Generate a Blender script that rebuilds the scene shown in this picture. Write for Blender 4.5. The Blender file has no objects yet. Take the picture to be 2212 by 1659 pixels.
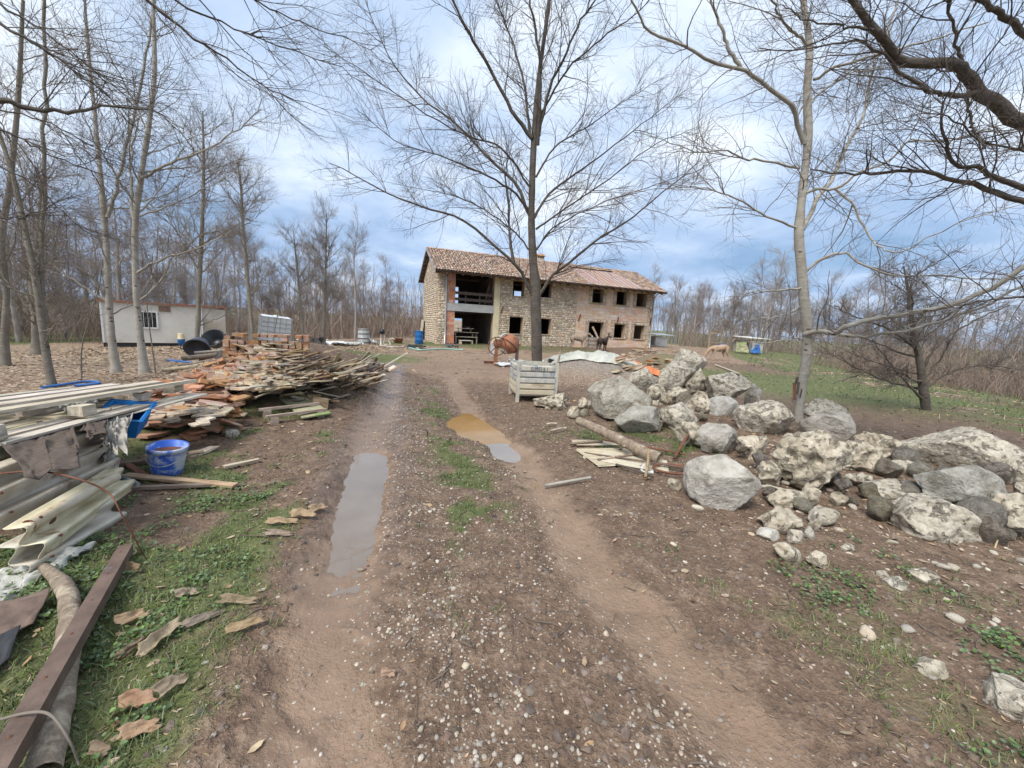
import bpy, math, random
import numpy as np
from mathutils import Vector, Matrix
R = math.radians
rng = np.random.default_rng(7)
random.seed(7)
sc = bpy.context.scene
col = sc.collection

# ------------------------------------------------------------------ camera
CAM_F, PITCH, ROLL, CAM_H = 840.55, 0.1435, 0.0524, 1.6      # focal length in pixels of a 2212 px wide frame
cam_d = bpy.data.cameras.new('camera')
cam_d.sensor_width = 36.0
cam_d.lens = CAM_F / 2212.0 * 36.0
cam_d.clip_start = 0.05
cam_d.clip_end = 3000.0
cam = bpy.data.objects.new('camera', cam_d)
col.objects.link(cam)
cam.matrix_world = (Matrix.Translation((0, 0, CAM_H)) @ Matrix.Rotation(math.pi / 2 - PITCH, 4, 'X')
                    @ Matrix.Rotation(ROLL, 4, 'Z'))
sc.camera = cam

# ------------------------------------------------------------------ sky, sun, exposure
SUN_EL, SUN_AZ = R(52), R(215)          # azimuth clockwise from +Y
world = bpy.data.worlds.new('World')
sc.world = world
world.use_nodes = True
wn, wl = world.node_tree.nodes, world.node_tree.links
for n in list(wn):
    wn.remove(n)


def N(tree, typ, **kw):
    n = tree.nodes.new(typ)
    for k, v in kw.items():
        if k.startswith('i_'):
            n.inputs[k[2:].replace('_', ' ')].default_value = v
        else:
            setattr(n, k, v)
    return n


def ramp(tree, stops, interp='LINEAR'):
    n = tree.nodes.new('ShaderNodeValToRGB')
    n.color_ramp.interpolation = interp
    el = n.color_ramp.elements
    while len(el) < len(stops):
        el.new(0.5)
    for e, (p, c) in zip(el, stops):
        e.position = p
        e.color = (*c, 1) if len(c) == 3 else c
    return n


def math_n(tree, op, a, b=None, clamp=False):
    n = tree.nodes.new('ShaderNodeMath')
    n.operation = op
    n.use_clamp = clamp
    for i, v in enumerate((a, b)):
        if v is None:
            continue
        if isinstance(v, (int, float)):
            n.inputs[i].default_value = v
        else:
            tree.links.new(v, n.inputs[i])
    return n.outputs[0]


def mixc(tree, fac, a, b, blend='MIX'):
    n = tree.nodes.new('ShaderNodeMix')
    n.data_type = 'RGBA'
    n.blend_type = blend
    for sock, v in ((n.inputs[0], fac), (n.inputs[6], a), (n.inputs[7], b)):
        if isinstance(v, (int, float)):
            sock.default_value = v
        elif isinstance(v, (tuple, list)):
            sock.default_value = (*v, 1)
        else:
            tree.links.new(v, sock)
    return n.outputs[2]


wt = world.node_tree
sky = N(wt, 'ShaderNodeTexSky', sky_type='NISHITA', sun_disc=False, sun_elevation=SUN_EL, sun_rotation=SUN_AZ,
        air_density=1.2, dust_density=1.5, ozone_density=1.5)
tc = N(wt, 'ShaderNodeTexCoord')
sep = N(wt, 'ShaderNodeSeparateXYZ')
wl.new(tc.outputs['Generated'], sep.inputs[0])
zz = math_n(wt, 'ADD', math_n(wt, 'MAXIMUM', sep.outputs[2], 0.0), 0.16)
cmb = N(wt, 'ShaderNodeCombineXYZ')
wl.new(math_n(wt, 'DIVIDE', sep.outputs[0], zz), cmb.inputs[0])
wl.new(math_n(wt, 'DIVIDE', sep.outputs[1], zz), cmb.inputs[1])
n1 = N(wt, 'ShaderNodeTexNoise', noise_dimensions='3D', i_Scale=0.62, i_Detail=6.0, i_Roughness=0.56, i_Distortion=0.25)
wl.new(cmb.outputs[0], n1.inputs['Vector'])
n2 = N(wt, 'ShaderNodeTexNoise', noise_dimensions='3D', i_Scale=2.1, i_Detail=3.0, i_Roughness=0.55)
wl.new(cmb.outputs[0], n2.inputs['Vector'])
# cloud deck: blue-grey undersides to white, brighter towards the zenith as under any overcast
cl = math_n(wt, 'ADD', math_n(wt, 'MULTIPLY', n1.outputs['Fac'], 0.78), math_n(wt, 'MULTIPLY', n2.outputs['Fac'], 0.22))
hz = ramp(wt, [(0.0, (0.0,) * 3), (0.10, (0.30,) * 3), (0.30, (0.75,) * 3), (0.6, (1.0,) * 3)])
wl.new(sep.outputs[2], hz.inputs[0])
cl2 = math_n(wt, 'ADD', cl, math_n(wt, 'MULTIPLY', math_n(wt, 'SUBTRACT', hz.outputs[0], 0.6), 0.14))
cr = ramp(wt, [(0.33, (1.9, 3.2, 5.3)), (0.44, (3.4, 4.65, 6.7)), (0.52, (4.9, 6.0, 7.75)), (0.585, (6.8, 7.6, 8.7)), (0.66, (8.9, 9.3, 9.7))])
wl.new(cl2, cr.inputs[0])
cover = ramp(wt, [(0.30, (0.72,) * 3), (0.45, (0.97,) * 3)])
wl.new(n1.outputs['Fac'], cover.inputs[0])
skycol = mixc(wt, cover.outputs[0], sky.outputs[0], cr.outputs[0])
bg = N(wt, 'ShaderNodeBackground', i_Strength=0.052)
wl.new(skycol, bg.inputs['Color'])
wo = N(wt, 'ShaderNodeOutputWorld')
wl.new(bg.outputs[0], wo.inputs['Surface'])

sun_d = bpy.data.lights.new('sun', 'SUN')
sun_d.energy = 1.5
sun_d.angle = R(24)
sun_d.color = (1.0, 0.965, 0.91)
sun = bpy.data.objects.new('sun', sun_d)
col.objects.link(sun)
sd = Vector((math.sin(SUN_AZ) * math.cos(SUN_EL), math.cos(SUN_AZ) * math.cos(SUN_EL), math.sin(SUN_EL)))
sun.rotation_euler = sd.to_track_quat('Z', 'Y').to_euler()
sc.view_settings.view_transform = 'Standard'
sc.view_settings.look = 'None'
sc.view_settings.exposure = 1.42
sc.view_settings.gamma = 1.0
sc.view_settings.use_curve_mapping = False
sc.cycles.max_bounces = 5
sc.cycles.use_adaptive_sampling = True
sc.cycles.adaptive_threshold = 0.025
sc.cycles.diffuse_bounces = 2
sc.cycles.glossy_bounces = 2


# ------------------------------------------------------------------ pixel rays (2212 x 1659 frame) used to measure places
def ray(px, py):
    X, Y = px - 1106.0, py - 829.5
    c, s = math.cos(ROLL), math.sin(ROLL)
    x, y = X * c + Y * s, -X * s + Y * c
    c, s = math.cos(PITCH), math.sin(PITCH)
    d = (x, CAM_F * c - y * s, -CAM_F * s - y * c)
    return (d[0] / d[1], 1.0, d[2] / d[1])


def D(px, py, Y):
    d = ray(px, py)
    return np.array((d[0] * Y, Y, CAM_H + d[2] * Y))


# ------------------------------------------------------------------ noise
def _h(ix, iy, iz, s):
    n = (ix.astype(np.int64) * 374761393 + iy.astype(np.int64) * 668265263 + iz.astype(np.int64) * 1274126177 + s * 974634541) & 0xFFFFFFFF
    n = ((n ^ (n >> 13)) * 1274126177) & 0xFFFFFFFF
    n = ((n ^ (n >> 16)) * 2246822519) & 0xFFFFFFFF
    return ((n ^ (n >> 15)) & 0xFFFFFF) / float(0xFFFFFF)


def vn3(x, y, z, s=0):
    ix, iy, iz = np.floor(x), np.floor(y), np.floor(z)
    fx, fy, fz = x - ix, y - iy, z - iz
    fx, fy, fz = (f * f * (3 - 2 * f) for f in (fx, fy, fz))
    r = 0
    for dx in (0, 1):
        wx = fx if dx else 1 - fx
        for dy in (0, 1):
            wy = fy if dy else 1 - fy
            for dz in (0, 1):
                wz = fz if dz else 1 - fz
                r = r + wx * wy * wz * _h(ix + dx, iy + dy, iz + dz, s)
    return r


def vn2(x, y, s=0):
    ix, iy = np.floor(x), np.floor(y)
    fx, fy = x - ix, y - iy
    fx, fy = fx * fx * (3 - 2 * fx), fy * fy * (3 - 2 * fy)
    o = np.zeros_like(ix)
    a = _h(ix, iy, o, s) * (1 - fx) + _h(ix + 1, iy, o, s) * fx
    b = _h(ix, iy + 1, o, s) * (1 - fx) + _h(ix + 1, iy + 1, o, s) * fx
    return a * (1 - fy) + b * fy


def fbm2(x, y, s=0, o=4, g=0.5):
    r, a, t = 0, 1.0, 0
    for i in range(o):
        r = r + a * vn2(x * 2 ** i + i * 17.3, y * 2 ** i + i * 9.1, s + i)
        t += a
        a *= g
    return r / t


def sstep(a, b, x):
    t = np.clip((x - a) / (b - a), 0, 1)
    return t * t * (3 - 2 * t)


# ------------------------------------------------------------------ objects and meshes
def link(o, parent=None):
    col.objects.link(o)
    if parent is not None:
        o.parent = parent
    return o


def tag(o, label=None, cat=None, group=None, kind=None):
    if label:
        o['label'] = label
    if cat:
        o['category'] = cat
    if group:
        o['group'] = group
    if kind:
        o['kind'] = kind
    return o


def thing(name, label, cat, loc=(0, 0, 0), rz=0.0, group=None, rot=None):
    o = bpy.data.objects.new(name, None)
    o.empty_display_size = 0.2
    o.location = tuple(float(v) for v in loc)
    o.rotation_euler = rot if rot else (0, 0, rz)
    link(o)
    return tag(o, label, cat, group)


def np_mesh(name, V, F, smooth=False, attrs=None):
    """V (n,3); F one array or a list of arrays of polygons with equal vertex counts"""
    me = bpy.data.meshes.new(name)
    V = np.asarray(V, np.float32)
    Fs = F if isinstance(F, list) else [F]
    Fs = [np.asarray(f, np.int32) for f in Fs if len(f)]
    me.vertices.add(len(V))
    me.vertices.foreach_set('co', V.ravel())
    idx = np.concatenate([f.ravel() for f in Fs])
    tot = np.concatenate([np.full(len(f), f.shape[1], np.int32) for f in Fs])
    start = np.concatenate([[0], np.cumsum(tot)[:-1]]).astype(np.int32)
    me.loops.add(len(idx))
    me.loops.foreach_set('vertex_index', idx)
    me.polygons.add(len(tot))
    me.polygons.foreach_set('loop_start', start)
    me.polygons.foreach_set('loop_total', tot)
    me.polygons.foreach_set('use_smooth', np.full(len(tot), bool(smooth)))
    for k, a in (attrs or {}).items():
        a = np.asarray(a, np.float32)
        if a.ndim == 1:
            me.attributes.new(k, 'FLOAT', 'POINT').data.foreach_set('value', a)
        else:
            me.attributes.new(k, 'FLOAT_COLOR', 'POINT').data.foreach_set('color', a.ravel())
    me.update(calc_edges=True)
    return me


def obj(name, me, mat=None, parent=None, loc=None, rot=None, scale=None):
    o = bpy.data.objects.new(name, me)
    if mat is not None and not me.materials:
        me.materials.append(mat)
    if loc is not None:
        o.location = tuple(float(v) for v in loc)
    if rot is not None:
        o.rotation_euler = rot
    if scale is not None:
        o.scale = scale
    return link(o, parent)


BOXF = np.array([(0, 3, 2, 1), (4, 5, 6, 7), (0, 1, 5, 4), (1, 2, 6, 5), (2, 3, 7, 6), (3, 0, 4, 7)])


class MB:
    """collects shapes, then makes one mesh"""

    def __init__(s):
        s.V, s.F, s.n = [], {}, 0

    def add(s, V, F):
        V = np.asarray(V, float)
        for f in (F if isinstance(F, list) else [F]):
            f = np.asarray(f)
            if len(f):
                s.F.setdefault(f.shape[1], []).append(f + s.n)
        s.V.append(V)
        s.n += len(V)
        return s

    def box(s, x0, x1, y0, y1, z0, z1, M=None, jit=0.0):
        V = np.array([(x0, y0, z0), (x1, y0, z0), (x1, y1, z0), (x0, y1, z0), (x0, y0, z1), (x1, y0, z1), (x1, y1, z1), (x0, y1, z1)], float)
        if jit:
            V = V + rng.normal(0, jit, V.shape)
        if M is not None:
            V = V @ np.array(M.to_3x3()).T + np.array(M.translation)
        return s.add(V, BOXF)

    def tube(s, pts, rad, sides=8, caps=True):
        pts = np.asarray(pts, float)
        rad = np.full(len(pts), rad) if np.isscalar(rad) else np.asarray(rad, float)
        V, F = tubes(pts[None], rad[None], sides)
        s.add(V, F)
        if caps:
            b = s.n - len(V)
            s.F.setdefault(sides, []).append(np.array([[b + i for i in range(sides)][::-1]]))
            e = s.n - sides
            s.F.setdefault(sides, []).append(np.array([[e + i for i in range(sides)]]))
        return s

    def lathe(s, prof, sides=24, M=None, close=False):
        prof = np.asarray(prof, float)
        a = np.linspace(0, 2 * np.pi, sides, endpoint=False)
        V = np.stack([prof[:, None, 0] * np.cos(a), prof[:, None, 0] * np.sin(a), np.repeat(prof[:, None, 1], sides, 1)], -1).reshape(-1, 3)
        if M is not None:
            V = V @ np.array(M.to_3x3()).T + np.array(M.translation)
        F = []
        for i in range(len(prof) - 1):
            for j in range(sides):
                k = (j + 1) % sides
                F.append((i * sides + j, i * sides + k, (i + 1) * sides + k, (i + 1) * sides + j))
        return s.add(V, np.array(F))

    def mesh(s, name, smooth=False, attrs=None):
        return np_mesh(name, np.concatenate(s.V), [np.concatenate(f) for f in s.F.values()], smooth, attrs)

    def build(s, name, mat, parent=None, smooth=False, **kw):
        return obj(name, s.mesh(name, smooth), mat, parent, **kw)


def tubes(P, Rd, S=4):
    """P (n,k,3), Rd (n,k): n tapered tubes of k rings with S sides"""
    n, k, _ = P.shape
    T = np.empty_like(P)
    T[:, 1:-1] = P[:, 2:] - P[:, :-2]
    T[:, 0] = P[:, 1] - P[:, 0]
    T[:, -1] = P[:, -1] - P[:, -2]
    T /= np.linalg.norm(T, axis=2, keepdims=True) + 1e-9
    mean = P[:, -1] - P[:, 0]
    mean /= np.linalg.norm(mean, axis=1, keepdims=True) + 1e-9
    ref = np.where(np.abs(mean[:, 2:3]) < 0.8, np.array([[0, 0, 1.0]]), np.array([[1.0, 0, 0]]))
    ref = np.repeat(ref[:, None, :], k, 1)
    A = np.cross(T, ref)
    A /= np.linalg.norm(A, axis=2, keepdims=True) + 1e-9
    B = np.cross(T, A)
    a = np.linspace(0, 2 * np.pi, S, endpoint=False)
    V = P[:, :, None, :] + Rd[:, :, None, None] * (np.cos(a)[None, None, :, None] * A[:, :, None, :] + np.sin(a)[None, None, :, None] * B[:, :, None, :])
    base = np.arange(n)[:, None, None] * (k * S) + np.arange(k - 1)[None, :, None] * S
    j = np.arange(S)[None, None, :]
    j2 = (j + 1) % S
    F = np.stack([base + j2, base + j, base + S + j, base + S + j2], -1).reshape(-1, 4)
    return V.reshape(-1, 3), F


def catmull(pts, n):
    p = np.asarray(pts, float)
    p = np.concatenate([[2 * p[0] - p[1]], p, [2 * p[-1] - p[-2]]])
    t = np.linspace(0, len(p) - 3 - 1e-6, n)
    i = t.astype(int)
    f = (t - i)[:, None]
    a, b, c, d = p[i], p[i + 1], p[i + 2], p[i + 3]
    return 0.5 * (2 * b + (c - a) * f + (2 * a - 5 * b + 4 * c - d) * f ** 2 + (3 * b - a - 3 * c + d) * f ** 3)


def scatter(name, tv, tf, pos, rot, scl, mat, rnd=None, smooth=False):
    """one mesh of many copies of a template; rot (n,3,3), scl (n,) or (n,3)"""
    n = len(pos)
    scl = np.asarray(scl)
    scl = scl[:, None] if scl.ndim == 1 else scl
    V = np.einsum('nij,nvj->nvi', rot, tv[None] * scl[:, None, :]) + pos[:, None, :]
    F = (tf[None] + (np.arange(n) * len(tv))[:, None, None]).reshape(-1, tf.shape[1])
    r = rng.random(n) if rnd is None else rnd
    return np_mesh(name, V.reshape(-1, 3), F, smooth, {'rnd': np.repeat(r, len(tv))})


def rotz(a):
    c, s, o, l = np.cos(a), np.sin(a), np.zeros_like(a), np.ones_like(a)
    return np.stack([np.stack([c, -s, o], -1), np.stack([s, c, o], -1), np.stack([o, o, l], -1)], -2)


def rotx(a):
    c, s, o, l = np.cos(a), np.sin(a), np.zeros_like(a), np.ones_like(a)
    return np.stack([np.stack([l, o, o], -1), np.stack([o, c, -s], -1), np.stack([o, s, c], -1)], -2)


# ------------------------------------------------------------------ materials
def new_mat(name):
    m = bpy.data.materials.new(name)
    m.use_nodes = True
    t = m.node_tree
    b = t.nodes['Principled BSDF']
    return m, t, b


def mat(name, a, b, scale=8.0, rough=0.85, bump=0.3, c=None, cpos=0.62, detail=6.0, vary=0.0, metal=0.0, stretch=(1, 1, 1), coord='Object', attr=False, spec=0.4, bdist=0.02, csoft=0.06):
    """two-tone procedural material, an optional third tone in patches, tint varying from piece to piece"""
    m, t, bs = new_mat(name)
    tcn = N(t, 'ShaderNodeTexCoord')
    mp = N(t, 'ShaderNodeMapping')
    mp.inputs['Scale'].default_value = stretch
    t.links.new(tcn.outputs[coord], mp.inputs[0])
    vec = mp.outputs[0]
    oi = N(t, 'ShaderNodeObjectInfo')
    if attr:
        at = N(t, 'ShaderNodeAttribute', attribute_name='rnd')
        rnd = at.outputs['Fac']
    else:
        rnd = oi.outputs['Random']
    off = N(t, 'ShaderNodeVectorMath', operation='ADD')
    t.links.new(vec, off.inputs[0])
    cb = N(t, 'ShaderNodeCombineXYZ')
    t.links.new(math_n(t, 'MULTIPLY', rnd, 37.0), cb.inputs[0])
    t.links.new(math_n(t, 'MULTIPLY', rnd, 91.0), cb.inputs[1])
    t.links.new(cb.outputs[0], off.inputs[1])
    nz = N(t, 'ShaderNodeTexNoise', i_Scale=scale, i_Detail=detail, i_Roughness=0.62)
    t.links.new(off.outputs[0], nz.inputs['Vector'])
    rp = ramp(t, [(0.32, a), (0.68, b)])
    t.links.new(nz.outputs['Fac'], rp.inputs[0])
    colr = rp.outputs[0]
    if c is not None:
        nz2 = N(t, 'ShaderNodeTexNoise', i_Scale=scale * 0.45, i_Detail=8.0, i_Roughness=0.68)
        o2 = N(t, 'ShaderNodeVectorMath', operation='ADD')
        t.links.new(off.outputs[0], o2.inputs[0])
        o2.inputs[1].default_value = (13.7, 5.1, 8.8)
        t.links.new(o2.outputs[0], nz2.inputs['Vector'])
        mk = ramp(t, [(cpos - csoft, (0,) * 3), (cpos + csoft, (1,) * 3)])
        t.links.new(nz2.outputs['Fac'], mk.inputs[0])
        colr = mixc(t, mk.outputs[0], colr, c)
    if vary:
        hs = N(t, 'ShaderNodeHueSaturation')
        t.links.new(math_n(t, 'ADD', math_n(t, 'MULTIPLY', rnd, 2 * vary), 1 - vary), hs.inputs['Value'])
        fr = math_n(t, 'FRACT', math_n(t, 'MULTIPLY', rnd, 7.31))
        t.links.new(math_n(t, 'ADD', math_n(t, 'MULTIPLY', fr, 0.5), 0.7), hs.inputs['Saturation'])
        fr2 = math_n(t, 'FRACT', math_n(t, 'MULTIPLY', rnd, 23.7))
        t.links.new(math_n(t, 'ADD', math_n(t, 'MULTIPLY', fr2, 0.03), 0.485), hs.inputs['Hue'])
        t.links.new(colr, hs.inputs['Color'])
        colr = hs.outputs[0]
    t.links.new(colr, bs.inputs['Base Color'])
    bs.inputs['Roughness'].default_value = rough
    bs.inputs['Metallic'].default_value = metal
    bs.inputs['Specular IOR Level'].default_value = spec
    if bump:
        nz3 = N(t, 'ShaderNodeTexNoise', i_Scale=scale * 3.2, i_Detail=5.0, i_Roughness=0.65)
        t.links.new(off.outputs[0], nz3.inputs['Vector'])
        bp = N(t, 'ShaderNodeBump', i_Strength=bump, i_Distance=bdist)
        t.links.new(math_n(t, 'ADD', nz3.outputs['Fac'], math_n(t, 'MULTIPLY', nz.outputs['Fac'], 1.2)), bp.inputs['Height'])
        t.links.new(bp.outputs[0], bs.inputs['Normal'])
    return m


M = {}
M['wood'] = mat('weathered wood', (0.24, 0.155, 0.092), (0.46, 0.34, 0.225), 5, 0.9, 0.35, c=(0.10, 0.075, 0.055), cpos=0.63, vary=0.35, stretch=(1, 7, 7))
M['pale_wood'] = mat('bleached board', (0.34, 0.28, 0.20), (0.56, 0.49, 0.38), 5, 0.9, 0.3, c=(0.20, 0.15, 0.10), cpos=0.64, vary=0.3, stretch=(1, 7, 7))
M['grey_wood'] = mat('grey pallet wood', (0.36, 0.295, 0.205), (0.63, 0.55, 0.43), 4, 0.92, 0.4, c=(0.14, 0.12, 0.095), cpos=0.62, vary=0.15, stretch=(1, 9, 9))
M['dark_wood'] = mat('dark beam wood', (0.055, 0.042, 0.033), (0.115, 0.085, 0.065), 6, 0.8, 0.35, vary=0.2, stretch=(1, 8, 8))
M['brown_wood'] = mat('brown soffit wood', (0.12, 0.075, 0.045), (0.22, 0.15, 0.10), 6, 0.8, 0.25, vary=0.2)
M['clay'] = mat('old clay', (0.31, 0.15, 0.082), (0.49, 0.28, 0.165), 7, 0.9, 0.35, c=(0.45, 0.36, 0.25), cpos=0.60, vary=0.28)
M['slab'] = mat('old roof stone', (0.36, 0.28, 0.19), (0.56, 0.46, 0.33), 6, 0.9, 0.35, c=(0.30, 0.15, 0.08), cpos=0.62, vary=0.28)
M['block'] = mat('pale clay block', (0.57, 0.36, 0.245), (0.65, 0.45, 0.325), 2.5, 0.9, 0.25, c=(0.66, 0.52, 0.39), cpos=0.52, vary=0.07)
M['hollow'] = mat('red hollow block', (0.44, 0.20, 0.125), (0.56, 0.30, 0.205), 3, 0.88, 0.2, c=(0.62, 0.44, 0.34), cpos=0.66, vary=0.16)
M['mortar'] = mat('lime mortar', (0.36, 0.26, 0.175), (0.50, 0.375, 0.265), 2.5, 0.95, 0.5, c=(0.25, 0.18, 0.125), cpos=0.62, bdist=0.05)
M['wallstone'] = mat('wall stone', (0.40, 0.315, 0.22), (0.68, 0.575, 0.445), 2.2, 0.9, 0.4, c=(0.20, 0.16, 0.12), cpos=0.66, vary=0.32, attr=True)
M['wallstone_o'] = mat('wall stone single', (0.40, 0.315, 0.22), (0.68, 0.575, 0.445), 2.2, 0.9, 0.4, c=(0.20, 0.16, 0.12), cpos=0.66, vary=0.32)
M['tile'] = mat('roof tile clay', (0.21, 0.13, 0.092), (0.41, 0.29, 0.215), 4, 0.9, 0.3, c=(0.50, 0.42, 0.33), cpos=0.60, vary=0.34, attr=True)
M['red_metal'] = mat('faded red sheet', (0.33, 0.22, 0.18), (0.40, 0.28, 0.235), 1.5, 0.55, 0.05, vary=0.05)
M['concrete'] = mat('grey concrete', (0.35, 0.345, 0.33), (0.45, 0.44, 0.42), 2, 0.85, 0.15)
M['foam'] = mat('yellowed insulation', (0.60, 0.50, 0.31), (0.72, 0.62, 0.42), 2.5, 0.9, 0.3, c=(0.42, 0.31, 0.17), cpos=0.63)
M['gutter'] = mat('dark copper gutter', (0.055, 0.038, 0.032), (0.10, 0.065, 0.05), 4, 0.45, 0.05, metal=0.4)
M['zinc'] = mat('grey zinc pipe', (0.40, 0.41, 0.42), (0.52, 0.53, 0.54), 3, 0.45, 0.05, metal=0.5)
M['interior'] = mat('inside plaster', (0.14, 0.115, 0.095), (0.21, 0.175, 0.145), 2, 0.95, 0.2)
M['greystone'] = mat('grey boulder', (0.29, 0.26, 0.205), (0.50, 0.46, 0.385), 6.5, 0.9, 0.95, c=(0.20, 0.165, 0.115), cpos=0.575, vary=0.10, bdist=0.05, detail=10.0)
M['whitestone'] = mat('white boulder', (0.38, 0.35, 0.29), (0.62, 0.585, 0.52), 7.5, 0.9, 0.9, c=(0.27, 0.24, 0.19), cpos=0.585, vary=0.06, bdist=0.04, detail=10.0)
M['soil_metal'] = mat('rusty metal', (0.10, 0.068, 0.052), (0.19, 0.13, 0.10), 7, 0.7, 0.3, c=(0.27, 0.24, 0.225), cpos=0.66, metal=0.15)
M['white_rust'] = mat('rusting white paint', (0.47, 0.39, 0.255), (0.68, 0.61, 0.48), 5, 0.6, 0.2, c=(0.23, 0.12, 0.06), cpos=0.625, csoft=0.045, vary=0.12, detail=9.0)
M['rust'] = mat('rust', (0.115, 0.045, 0.028), (0.22, 0.09, 0.05), 9, 0.85, 0.4)
M['orange'] = mat('orange machine paint', (0.36, 0.14, 0.07), (0.46, 0.20, 0.11), 6, 0.7, 0.2, c=(0.19, 0.09, 0.055), cpos=0.56)
M['blue'] = mat('blue plastic', (0.012, 0.10, 0.32), (0.025, 0.15, 0.40), 3, 0.42, 0.03)
M['bucket_blue'] = mat('blue bucket with plaster stains', (0.02, 0.09, 0.46), (0.05, 0.15, 0.54), 9, 0.4, 0.05, c=(0.46, 0.50, 0.58), cpos=0.525, csoft=0.05)
M['light_blue'] = mat('bright blue plastic', (0.01, 0.17, 0.50), (0.03, 0.23, 0.58), 4, 0.4, 0.03)
M['black_plastic'] = mat('black plastic', (0.010, 0.011, 0.013), (0.022, 0.024, 0.027), 3, 0.35, 0.03)
M['grey_plastic'] = mat('slate grey plastic', (0.05, 0.055, 0.065), (0.085, 0.09, 0.105), 3, 0.4, 0.03)
M['white_plastic'] = mat('milky plastic', (0.58, 0.60, 0.60), (0.72, 0.74, 0.74), 3, 0.45, 0.05)
M['cream'] = mat('cream wall panel', (0.56, 0.54, 0.48), (0.64, 0.62, 0.56), 1.2, 0.75, 0.05, c=(0.44, 0.40, 0.32), cpos=0.64)
M['white_paint'] = mat('white paint', (0.62, 0.62, 0.60), (0.74, 0.74, 0.72), 4, 0.6, 0.05)
M['redbrown'] = mat('red brown roof edge', (0.26, 0.10, 0.06), (0.34, 0.16, 0.10), 4, 0.7, 0.1)
M['steel'] = mat('galvanised steel', (0.28, 0.29, 0.30), (0.42, 0.43, 0.44), 6, 0.5, 0.05, metal=0.5)
M['crate'] = mat('crate paint', (0.42, 0.39, 0.315), (0.58, 0.55, 0.47), 6, 0.7, 0.15, c=(0.20, 0.23, 0.27), cpos=0.565, csoft=0.07, vary=0.03, stretch=(1.6, 1.6, 0.6))
M['crate_mud'] = mat('crate paint splashed with mud', (0.50, 0.42, 0.29), (0.60, 0.53, 0.40), 5, 0.75, 0.15, c=(0.36, 0.28, 0.19), cpos=0.60)
M['ink'] = mat('dark stencil ink', (0.03, 0.035, 0.05), (0.07, 0.075, 0.09), 20, 0.8, 0.0)
M['tarp'] = mat('pale tarpaulin', (0.46, 0.45, 0.37), (0.60, 0.585, 0.51), 3, 0.6, 0.15, c=(0.36, 0.33, 0.27), cpos=0.64)
M['orange_tarp'] = mat('orange tarpaulin', (0.60, 0.17, 0.055), (0.68, 0.24, 0.10), 3, 0.55, 0.1)
M['felt'] = mat('brown felt', (0.085, 0.066, 0.054), (0.14, 0.112, 0.094), 30, 1.0, 0.3, spec=0.05)
M['fleece'] = mat('grey white fleece', (0.30, 0.275, 0.235), (0.46, 0.43, 0.38), 12, 1.0, 0.5, c=(0.24, 0.21, 0.175), cpos=0.60, spec=0.05)
M['film'] = mat('dirty plastic film', (0.40, 0.395, 0.35), (0.56, 0.55, 0.50), 6, 0.4, 0.2, c=(0.33, 0.31, 0.26), cpos=0.6)
M['dark_sheet'] = mat('dark brown sheet', (0.045, 0.038, 0.034), (0.095, 0.08, 0.07), 5, 0.8, 0.3)
M['black_sheet'] = mat('black rubber sheet', (0.018, 0.019, 0.021), (0.04, 0.042, 0.045), 6, 0.55, 0.15)
M['bark_log'] = mat('peeling log', (0.17, 0.125, 0.09), (0.33, 0.26, 0.19), 7, 0.92, 0.6, c=(0.44, 0.37, 0.27), cpos=0.58, stretch=(3, 3, 1))
M['dry_leaf'] = mat('dry leaves', (0.25, 0.165, 0.10), (0.42, 0.31, 0.20), 20, 0.8, 0.1, vary=0.45, attr=True)
M['bark_piece'] = mat('pale bark strip', (0.20, 0.135, 0.085), (0.38, 0.28, 0.19), 22, 0.85, 0.4, c=(0.22, 0.15, 0.09), vary=0.25)
M['pebble'] = mat('pebbles', (0.24, 0.195, 0.15), (0.44, 0.385, 0.32), 30, 0.75, 0.1, vary=0.45, attr=True)
M['loose_stone'] = mat('loose limestone', (0.42, 0.35, 0.26), (0.62, 0.55, 0.44), 14, 0.85, 0.5, c=(0.30, 0.23, 0.16), vary=0.25)
M['grass'] = mat('grass blades', (0.08, 0.115, 0.03), (0.155, 0.185, 0.06), 3, 0.55, 0.0, vary=0.5, attr=True)
M['clover'] = mat('ground leaves', (0.065, 0.115, 0.033), (0.125, 0.185, 0.06), 8, 0.5, 0.1, vary=0.45, attr=True)
M['dead_grass'] = mat('dead grass', (0.27, 0.205, 0.12), (0.40, 0.32, 0.20), 5, 0.8, 0.0, vary=0.4, attr=True)
M['twig'] = mat('twig bark', (0.115, 0.085, 0.066), (0.185, 0.145, 0.115), 12, 0.85, 0.0)
M['cherry_twig'] = mat('dark twigs', (0.075, 0.058, 0.048), (0.125, 0.10, 0.084), 5, 0.8, 0.0)
M['pale_twig'] = mat('grey tan twigs', (0.15, 0.122, 0.098), (0.235, 0.195, 0.16), 5, 0.8, 0.0)
M['far_bark'] = mat('far bark', (0.21, 0.185, 0.165), (0.34, 0.31, 0.28), 2, 0.9, 0.0, vary=0.2)  # paled so the colour itself stands in for distance haze
M['far_twig'] = mat('far twigs', (0.23, 0.185, 0.165), (0.32, 0.27, 0.245), 1, 0.9, 0.0, vary=0.2)  # haze of the far wood is put into this lighter twig colour
M['bramble'] = mat('bramble stems', (0.18, 0.125, 0.095), (0.29, 0.22, 0.17), 2, 0.9, 0.0, vary=0.4, attr=True)
M['wire'] = mat('thin dark wire', (0.05, 0.05, 0.05), (0.09, 0.09, 0.09), 5, 0.6, 0.0)
M['hose_blue'] = mat('blue hose', (0.03, 0.13, 0.40), (0.06, 0.20, 0.50), 5, 0.4, 0.0)
M['hose_green'] = mat('pale green hose', (0.22, 0.40, 0.33), (0.32, 0.50, 0.43), 5, 0.5, 0.0)
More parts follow.
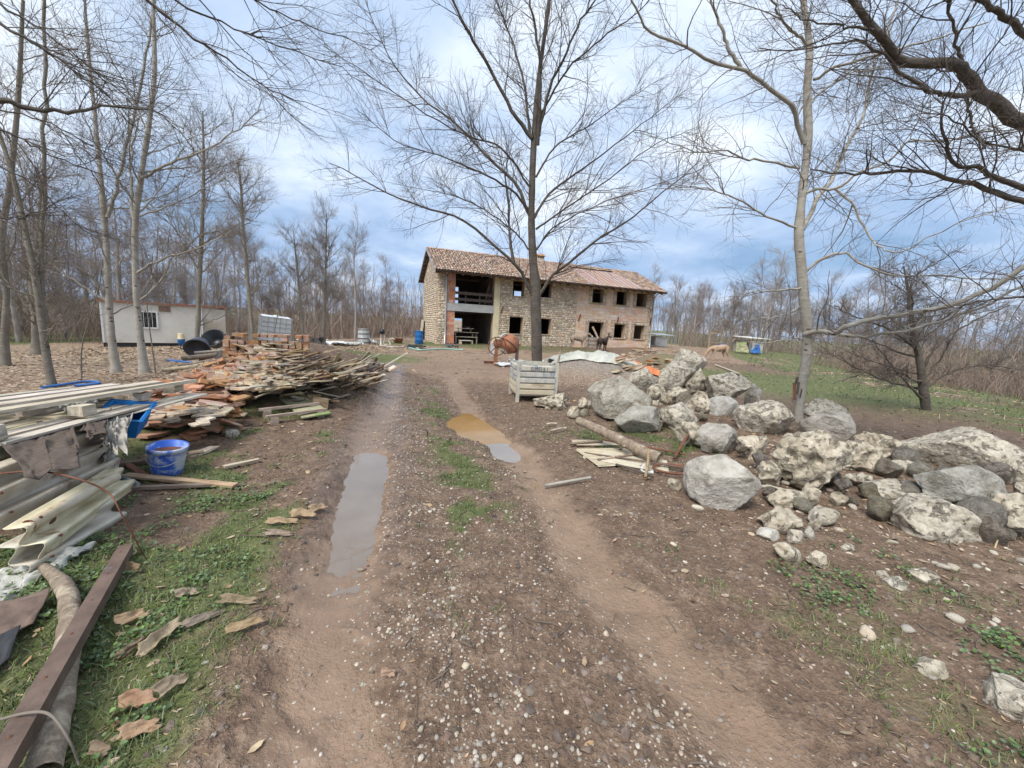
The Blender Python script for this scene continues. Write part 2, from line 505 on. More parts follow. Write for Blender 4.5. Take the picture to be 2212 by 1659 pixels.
M['donkey_grey'] = mat('grey dun coat', (0.22, 0.165, 0.12), (0.33, 0.255, 0.19), 3, 0.95, 0.2)
M['donkey_dark'] = mat('dark brown coat', (0.035, 0.022, 0.018), (0.07, 0.045, 0.035), 3, 0.95, 0.2)
M['donkey_tan'] = mat('tan coat', (0.33, 0.225, 0.145), (0.45, 0.32, 0.215), 3, 0.95, 0.2)
M['muzzle'] = mat('pale muzzle', (0.55, 0.52, 0.48), (0.66, 0.63, 0.59), 5, 0.9, 0.0)


def bark_mat(name, a, b, mark, moss, ring=6.0, marks=0.16, bump=0.6):
    """bark: mottled ground, cross-wise rings, dark eye-shaped scars, a greenish or brown film"""
    m, t, bs = new_mat(name)
    L = t.links.new
    tcn = N(t, 'ShaderNodeTexCoord')

    def mapped(sc_):
        mp = N(t, 'ShaderNodeMapping')
        mp.inputs['Scale'].default_value = sc_
        L(tcn.outputs['Object'], mp.inputs[0])
        return mp.outputs[0]
    n1_ = N(t, 'ShaderNodeTexNoise', i_Scale=2.6, i_Detail=7.0, i_Roughness=0.65)
    L(mapped((1, 1, 0.7)), n1_.inputs['Vector'])
    n2_ = N(t, 'ShaderNodeTexNoise', i_Scale=ring, i_Detail=4.0, i_Roughness=0.7)
    L(mapped((1, 1, 5.0)), n2_.inputs['Vector'])
    rp = ramp(t, [(0.34, a), (0.66, b)])
    L(math_n(t, 'ADD', math_n(t, 'MULTIPLY', n1_.outputs['Fac'], 0.6), math_n(t, 'MULTIPLY', n2_.outputs['Fac'], 0.4)), rp.inputs[0])
    vo = N(t, 'ShaderNodeTexVoronoi', i_Scale=5.5)
    L(mapped((1.1, 1.1, 1.9)), vo.inputs['Vector'])
    vs = N(t, 'ShaderNodeSeparateColor')
    L(vo.outputs['Color'], vs.inputs[0])
    eye = math_n(t, 'MULTIPLY', math_n(t, 'LESS_THAN', math_n(t, 'ADD', vo.outputs['Distance'], math_n(t, 'MULTIPLY', n2_.outputs['Fac'], 0.12)), 0.30), math_n(t, 'LESS_THAN', vs.outputs[0], marks))
    c = mixc(t, math_n(t, 'MULTIPLY', eye, 0.8), rp.outputs[0], mark)
    n3_ = N(t, 'ShaderNodeTexNoise', i_Scale=1.3, i_Detail=6.0, i_Roughness=0.7)
    L(mapped((1, 1, 1)), n3_.inputs['Vector'])
    mk = ramp(t, [(0.52, (0,) * 3), (0.66, (1,) * 3)])
    L(n3_.outputs['Fac'], mk.inputs[0])
    c = mixc(t, math_n(t, 'MULTIPLY', mk.outputs[0], 0.75), c, moss)
    L(c, bs.inputs['Base Color'])
    bs.inputs['Roughness'].default_value = 0.9
    bs.inputs['Specular IOR Level'].default_value = 0.25
    bp = N(t, 'ShaderNodeBump', i_Strength=bump, i_Distance=0.03)
    L(math_n(t, 'SUBTRACT', math_n(t, 'ADD', n2_.outputs['Fac'], n1_.outputs['Fac']), math_n(t, 'MULTIPLY', eye, 0.5)), bp.inputs['Height'])
    L(bp.outputs[0], bs.inputs['Normal'])
    return m


M['cherry'] = bark_mat('dark ringed bark', (0.062, 0.050, 0.042), (0.155, 0.130, 0.108), (0.04, 0.03, 0.025), (0.16, 0.145, 0.115), 5.0, 0.1, 0.9)
M['pale_bark'] = bark_mat('pale smooth bark', (0.25, 0.225, 0.185), (0.46, 0.43, 0.375), (0.075, 0.055, 0.04), (0.22, 0.175, 0.125), 4.0, 0.22, 0.45)
M['grey_bark'] = bark_mat('grey mossy bark', (0.13, 0.112, 0.088), (0.29, 0.262, 0.215), (0.07, 0.055, 0.042), (0.165, 0.145, 0.085), 5.0, 0.15, 0.8)


def porous_mat(name, a, b, dark, scale=5.0, vary=0.1):
    """limestone full of holes: cells give pale grains, noise gives dark pits"""
    m, t, bs = new_mat(name)
    tcn = N(t, 'ShaderNodeTexCoord')
    oi = N(t, 'ShaderNodeObjectInfo')
    off = N(t, 'ShaderNodeVectorMath', operation='ADD')
    t.links.new(tcn.outputs['Object'], off.inputs[0])
    cb = N(t, 'ShaderNodeCombineXYZ')
    t.links.new(math_n(t, 'MULTIPLY', oi.outputs['Random'], 50.0), cb.inputs[0])
    t.links.new(cb.outputs[0], off.inputs[1])
    nz = N(t, 'ShaderNodeTexNoise', i_Scale=scale, i_Detail=9.0, i_Roughness=0.7)
    t.links.new(off.outputs[0], nz.inputs['Vector'])
    vo = N(t, 'ShaderNodeTexVoronoi', i_Scale=scale * 4.2, feature='F1')
    ws = mixc(t, 0.12, off.outputs[0], nz.outputs['Color'])
    t.links.new(ws, vo.inputs['Vector'])
    rp = ramp(t, [(0.30, a), (0.62, b)])
    t.links.new(nz.outputs['Fac'], rp.inputs[0])
    vg = N(t, 'ShaderNodeSeparateColor')
    t.links.new(vo.outputs['Color'], vg.inputs[0])
    gr_ = ramp(t, [(0.0, (0.25,) * 3), (1.0, (0.80,) * 3)])
    t.links.new(vg.outputs[0], gr_.inputs[0])
    grain = mixc(t, 0.6, rp.outputs[0], gr_.outputs[0], 'SOFT_LIGHT')
    nz2 = N(t, 'ShaderNodeTexNoise', i_Scale=scale * 2.1, i_Detail=6.0, i_Roughness=0.6)
    t.links.new(off.outputs[0], nz2.inputs['Vector'])
    pit = ramp(t, [(0.55, (0,) * 3), (0.64, (1,) * 3)])
    t.links.new(nz2.outputs['Fac'], pit.inputs[0])
    c = mixc(t, math_n(t, 'MULTIPLY', pit.outputs[0], 0.42), grain, dark)
    t.links.new(c, bs.inputs['Base Color'])
    bs.inputs['Roughness'].default_value = 0.93
    bs.inputs['Specular IOR Level'].default_value = 0.25
    h = math_n(t, 'SUBTRACT', math_n(t, 'ADD', math_n(t, 'MULTIPLY', vo.outputs['Distance'], -0.6), nz.outputs['Fac']), math_n(t, 'MULTIPLY', pit.outputs[0], 1.3))
    bp = N(t, 'ShaderNodeBump', i_Strength=0.9, i_Distance=0.035)
    t.links.new(h, bp.inputs['Height'])
    t.links.new(bp.outputs[0], bs.inputs['Normal'])
    return m


M['porous'] = porous_mat('porous limestone', (0.30, 0.25, 0.18), (0.53, 0.465, 0.36), (0.13, 0.10, 0.07))
M['tanstone'] = porous_mat('tan grained limestone', (0.33, 0.285, 0.215), (0.53, 0.475, 0.385), (0.19, 0.155, 0.11), 6.0)

# ------------------------------------------------------------------ the ground
XL_Y = [-3, 1.2, 2.46, 4.46, 8.0, 12.8, 18.0, 40]
XL_X = [0.1, -0.66, -1.04, -1.64, -2.6, -3.94, -5.2, -9]
XR_Y = [-3, 1.26, 2.67, 5.2, 6.3, 9.0, 13.5, 18, 40]
XR_X = [2.2, 1.14, 0.58, 0.02, -0.5, -1.25, -2.4, -3.4, -7]
BROWN_C, BROWN_D = np.array((-0.62, 6.25)), np.array((0.46, -0.888))
HU = np.array((math.cos(0.3668), math.sin(0.3668)))       # along the farmhouse front
HV = np.array((-HU[1], HU[0]))
HL = np.array((-5.785, 29.157))


def gauss(x, y, cx, cy, sx, sy, rot=0.0):
    c, s = math.cos(rot), math.sin(rot)
    u, v = (x - cx) * c + (y - cy) * s, -(x - cx) * s + (y - cy) * c
    return np.exp(-(u / sx) ** 2 - (v / sy) ** 2)


def masks(x, y):
    xl, xr = np.interp(y, XL_Y, XL_X), np.interp(y, XR_Y, XR_X)
    wob = (fbm2(x * 0.9, y * 0.9, 3, 3) - 0.5) * 0.3
    tf = 1 - sstep(12, 17, y)
    rl, rr = np.exp(-((x - xl + wob) / 0.27) ** 2) * tf, np.exp(-((x - xr + wob) / 0.25) ** 2) * tf
    rut = np.maximum(rl, rr)
    n = fbm2(x * 1.1, y * 1.1, 11, 4)
    n2 = fbm2(x * 3.1, y * 3.1, 23, 3)
    yard = sstep(9, 13, y) * (1 - sstep(26, 29.5, y)) * sstep(-7.5, -5.5, x) * (1 - sstep(9, 14, x)) * sstep(0.25, 0.45, n + 0.1)
    yard2 = sstep(24, 28, y) * (1 - sstep(36, 40, y)) * sstep(10, 13, x) * (1 - sstep(30, 36, x))
    mud = np.clip(np.maximum(np.maximum(rut, 0.85 * yard), 0.9 * yard2), 0, 1)
    right = sstep(0.0, 3.0, x - (6.5 + 0.32 * y))
    pile = np.clip(gauss(x, y, -5.3, 9.0, 2.4, 3.4) * 1.6, 0, 1)
    # grass
    left = sstep(0.25, 0.75, xl - x) * (1 - sstep(9.5, 11, y)) * sstep(-8.5, -6, x)
    g = left * sstep(0.42, 0.56, n * 0.75 + n2 * 0.25 + 0.05 * sstep(0.6, 2.0, xl - x))
    mid = np.exp(-((x - (xl * 0.42 + xr * 0.58)) / 0.33) ** 2) * sstep(1.6, 3.0, y) * (1 - sstep(9, 13, y))
    g = np.maximum(g, mid * sstep(0.47, 0.60, n2 * 0.6 + n * 0.4))
    rl_ = sstep(0.35, 0.9, x - xr) * (1 - sstep(2.2, 3.0, y)) * sstep(0.44, 0.58, n)
    g = np.maximum(g, rl_ * 0.38)
    g = np.maximum(g, gauss(x, y, 2.0, 5.6, 1.3, 0.9) * sstep(0.45, 0.6, n2))
    g = np.maximum(g, right * sstep(0.30, 0.52, n))
    g = np.maximum(g, gauss(x, y, 11, 15, 5.5, 6.5, 0.4) * sstep(0.28, 0.42, n + 0.1))
    g = np.maximum(g, gauss(x, y, -5.6, 16.2, 2.0, 3.2) * sstep(0.33, 0.5, n + 0.08))
    g = np.maximum(g, sstep(25.5, 27, y) * (1 - sstep(30.5, 33, y)) * sstep(-12, -8, x) * (1 - sstep(5, 8, x)) * sstep(0.38, 0.55, n) * 0.8)
    far_l = sstep(-13, -18, x) * sstep(11, 17, y)
    g = np.maximum(g, far_l * sstep(-23.5, -26.5, x + 0.12 * y) * sstep(0.15, 0.35, n + 0.15))
    g = np.maximum(g, sstep(18, 26, x) * sstep(0.2, 0.45, n + 0.1))
    g = np.maximum(g, sstep(44, 52, y) * 0.5 * sstep(0.4, 0.6, n))
    g = g * (1 - 0.9 * rut) * (1 - pile * 0.8)
    # leaf litter
    lit = sstep(-5.6, -7.2, x) * sstep(4.5, 6.5, y) * (1 - g * 0.7)
    lit = np.maximum(lit, right * 0.65 * (1 - g))
    lit = np.maximum(lit, sstep(2.3, 3.6, x) * (1 - sstep(6, 8, y)) * 0.35)
    lit = np.maximum(lit, sstep(33, 38, y) * (1 - yard2))
    lit = lit * (1 - 0.8 * mud)
    wet = np.clip(1.1 * np.exp(-((x - xl + 0.15) / 0.48) ** 2) * tf * sstep(1.6, 2.6, y) + 0.45 * rl + rr * 0.35 * sstep(4, 6, y) + rr * 0.15 + 0.35 * sstep(0.5, 0.62, n2) * np.exp(-((x - xl) / 0.9) ** 2), 0, 1)
    grav = np.exp(-((x - xl - 0.55) / 0.42) ** 2) * tf + 0.55 * np.exp(-((x - xr + 0.35) / 0.3) ** 2) * tf
    return dict(rut=rut, rl=rl, rr=rr, mud=mud, grass=g, litter=lit, wet=wet, gravel=np.clip(grav, 0, 1), right=right, n=n, n2=n2, xl=xl, xr=xr, pile=pile)


def puddle_masks(x, y, m):
    lp = np.exp(-((x - m['xl'] + 0.02 + 0.16 * (m['n2'] - 0.5)) / (0.16 + 0.09 * sstep(2.2, 3.6, y))) ** 4) * sstep(2.0, 3.0, y + 0.5 * (m['n2'] - 0.5)) * (1 - sstep(4.55, 4.8, y))
    dx, dy = x - BROWN_C[0], y - BROWN_C[1]
    u, v = dx * BROWN_D[0] + dy * BROWN_D[1], dx * BROWN_D[1] - dy * BROWN_D[0]
    wv = (fbm2(x * 2.6, y * 2.6, 71, 3) - 0.5) * 0.9
    bp = np.exp(-np.maximum((u / 1.02) ** 2 + ((v + 0.12 * u * u) / 0.43) ** 2 + wv, 0) ** 2.2)
    gp = np.exp(-np.maximum(((x + 0.07 + 0.25 * (y - 5.0)) / 0.21) ** 2 + ((y - 5.0) / 0.36) ** 2 + wv, 0) ** 2)
    fp = np.exp(-(((x + 5.05) / 0.55) ** 2 + ((y - 15.6) / 1.1) ** 2) ** 1.4)
    return lp, bp, gp, fp


def heaps(x, y):
    h = 0.80 * gauss(x, y, -5.9, 9.8, 1.9, 2.2, 0.3) + 0.30 * gauss(x, y, -4.4, 7.2, 1.3, 1.5) + 0.30 * gauss(x, y, -4.6, 10.6, 1.4, 2.6)
    h = h + 0.62 * gauss(x, y, -9.2, 16.6, 2.4, 1.8) + 0.35 * gauss(x, y, -7.2, 12.2, 1.5, 1.5)
    h = h + 0.74 * gauss(x, y, 2.9, 14.0, 2.0, 1.7) + 0.85 * gauss(x, y, 6.4, 16.6, 1.7, 1.4)
    h = h + 0.22 * gauss(x, y, 4.2, 7.6, 1.6, 2.4, 0.7)
    return h


def ground_z(x, y, fine=True):
    x, y = np.asarray(x, float), np.asarray(y, float)
    m = masks(x, y)
    z = 0.10 * (fbm2(x * 0.13, y * 0.13, 5, 3) - 0.5) * sstep(6, 20, np.hypot(x, y))
    a = (x - HL[0]) * HU[0] + (y - HL[1]) * HU[1]
    b = (x - HL[0]) * HV[0] + (y - HL[1]) * HV[1]
    z = z + np.interp(a, [-8, 0, 14, 20, 40], [0.0, 0.14, 0.28, 0.44, 0.5]) * sstep(-7, -1, b) * (1 - sstep(12, 40, b))
    d = x - (8.2 + 0.42 * y)
    z = z - 3.2 * sstep(0, 34, d) * (1 - 0.25 * sstep(45, 80, y))
    z = z - 0.75 * sstep(-10, -24, x) * sstep(8, 18, y) * (1 - sstep(45, 80, y))
    r = np.hypot(x, y)
    z = z + 6.0 * sstep(90, 420, r)
    z = z + heaps(x, y)
    # wheel ruts, shoulders and the middle strip
    z = z - 0.055 * m['rut'] + 0.03 * np.exp(-((np.abs(x - m['xl']) - 0.42) / 0.16) ** 2) * (1 - sstep(12, 16, y)) * m['n']
    if fine:
        rough = np.clip(1 - 0.82 * m['rut'], 0, 1) * (1 - sstep(25, 60, r))
        z = z + rough * (0.030 * (fbm2(x * 4.0, y * 4.0, 31, 4, 0.6) - 0.5) + 0.030 * (np.abs(fbm2(x * 13, y * 13, 37, 3, 0.6) - 0.5) * 2 - 0.3) * (0.5 + m['n2']))
        z = z + 0.010 * (fbm2(x * 7.0, y * 7.0, 41, 3) - 0.5) * m['rut']
        # tread marks across the wet rut
        z = z + 0.006 * m['rl'] * np.sin(y * 46 + 3 * np.sin(x * 9)) * sstep(0.5, 0.7, m['n2'] + 0.1) * (1 - sstep(4, 8, r))
    lp, bp, gp, fp = puddle_masks(x, y, m)
    if fine:
        rag = np.clip(4 * lp * (1 - lp) + 4 * bp * (1 - bp) + 4 * gp * (1 - gp), 0, 1)
        z = z + rag * 0.035 * (fbm2(x * 9, y * 9, 91, 3, 0.6) - 0.5)
    z = z * (1 - np.maximum(np.maximum(bp, gp), fp) * 0.6) - 0.055 * lp - 0.14 * bp - 0.10 * gp - 0.12 * fp
    return z


GX0, GY0, GS = -40.0, -2.0, 0.1
GC = ground_z(*np.meshgrid(GX0 + GS * np.arange(1000), GY0 + GS * np.arange(750), indexing='ij'), False)


def gz(x, y, fine=False):
    if GX0 < x < GX0 + 99 and GY0 < y < GY0 + 74:          # bilinear look-up in a grid of heights
        u, v = (x - GX0) / GS, (y - GY0) / GS
        i, j = int(u), int(v)
        u, v = u - i, v - j
        return float((GC[i, j] * (1 - u) + GC[i + 1, j] * u) * (1 - v) + (GC[i, j + 1] * (1 - u) + GC[i + 1, j + 1] * u) * v)
    return float(ground_z(np.array([x]), np.array([y]), fine)[0])


def G(px, py, dz=0.0):
    """where the ray through a pixel meets the ground"""
    d = ray(px, py)
    Y = (CAM_H - 0.0) / max(-d[2], 1e-3)
    Y = min(Y, 150)
    for _ in range(14):
        z = gz(d[0] * Y, Y, False) + dz
        Yn = (CAM_H - z) / max(-d[2], 1e-3)
        Y = min(0.5 * Y + 0.5 * Yn, 150)
    return np.array((d[0] * Y, Y, gz(d[0] * Y, Y)))


def build_ground():
    fr = np.linspace(-R(66), R(66), 600)
    bk = np.linspace(R(66), R(294), 60)[1:-1]
    th = np.concatenate([fr, bk])
    r = [0.35]
    while r[-1] < 62:
        r.append(r[-1] * 1.0102 + 0.002)
    while r[-1] < 1500:
        r.append(r[-1] * 1.07)
    r = np.array(r)
    Rg, Tg = np.meshgrid(r, th, indexing='ij')
    x, y = Rg * np.sin(Tg), Rg * np.cos(Tg)
    x, y = x.ravel(), y.ravel()
    z = ground_z(x, y)
    V = np.stack([x, y, z], 1)
    nr, nt = len(r), len(th)
    i = np.arange(nr - 1)[:, None] * nt
    j = np.arange(nt)[None, :]
    k = (j + 1) % nt
    F = np.stack([i + j, i + k, i + nt + k, i + nt + j], -1).reshape(-1, 4)[:, ::-1]
    V = np.concatenate([V, [[0, 0, gz(0, 0)]]])
    c = len(V) - 1
    T = np.array([(c, (q + 1) % nt, q) for q in range(nt)])[:, ::-1]
    m = masks(x, y)
    A = np.stack([m['mud'], m['grass'], m['litter'], m['wet']], 1)
    A = np.concatenate([A, A[:1]])
    B = np.stack([m['gravel'], np.clip(heaps(x, y) * 1.5, 0, 1), gauss(x, y, 3.1, 14.2, 2.5, 2.2), np.ones_like(x)], 1)
    B = np.concatenate([B, B[:1]])
    me = np_mesh('ground', V, [F, T], True, {'cover': A, 'cover2': B})
    m_, t, bs = new_mat('yard ground')
    L = t.links.new
    tcn = N(t, 'ShaderNodeTexCoord')
    P = tcn.outputs['Object']

    def noise(s, d=6, r=0.62, dist=0.0):
        n = N(t, 'ShaderNodeTexNoise', i_Scale=s, i_Detail=float(d), i_Roughness=r, i_Distortion=dist)
        L(P, n.inputs['Vector'])
        return n
    at = N(t, 'ShaderNodeAttribute', attribute_name='cover')
    sp = N(t, 'ShaderNodeSeparateColor')
    L(at.outputs['Color'], sp.inputs[0])
    mud, grass, litter, wet = sp.outputs[0], sp.outputs[1], sp.outputs[2], at.outputs['Alpha']
    at2 = N(t, 'ShaderNodeAttribute', attribute_name='cover2')
    sp2 = N(t, 'ShaderNodeSeparateColor')
    L(at2.outputs['Color'], sp2.inputs[0])
    nb, nm, nf = noise(0.9, 3), noise(5.5, 6, 0.66), noise(34, 3, 0.7)
    soil = ramp(t, [(0.30, (0.070, 0.044, 0.029)), (0.50, (0.165, 0.107, 0.070)), (0.70, (0.33, 0.235, 0.165))])
    L(math_n(t, 'ADD', math_n(t, 'MULTIPLY', nm.outputs['Fac'], 0.55), math_n(t, 'MULTIPLY', nf.outputs['Fac'], 0.45)), soil.inputs[0])
    c = soil.outputs[0]
    mudc = ramp(t, [(0.3, (0.175, 0.114, 0.074)), (0.7, (0.335, 0.233, 0.16))])
    L(math_n(t, 'ADD', math_n(t, 'MULTIPLY', nm.outputs['Fac'], 0.6), math_n(t, 'MULTIPLY', nb.outputs['Fac'], 0.4)), mudc.inputs[0])
    # every cover breaks up at its edge by the same fine noise
    def edge(a, k=0.5):
        return math_n(t, 'MULTIPLY', math_n(t, 'SUBTRACT', math_n(t, 'ADD', a, math_n(t, 'MULTIPLY', math_n(t, 'SUBTRACT', nm.outputs['Fac'], 0.5), k * 2)), 0.28), 2.4, True)
    c = mixc(t, edge(mud, 0.35), c, mudc.outputs[0])
    # crushed pale gravel
    vo = N(t, 'ShaderNodeTexVoronoi', i_Scale=62.0)
    L(P, vo.inputs['Vector'])
    vs = N(t, 'ShaderNodeSeparateColor')
    L(vo.outputs['Color'], vs.inputs[0])
    stone = math_n(t, 'MULTIPLY', math_n(t, 'LESS_THAN', vo.outputs['Distance'], 0.36), math_n(t, 'LESS_THAN', vs.outputs[0], math_n(t, 'ADD', math_n(t, 'MULTIPLY', sp2.outputs[0], 0.30), 0.035)))
    stone = math_n(t, 'MULTIPLY', stone, math_n(t, 'SUBTRACT', 1.0, math_n(t, 'MULTIPLY', grass, 0.8)))
    stc = ramp(t, [(0.0, (0.23, 0.18, 0.135)), (0.6, (0.36, 0.305, 0.245)), (1.0, (0.55, 0.51, 0.45))])
    L(vs.outputs[1], stc.inputs[0])
    # grey gravel heap
    hc = ramp(t, [(0.35, (0.17, 0.14, 0.115)), (0.65, (0.335, 0.29, 0.25))])
    L(nf.outputs['Fac'], hc.inputs[0])
    c = mixc(t, edge(sp2.outputs[2], 0.2), c, hc.outputs[0])
    # rotted leaves
    vl = N(t, 'ShaderNodeTexVoronoi', i_Scale=15.0)
    L(mixc(t, 0.06, P, nm.outputs['Color']), vl.inputs['Vector'])
    vls = N(t, 'ShaderNodeSeparateColor')
    L(vl.outputs['Color'], vls.inputs[0])
    lc = ramp(t, [(0.0, (0.14, 0.085, 0.052)), (0.45, (0.26, 0.175, 0.11)), (0.8, (0.39, 0.29, 0.20)), (1.0, (0.52, 0.44, 0.34))])
    L(vls.outputs[0], lc.inputs[0])
    c = mixc(t, math_n(t, 'MULTIPLY', edge(litter, 0.35), 0.85), c, lc.outputs[0])
    # turf
    gc = ramp(t, [(0.28, (0.058, 0.080, 0.021)), (0.5, (0.095, 0.125, 0.034)), (0.72, (0.19, 0.185, 0.075))])
    L(math_n(t, 'ADD', math_n(t, 'MULTIPLY', nm.outputs['Fac'], 0.5), math_n(t, 'MULTIPLY', nf.outputs['Fac'], 0.5)), gc.inputs[0])
    c = mixc(t, math_n(t, 'MULTIPLY', edge(grass, 0.45), 0.85), c, gc.outputs[0])
    c = mixc(t, math_n(t, 'MULTIPLY', stone, 0.9), c, stc.outputs[0])
    # damp earth is darker and shinier
    wd = edge(wet, 0.30)
    c = mixc(t, math_n(t, 'MULTIPLY', wd, 0.45), c, (0.62, 0.56, 0.52), 'MULTIPLY')
    L(c, bs.inputs['Base Color'])
    rr = ramp(t, [(0.0, (0.92,) * 3), (1.0, (0.13,) * 3)])
    L(math_n(t, 'MULTIPLY', wd, math_n(t, 'ADD', math_n(t, 'MULTIPLY', nf.outputs['Fac'], 0.9), 0.35)), rr.inputs[0])
    L(rr.outputs[0], bs.inputs['Roughness'])
    bs.inputs['Specular IOR Level'].default_value = 0.45
    hgt = math_n(t, 'ADD', math_n(t, 'MULTIPLY', nf.outputs['Fac'], 0.9), math_n(t, 'MULTIPLY', nm.outputs['Fac'], 1.6))
    hgt = math_n(t, 'ADD', hgt, math_n(t, 'MULTIPLY', stone, 0.7))
    hgt = math_n(t, 'ADD', hgt, math_n(t, 'MULTIPLY', math_n(t, 'MULTIPLY', vl.outputs['Distance'], litter), -0.9))
    hgt = math_n(t, 'MULTIPLY', hgt, math_n(t, 'SUBTRACT', 1.0, math_n(t, 'MULTIPLY', mud, 0.35)))
    hgt = math_n(t, 'MULTIPLY', hgt, math_n(t, 'SUBTRACT', 1.0, math_n(t, 'MULTIPLY', wd, 0.72)))
    bp = N(t, 'ShaderNodeBump', i_Strength=1.0, i_Distance=0.035)
    L(hgt, bp.inputs['Height'])
    L(bp.outputs[0], bs.inputs['Normal'])
    o = obj('ground', me, m_)
    tag(o, 'muddy yard ground with wheel ruts, grass patches and leaf litter', kind='structure')


build_ground()


def water(name, label, pts, z, a, b, rough, alpha_spec=0.5, ior=1.33):
    m_, t, bs = new_mat(name)
    tcn = N(t, 'ShaderNodeTexCoord')
    nz = N(t, 'ShaderNodeTexNoise', i_Scale=2.2, i_Detail=6.0, i_Roughness=0.6)
    t.links.new(tcn.outputs['Object'], nz.inputs['Vector'])
    rp = ramp(t, [(0.3, a), (0.7, b)])
    t.links.new(nz.outputs['Fac'], rp.inputs[0])
    t.links.new(rp.outputs[0], bs.inputs['Base Color'])
    bs.inputs['Roughness'].default_value = rough
    bs.inputs['IOR'].default_value = ior
    bs.inputs['Specular IOR Level'].default_value = alpha_spec
    n2_ = N(t, 'ShaderNodeTexNoise', i_Scale=9.0, i_Detail=2.0)
    t.links.new(tcn.outputs['Object'], n2_.inputs['Vector'])
    bp = N(t, 'ShaderNodeBump', i_Strength=0.02, i_Distance=0.01)
    t.links.new(n2_.outputs['Fac'], bp.inputs['Height'])
    t.links.new(bp.outputs[0], bs.inputs['Normal'])
    pts = np.asarray(pts, float)
    V = np.concatenate([np.c_[pts, np.full(len(pts), z)], [[pts[:, 0].mean(), pts[:, 1].mean(), z]]])
    n = len(pts)
    T = np.array([(i, (i + 1) % n, n) for i in range(n)])
    o = obj('puddle', np_mesh('puddle', V, T), m_)
    return tag(o, label, kind='structure')


ys = np.linspace(1.95, 4.75, 14)
xls = np.interp(ys, XL_Y, XL_X)
water('rut puddle water', 'long grey puddle in the wheel rut', np.concatenate([np.c_[xls - 0.36, ys], np.c_[xls + 0.30, ys][::-1]]), -0.064, (0.175, 0.135, 0.102), (0.225, 0.18, 0.14), 0.015, 0.5, 1.62)
an = np.linspace(0, 2 * np.pi, 28, endpoint=False)
ell = lambda c, d, a, b: np.array(c) + np.cos(an)[:, None] * a * np.array(d) + np.sin(an)[:, None] * b * np.array((d[1], -d[0]))
water('silty puddle water', 'ochre brown puddle in the track', ell(BROWN_C, BROWN_D, 1.4, 0.75), -0.082, (0.25, 0.145, 0.055), (0.31, 0.185, 0.07), 0.06, 0.3)
water('clear puddle water', 'small pale grey puddle beside the brown one', ell((-0.07, 5.0), (0, 1), 0.5, 0.40), -0.078, (0.21, 0.175, 0.14), (0.27, 0.23, 0.19), 0.02, 0.5, 1.5)
water('far puddle water', 'shallow puddle far along the track', ell((-5.05, 15.6), (0, 1), 1.2, 0.6), gz(-5.05, 15.6) + 0.035, (0.22, 0.18, 0.15), (0.27, 0.22, 0.19), 0.05, 0.8)


# ------------------------------------------------------------------ ground cover
def pick(n, x0, x1, y0, y1, fn, seed=0, power=1.0):
    """random places weighted by fn(masks) and, since far plants show small, by nearness"""
    q = np.random.default_rng(100 + seed)
    out = []
    got = 0
    for _ in range(60):
        k = max(n * 3, 4000)
        y = y0 + (y1 - y0) * q.random(k) ** power
        x = x0 + (x1 - x0) * q.random(k)
        ok = (np.abs(x) < 1.45 * y + 0.6) & (q.random(k) < fn(x, y, masks(x, y)))
        out.append(np.stack([x[ok], y[ok]], 1))
        got += int(ok.sum())
        if got >= n:
            break
    p = np.concatenate(out)[:n]
    lp, bp, gp, fp = puddle_masks(p[:, 0], p[:, 1], masks(p[:, 0], p[:, 1]))
    p = p[np.maximum(np.maximum(lp, bp), np.maximum(gp, fp)) < 0.45]
    return np.c_[p, ground_z(p[:, 0], p[:, 1])], q


def blades(name, label, pos, q, h0, h1, w, mt, lean=0.6, clump=None):
    n = len(pos)
    tv = np.array([(-0.5, 0, 0), (0.5, 0, 0), (0.32, 0.18, 0.55), (-0.32, 0.18, 0.55), (0, 0.55, 0.95)])
    az, ln = q.random(n) * 6.283, q.random(n) * lean
    rot = rotz(az) @ rotx(-ln)
    h = h0 + (h1 - h0) * q.random(n) ** 1.5
    wd = w * (0.6 + 0.8 * q.random(n))
    s = np.stack([wd, h, h], 1)
    V = np.einsum('nij,nvj->nvi', rot, tv[None] * s[:, None, :]) + pos[:, None, :] - np.array((0, 0, 0.004))
    b = (np.arange(n) * 5)[:, None]
    me = np_mesh(name, V.reshape(-1, 3), [b + np.array([[0, 1, 2, 3]]), b + np.array([[3, 2, 4]])], True, {'rnd': np.repeat(q.random(n), 5)})
    o = obj(name, me, mt)
    return tag(o, label, kind='stuff')


p, q = pick(2600, -4.6, 4, 1.0, 8, lambda x, y, m: m['grass'], 1, 1.3)
reps = 16
pp = np.repeat(p, reps, 0)
pp[:, :2] += q.normal(0, 0.028, (len(pp), 2))
pp[:, 2] = ground_z(pp[:, 0], pp[:, 1])
blades('grass', 'short green grass in tufts beside the track', pp, q, 0.02, 0.07, 0.0045, M['grass'], 0.9)
p, q = pick(26000, -30, 34, 5, 45, lambda x, y, m: m['grass'] ** 1.5, 2, 1.25)
blades('grass', 'thin green grass on the slope and beyond the yard', p, q, 0.04, 0.13, 0.016, M['grass'], 0.9)
p, q = pick(9000, -25, 30, 3, 40, lambda x, y, m: np.clip(m['right'] * 0.8 + m['litter'] * 0.35, 0, 1), 3, 1.2)
blades('dead_grass', 'dry straw coloured grass and stalks', p, q, 0.04, 0.22, 0.010, M['dead_grass'], 1.35)

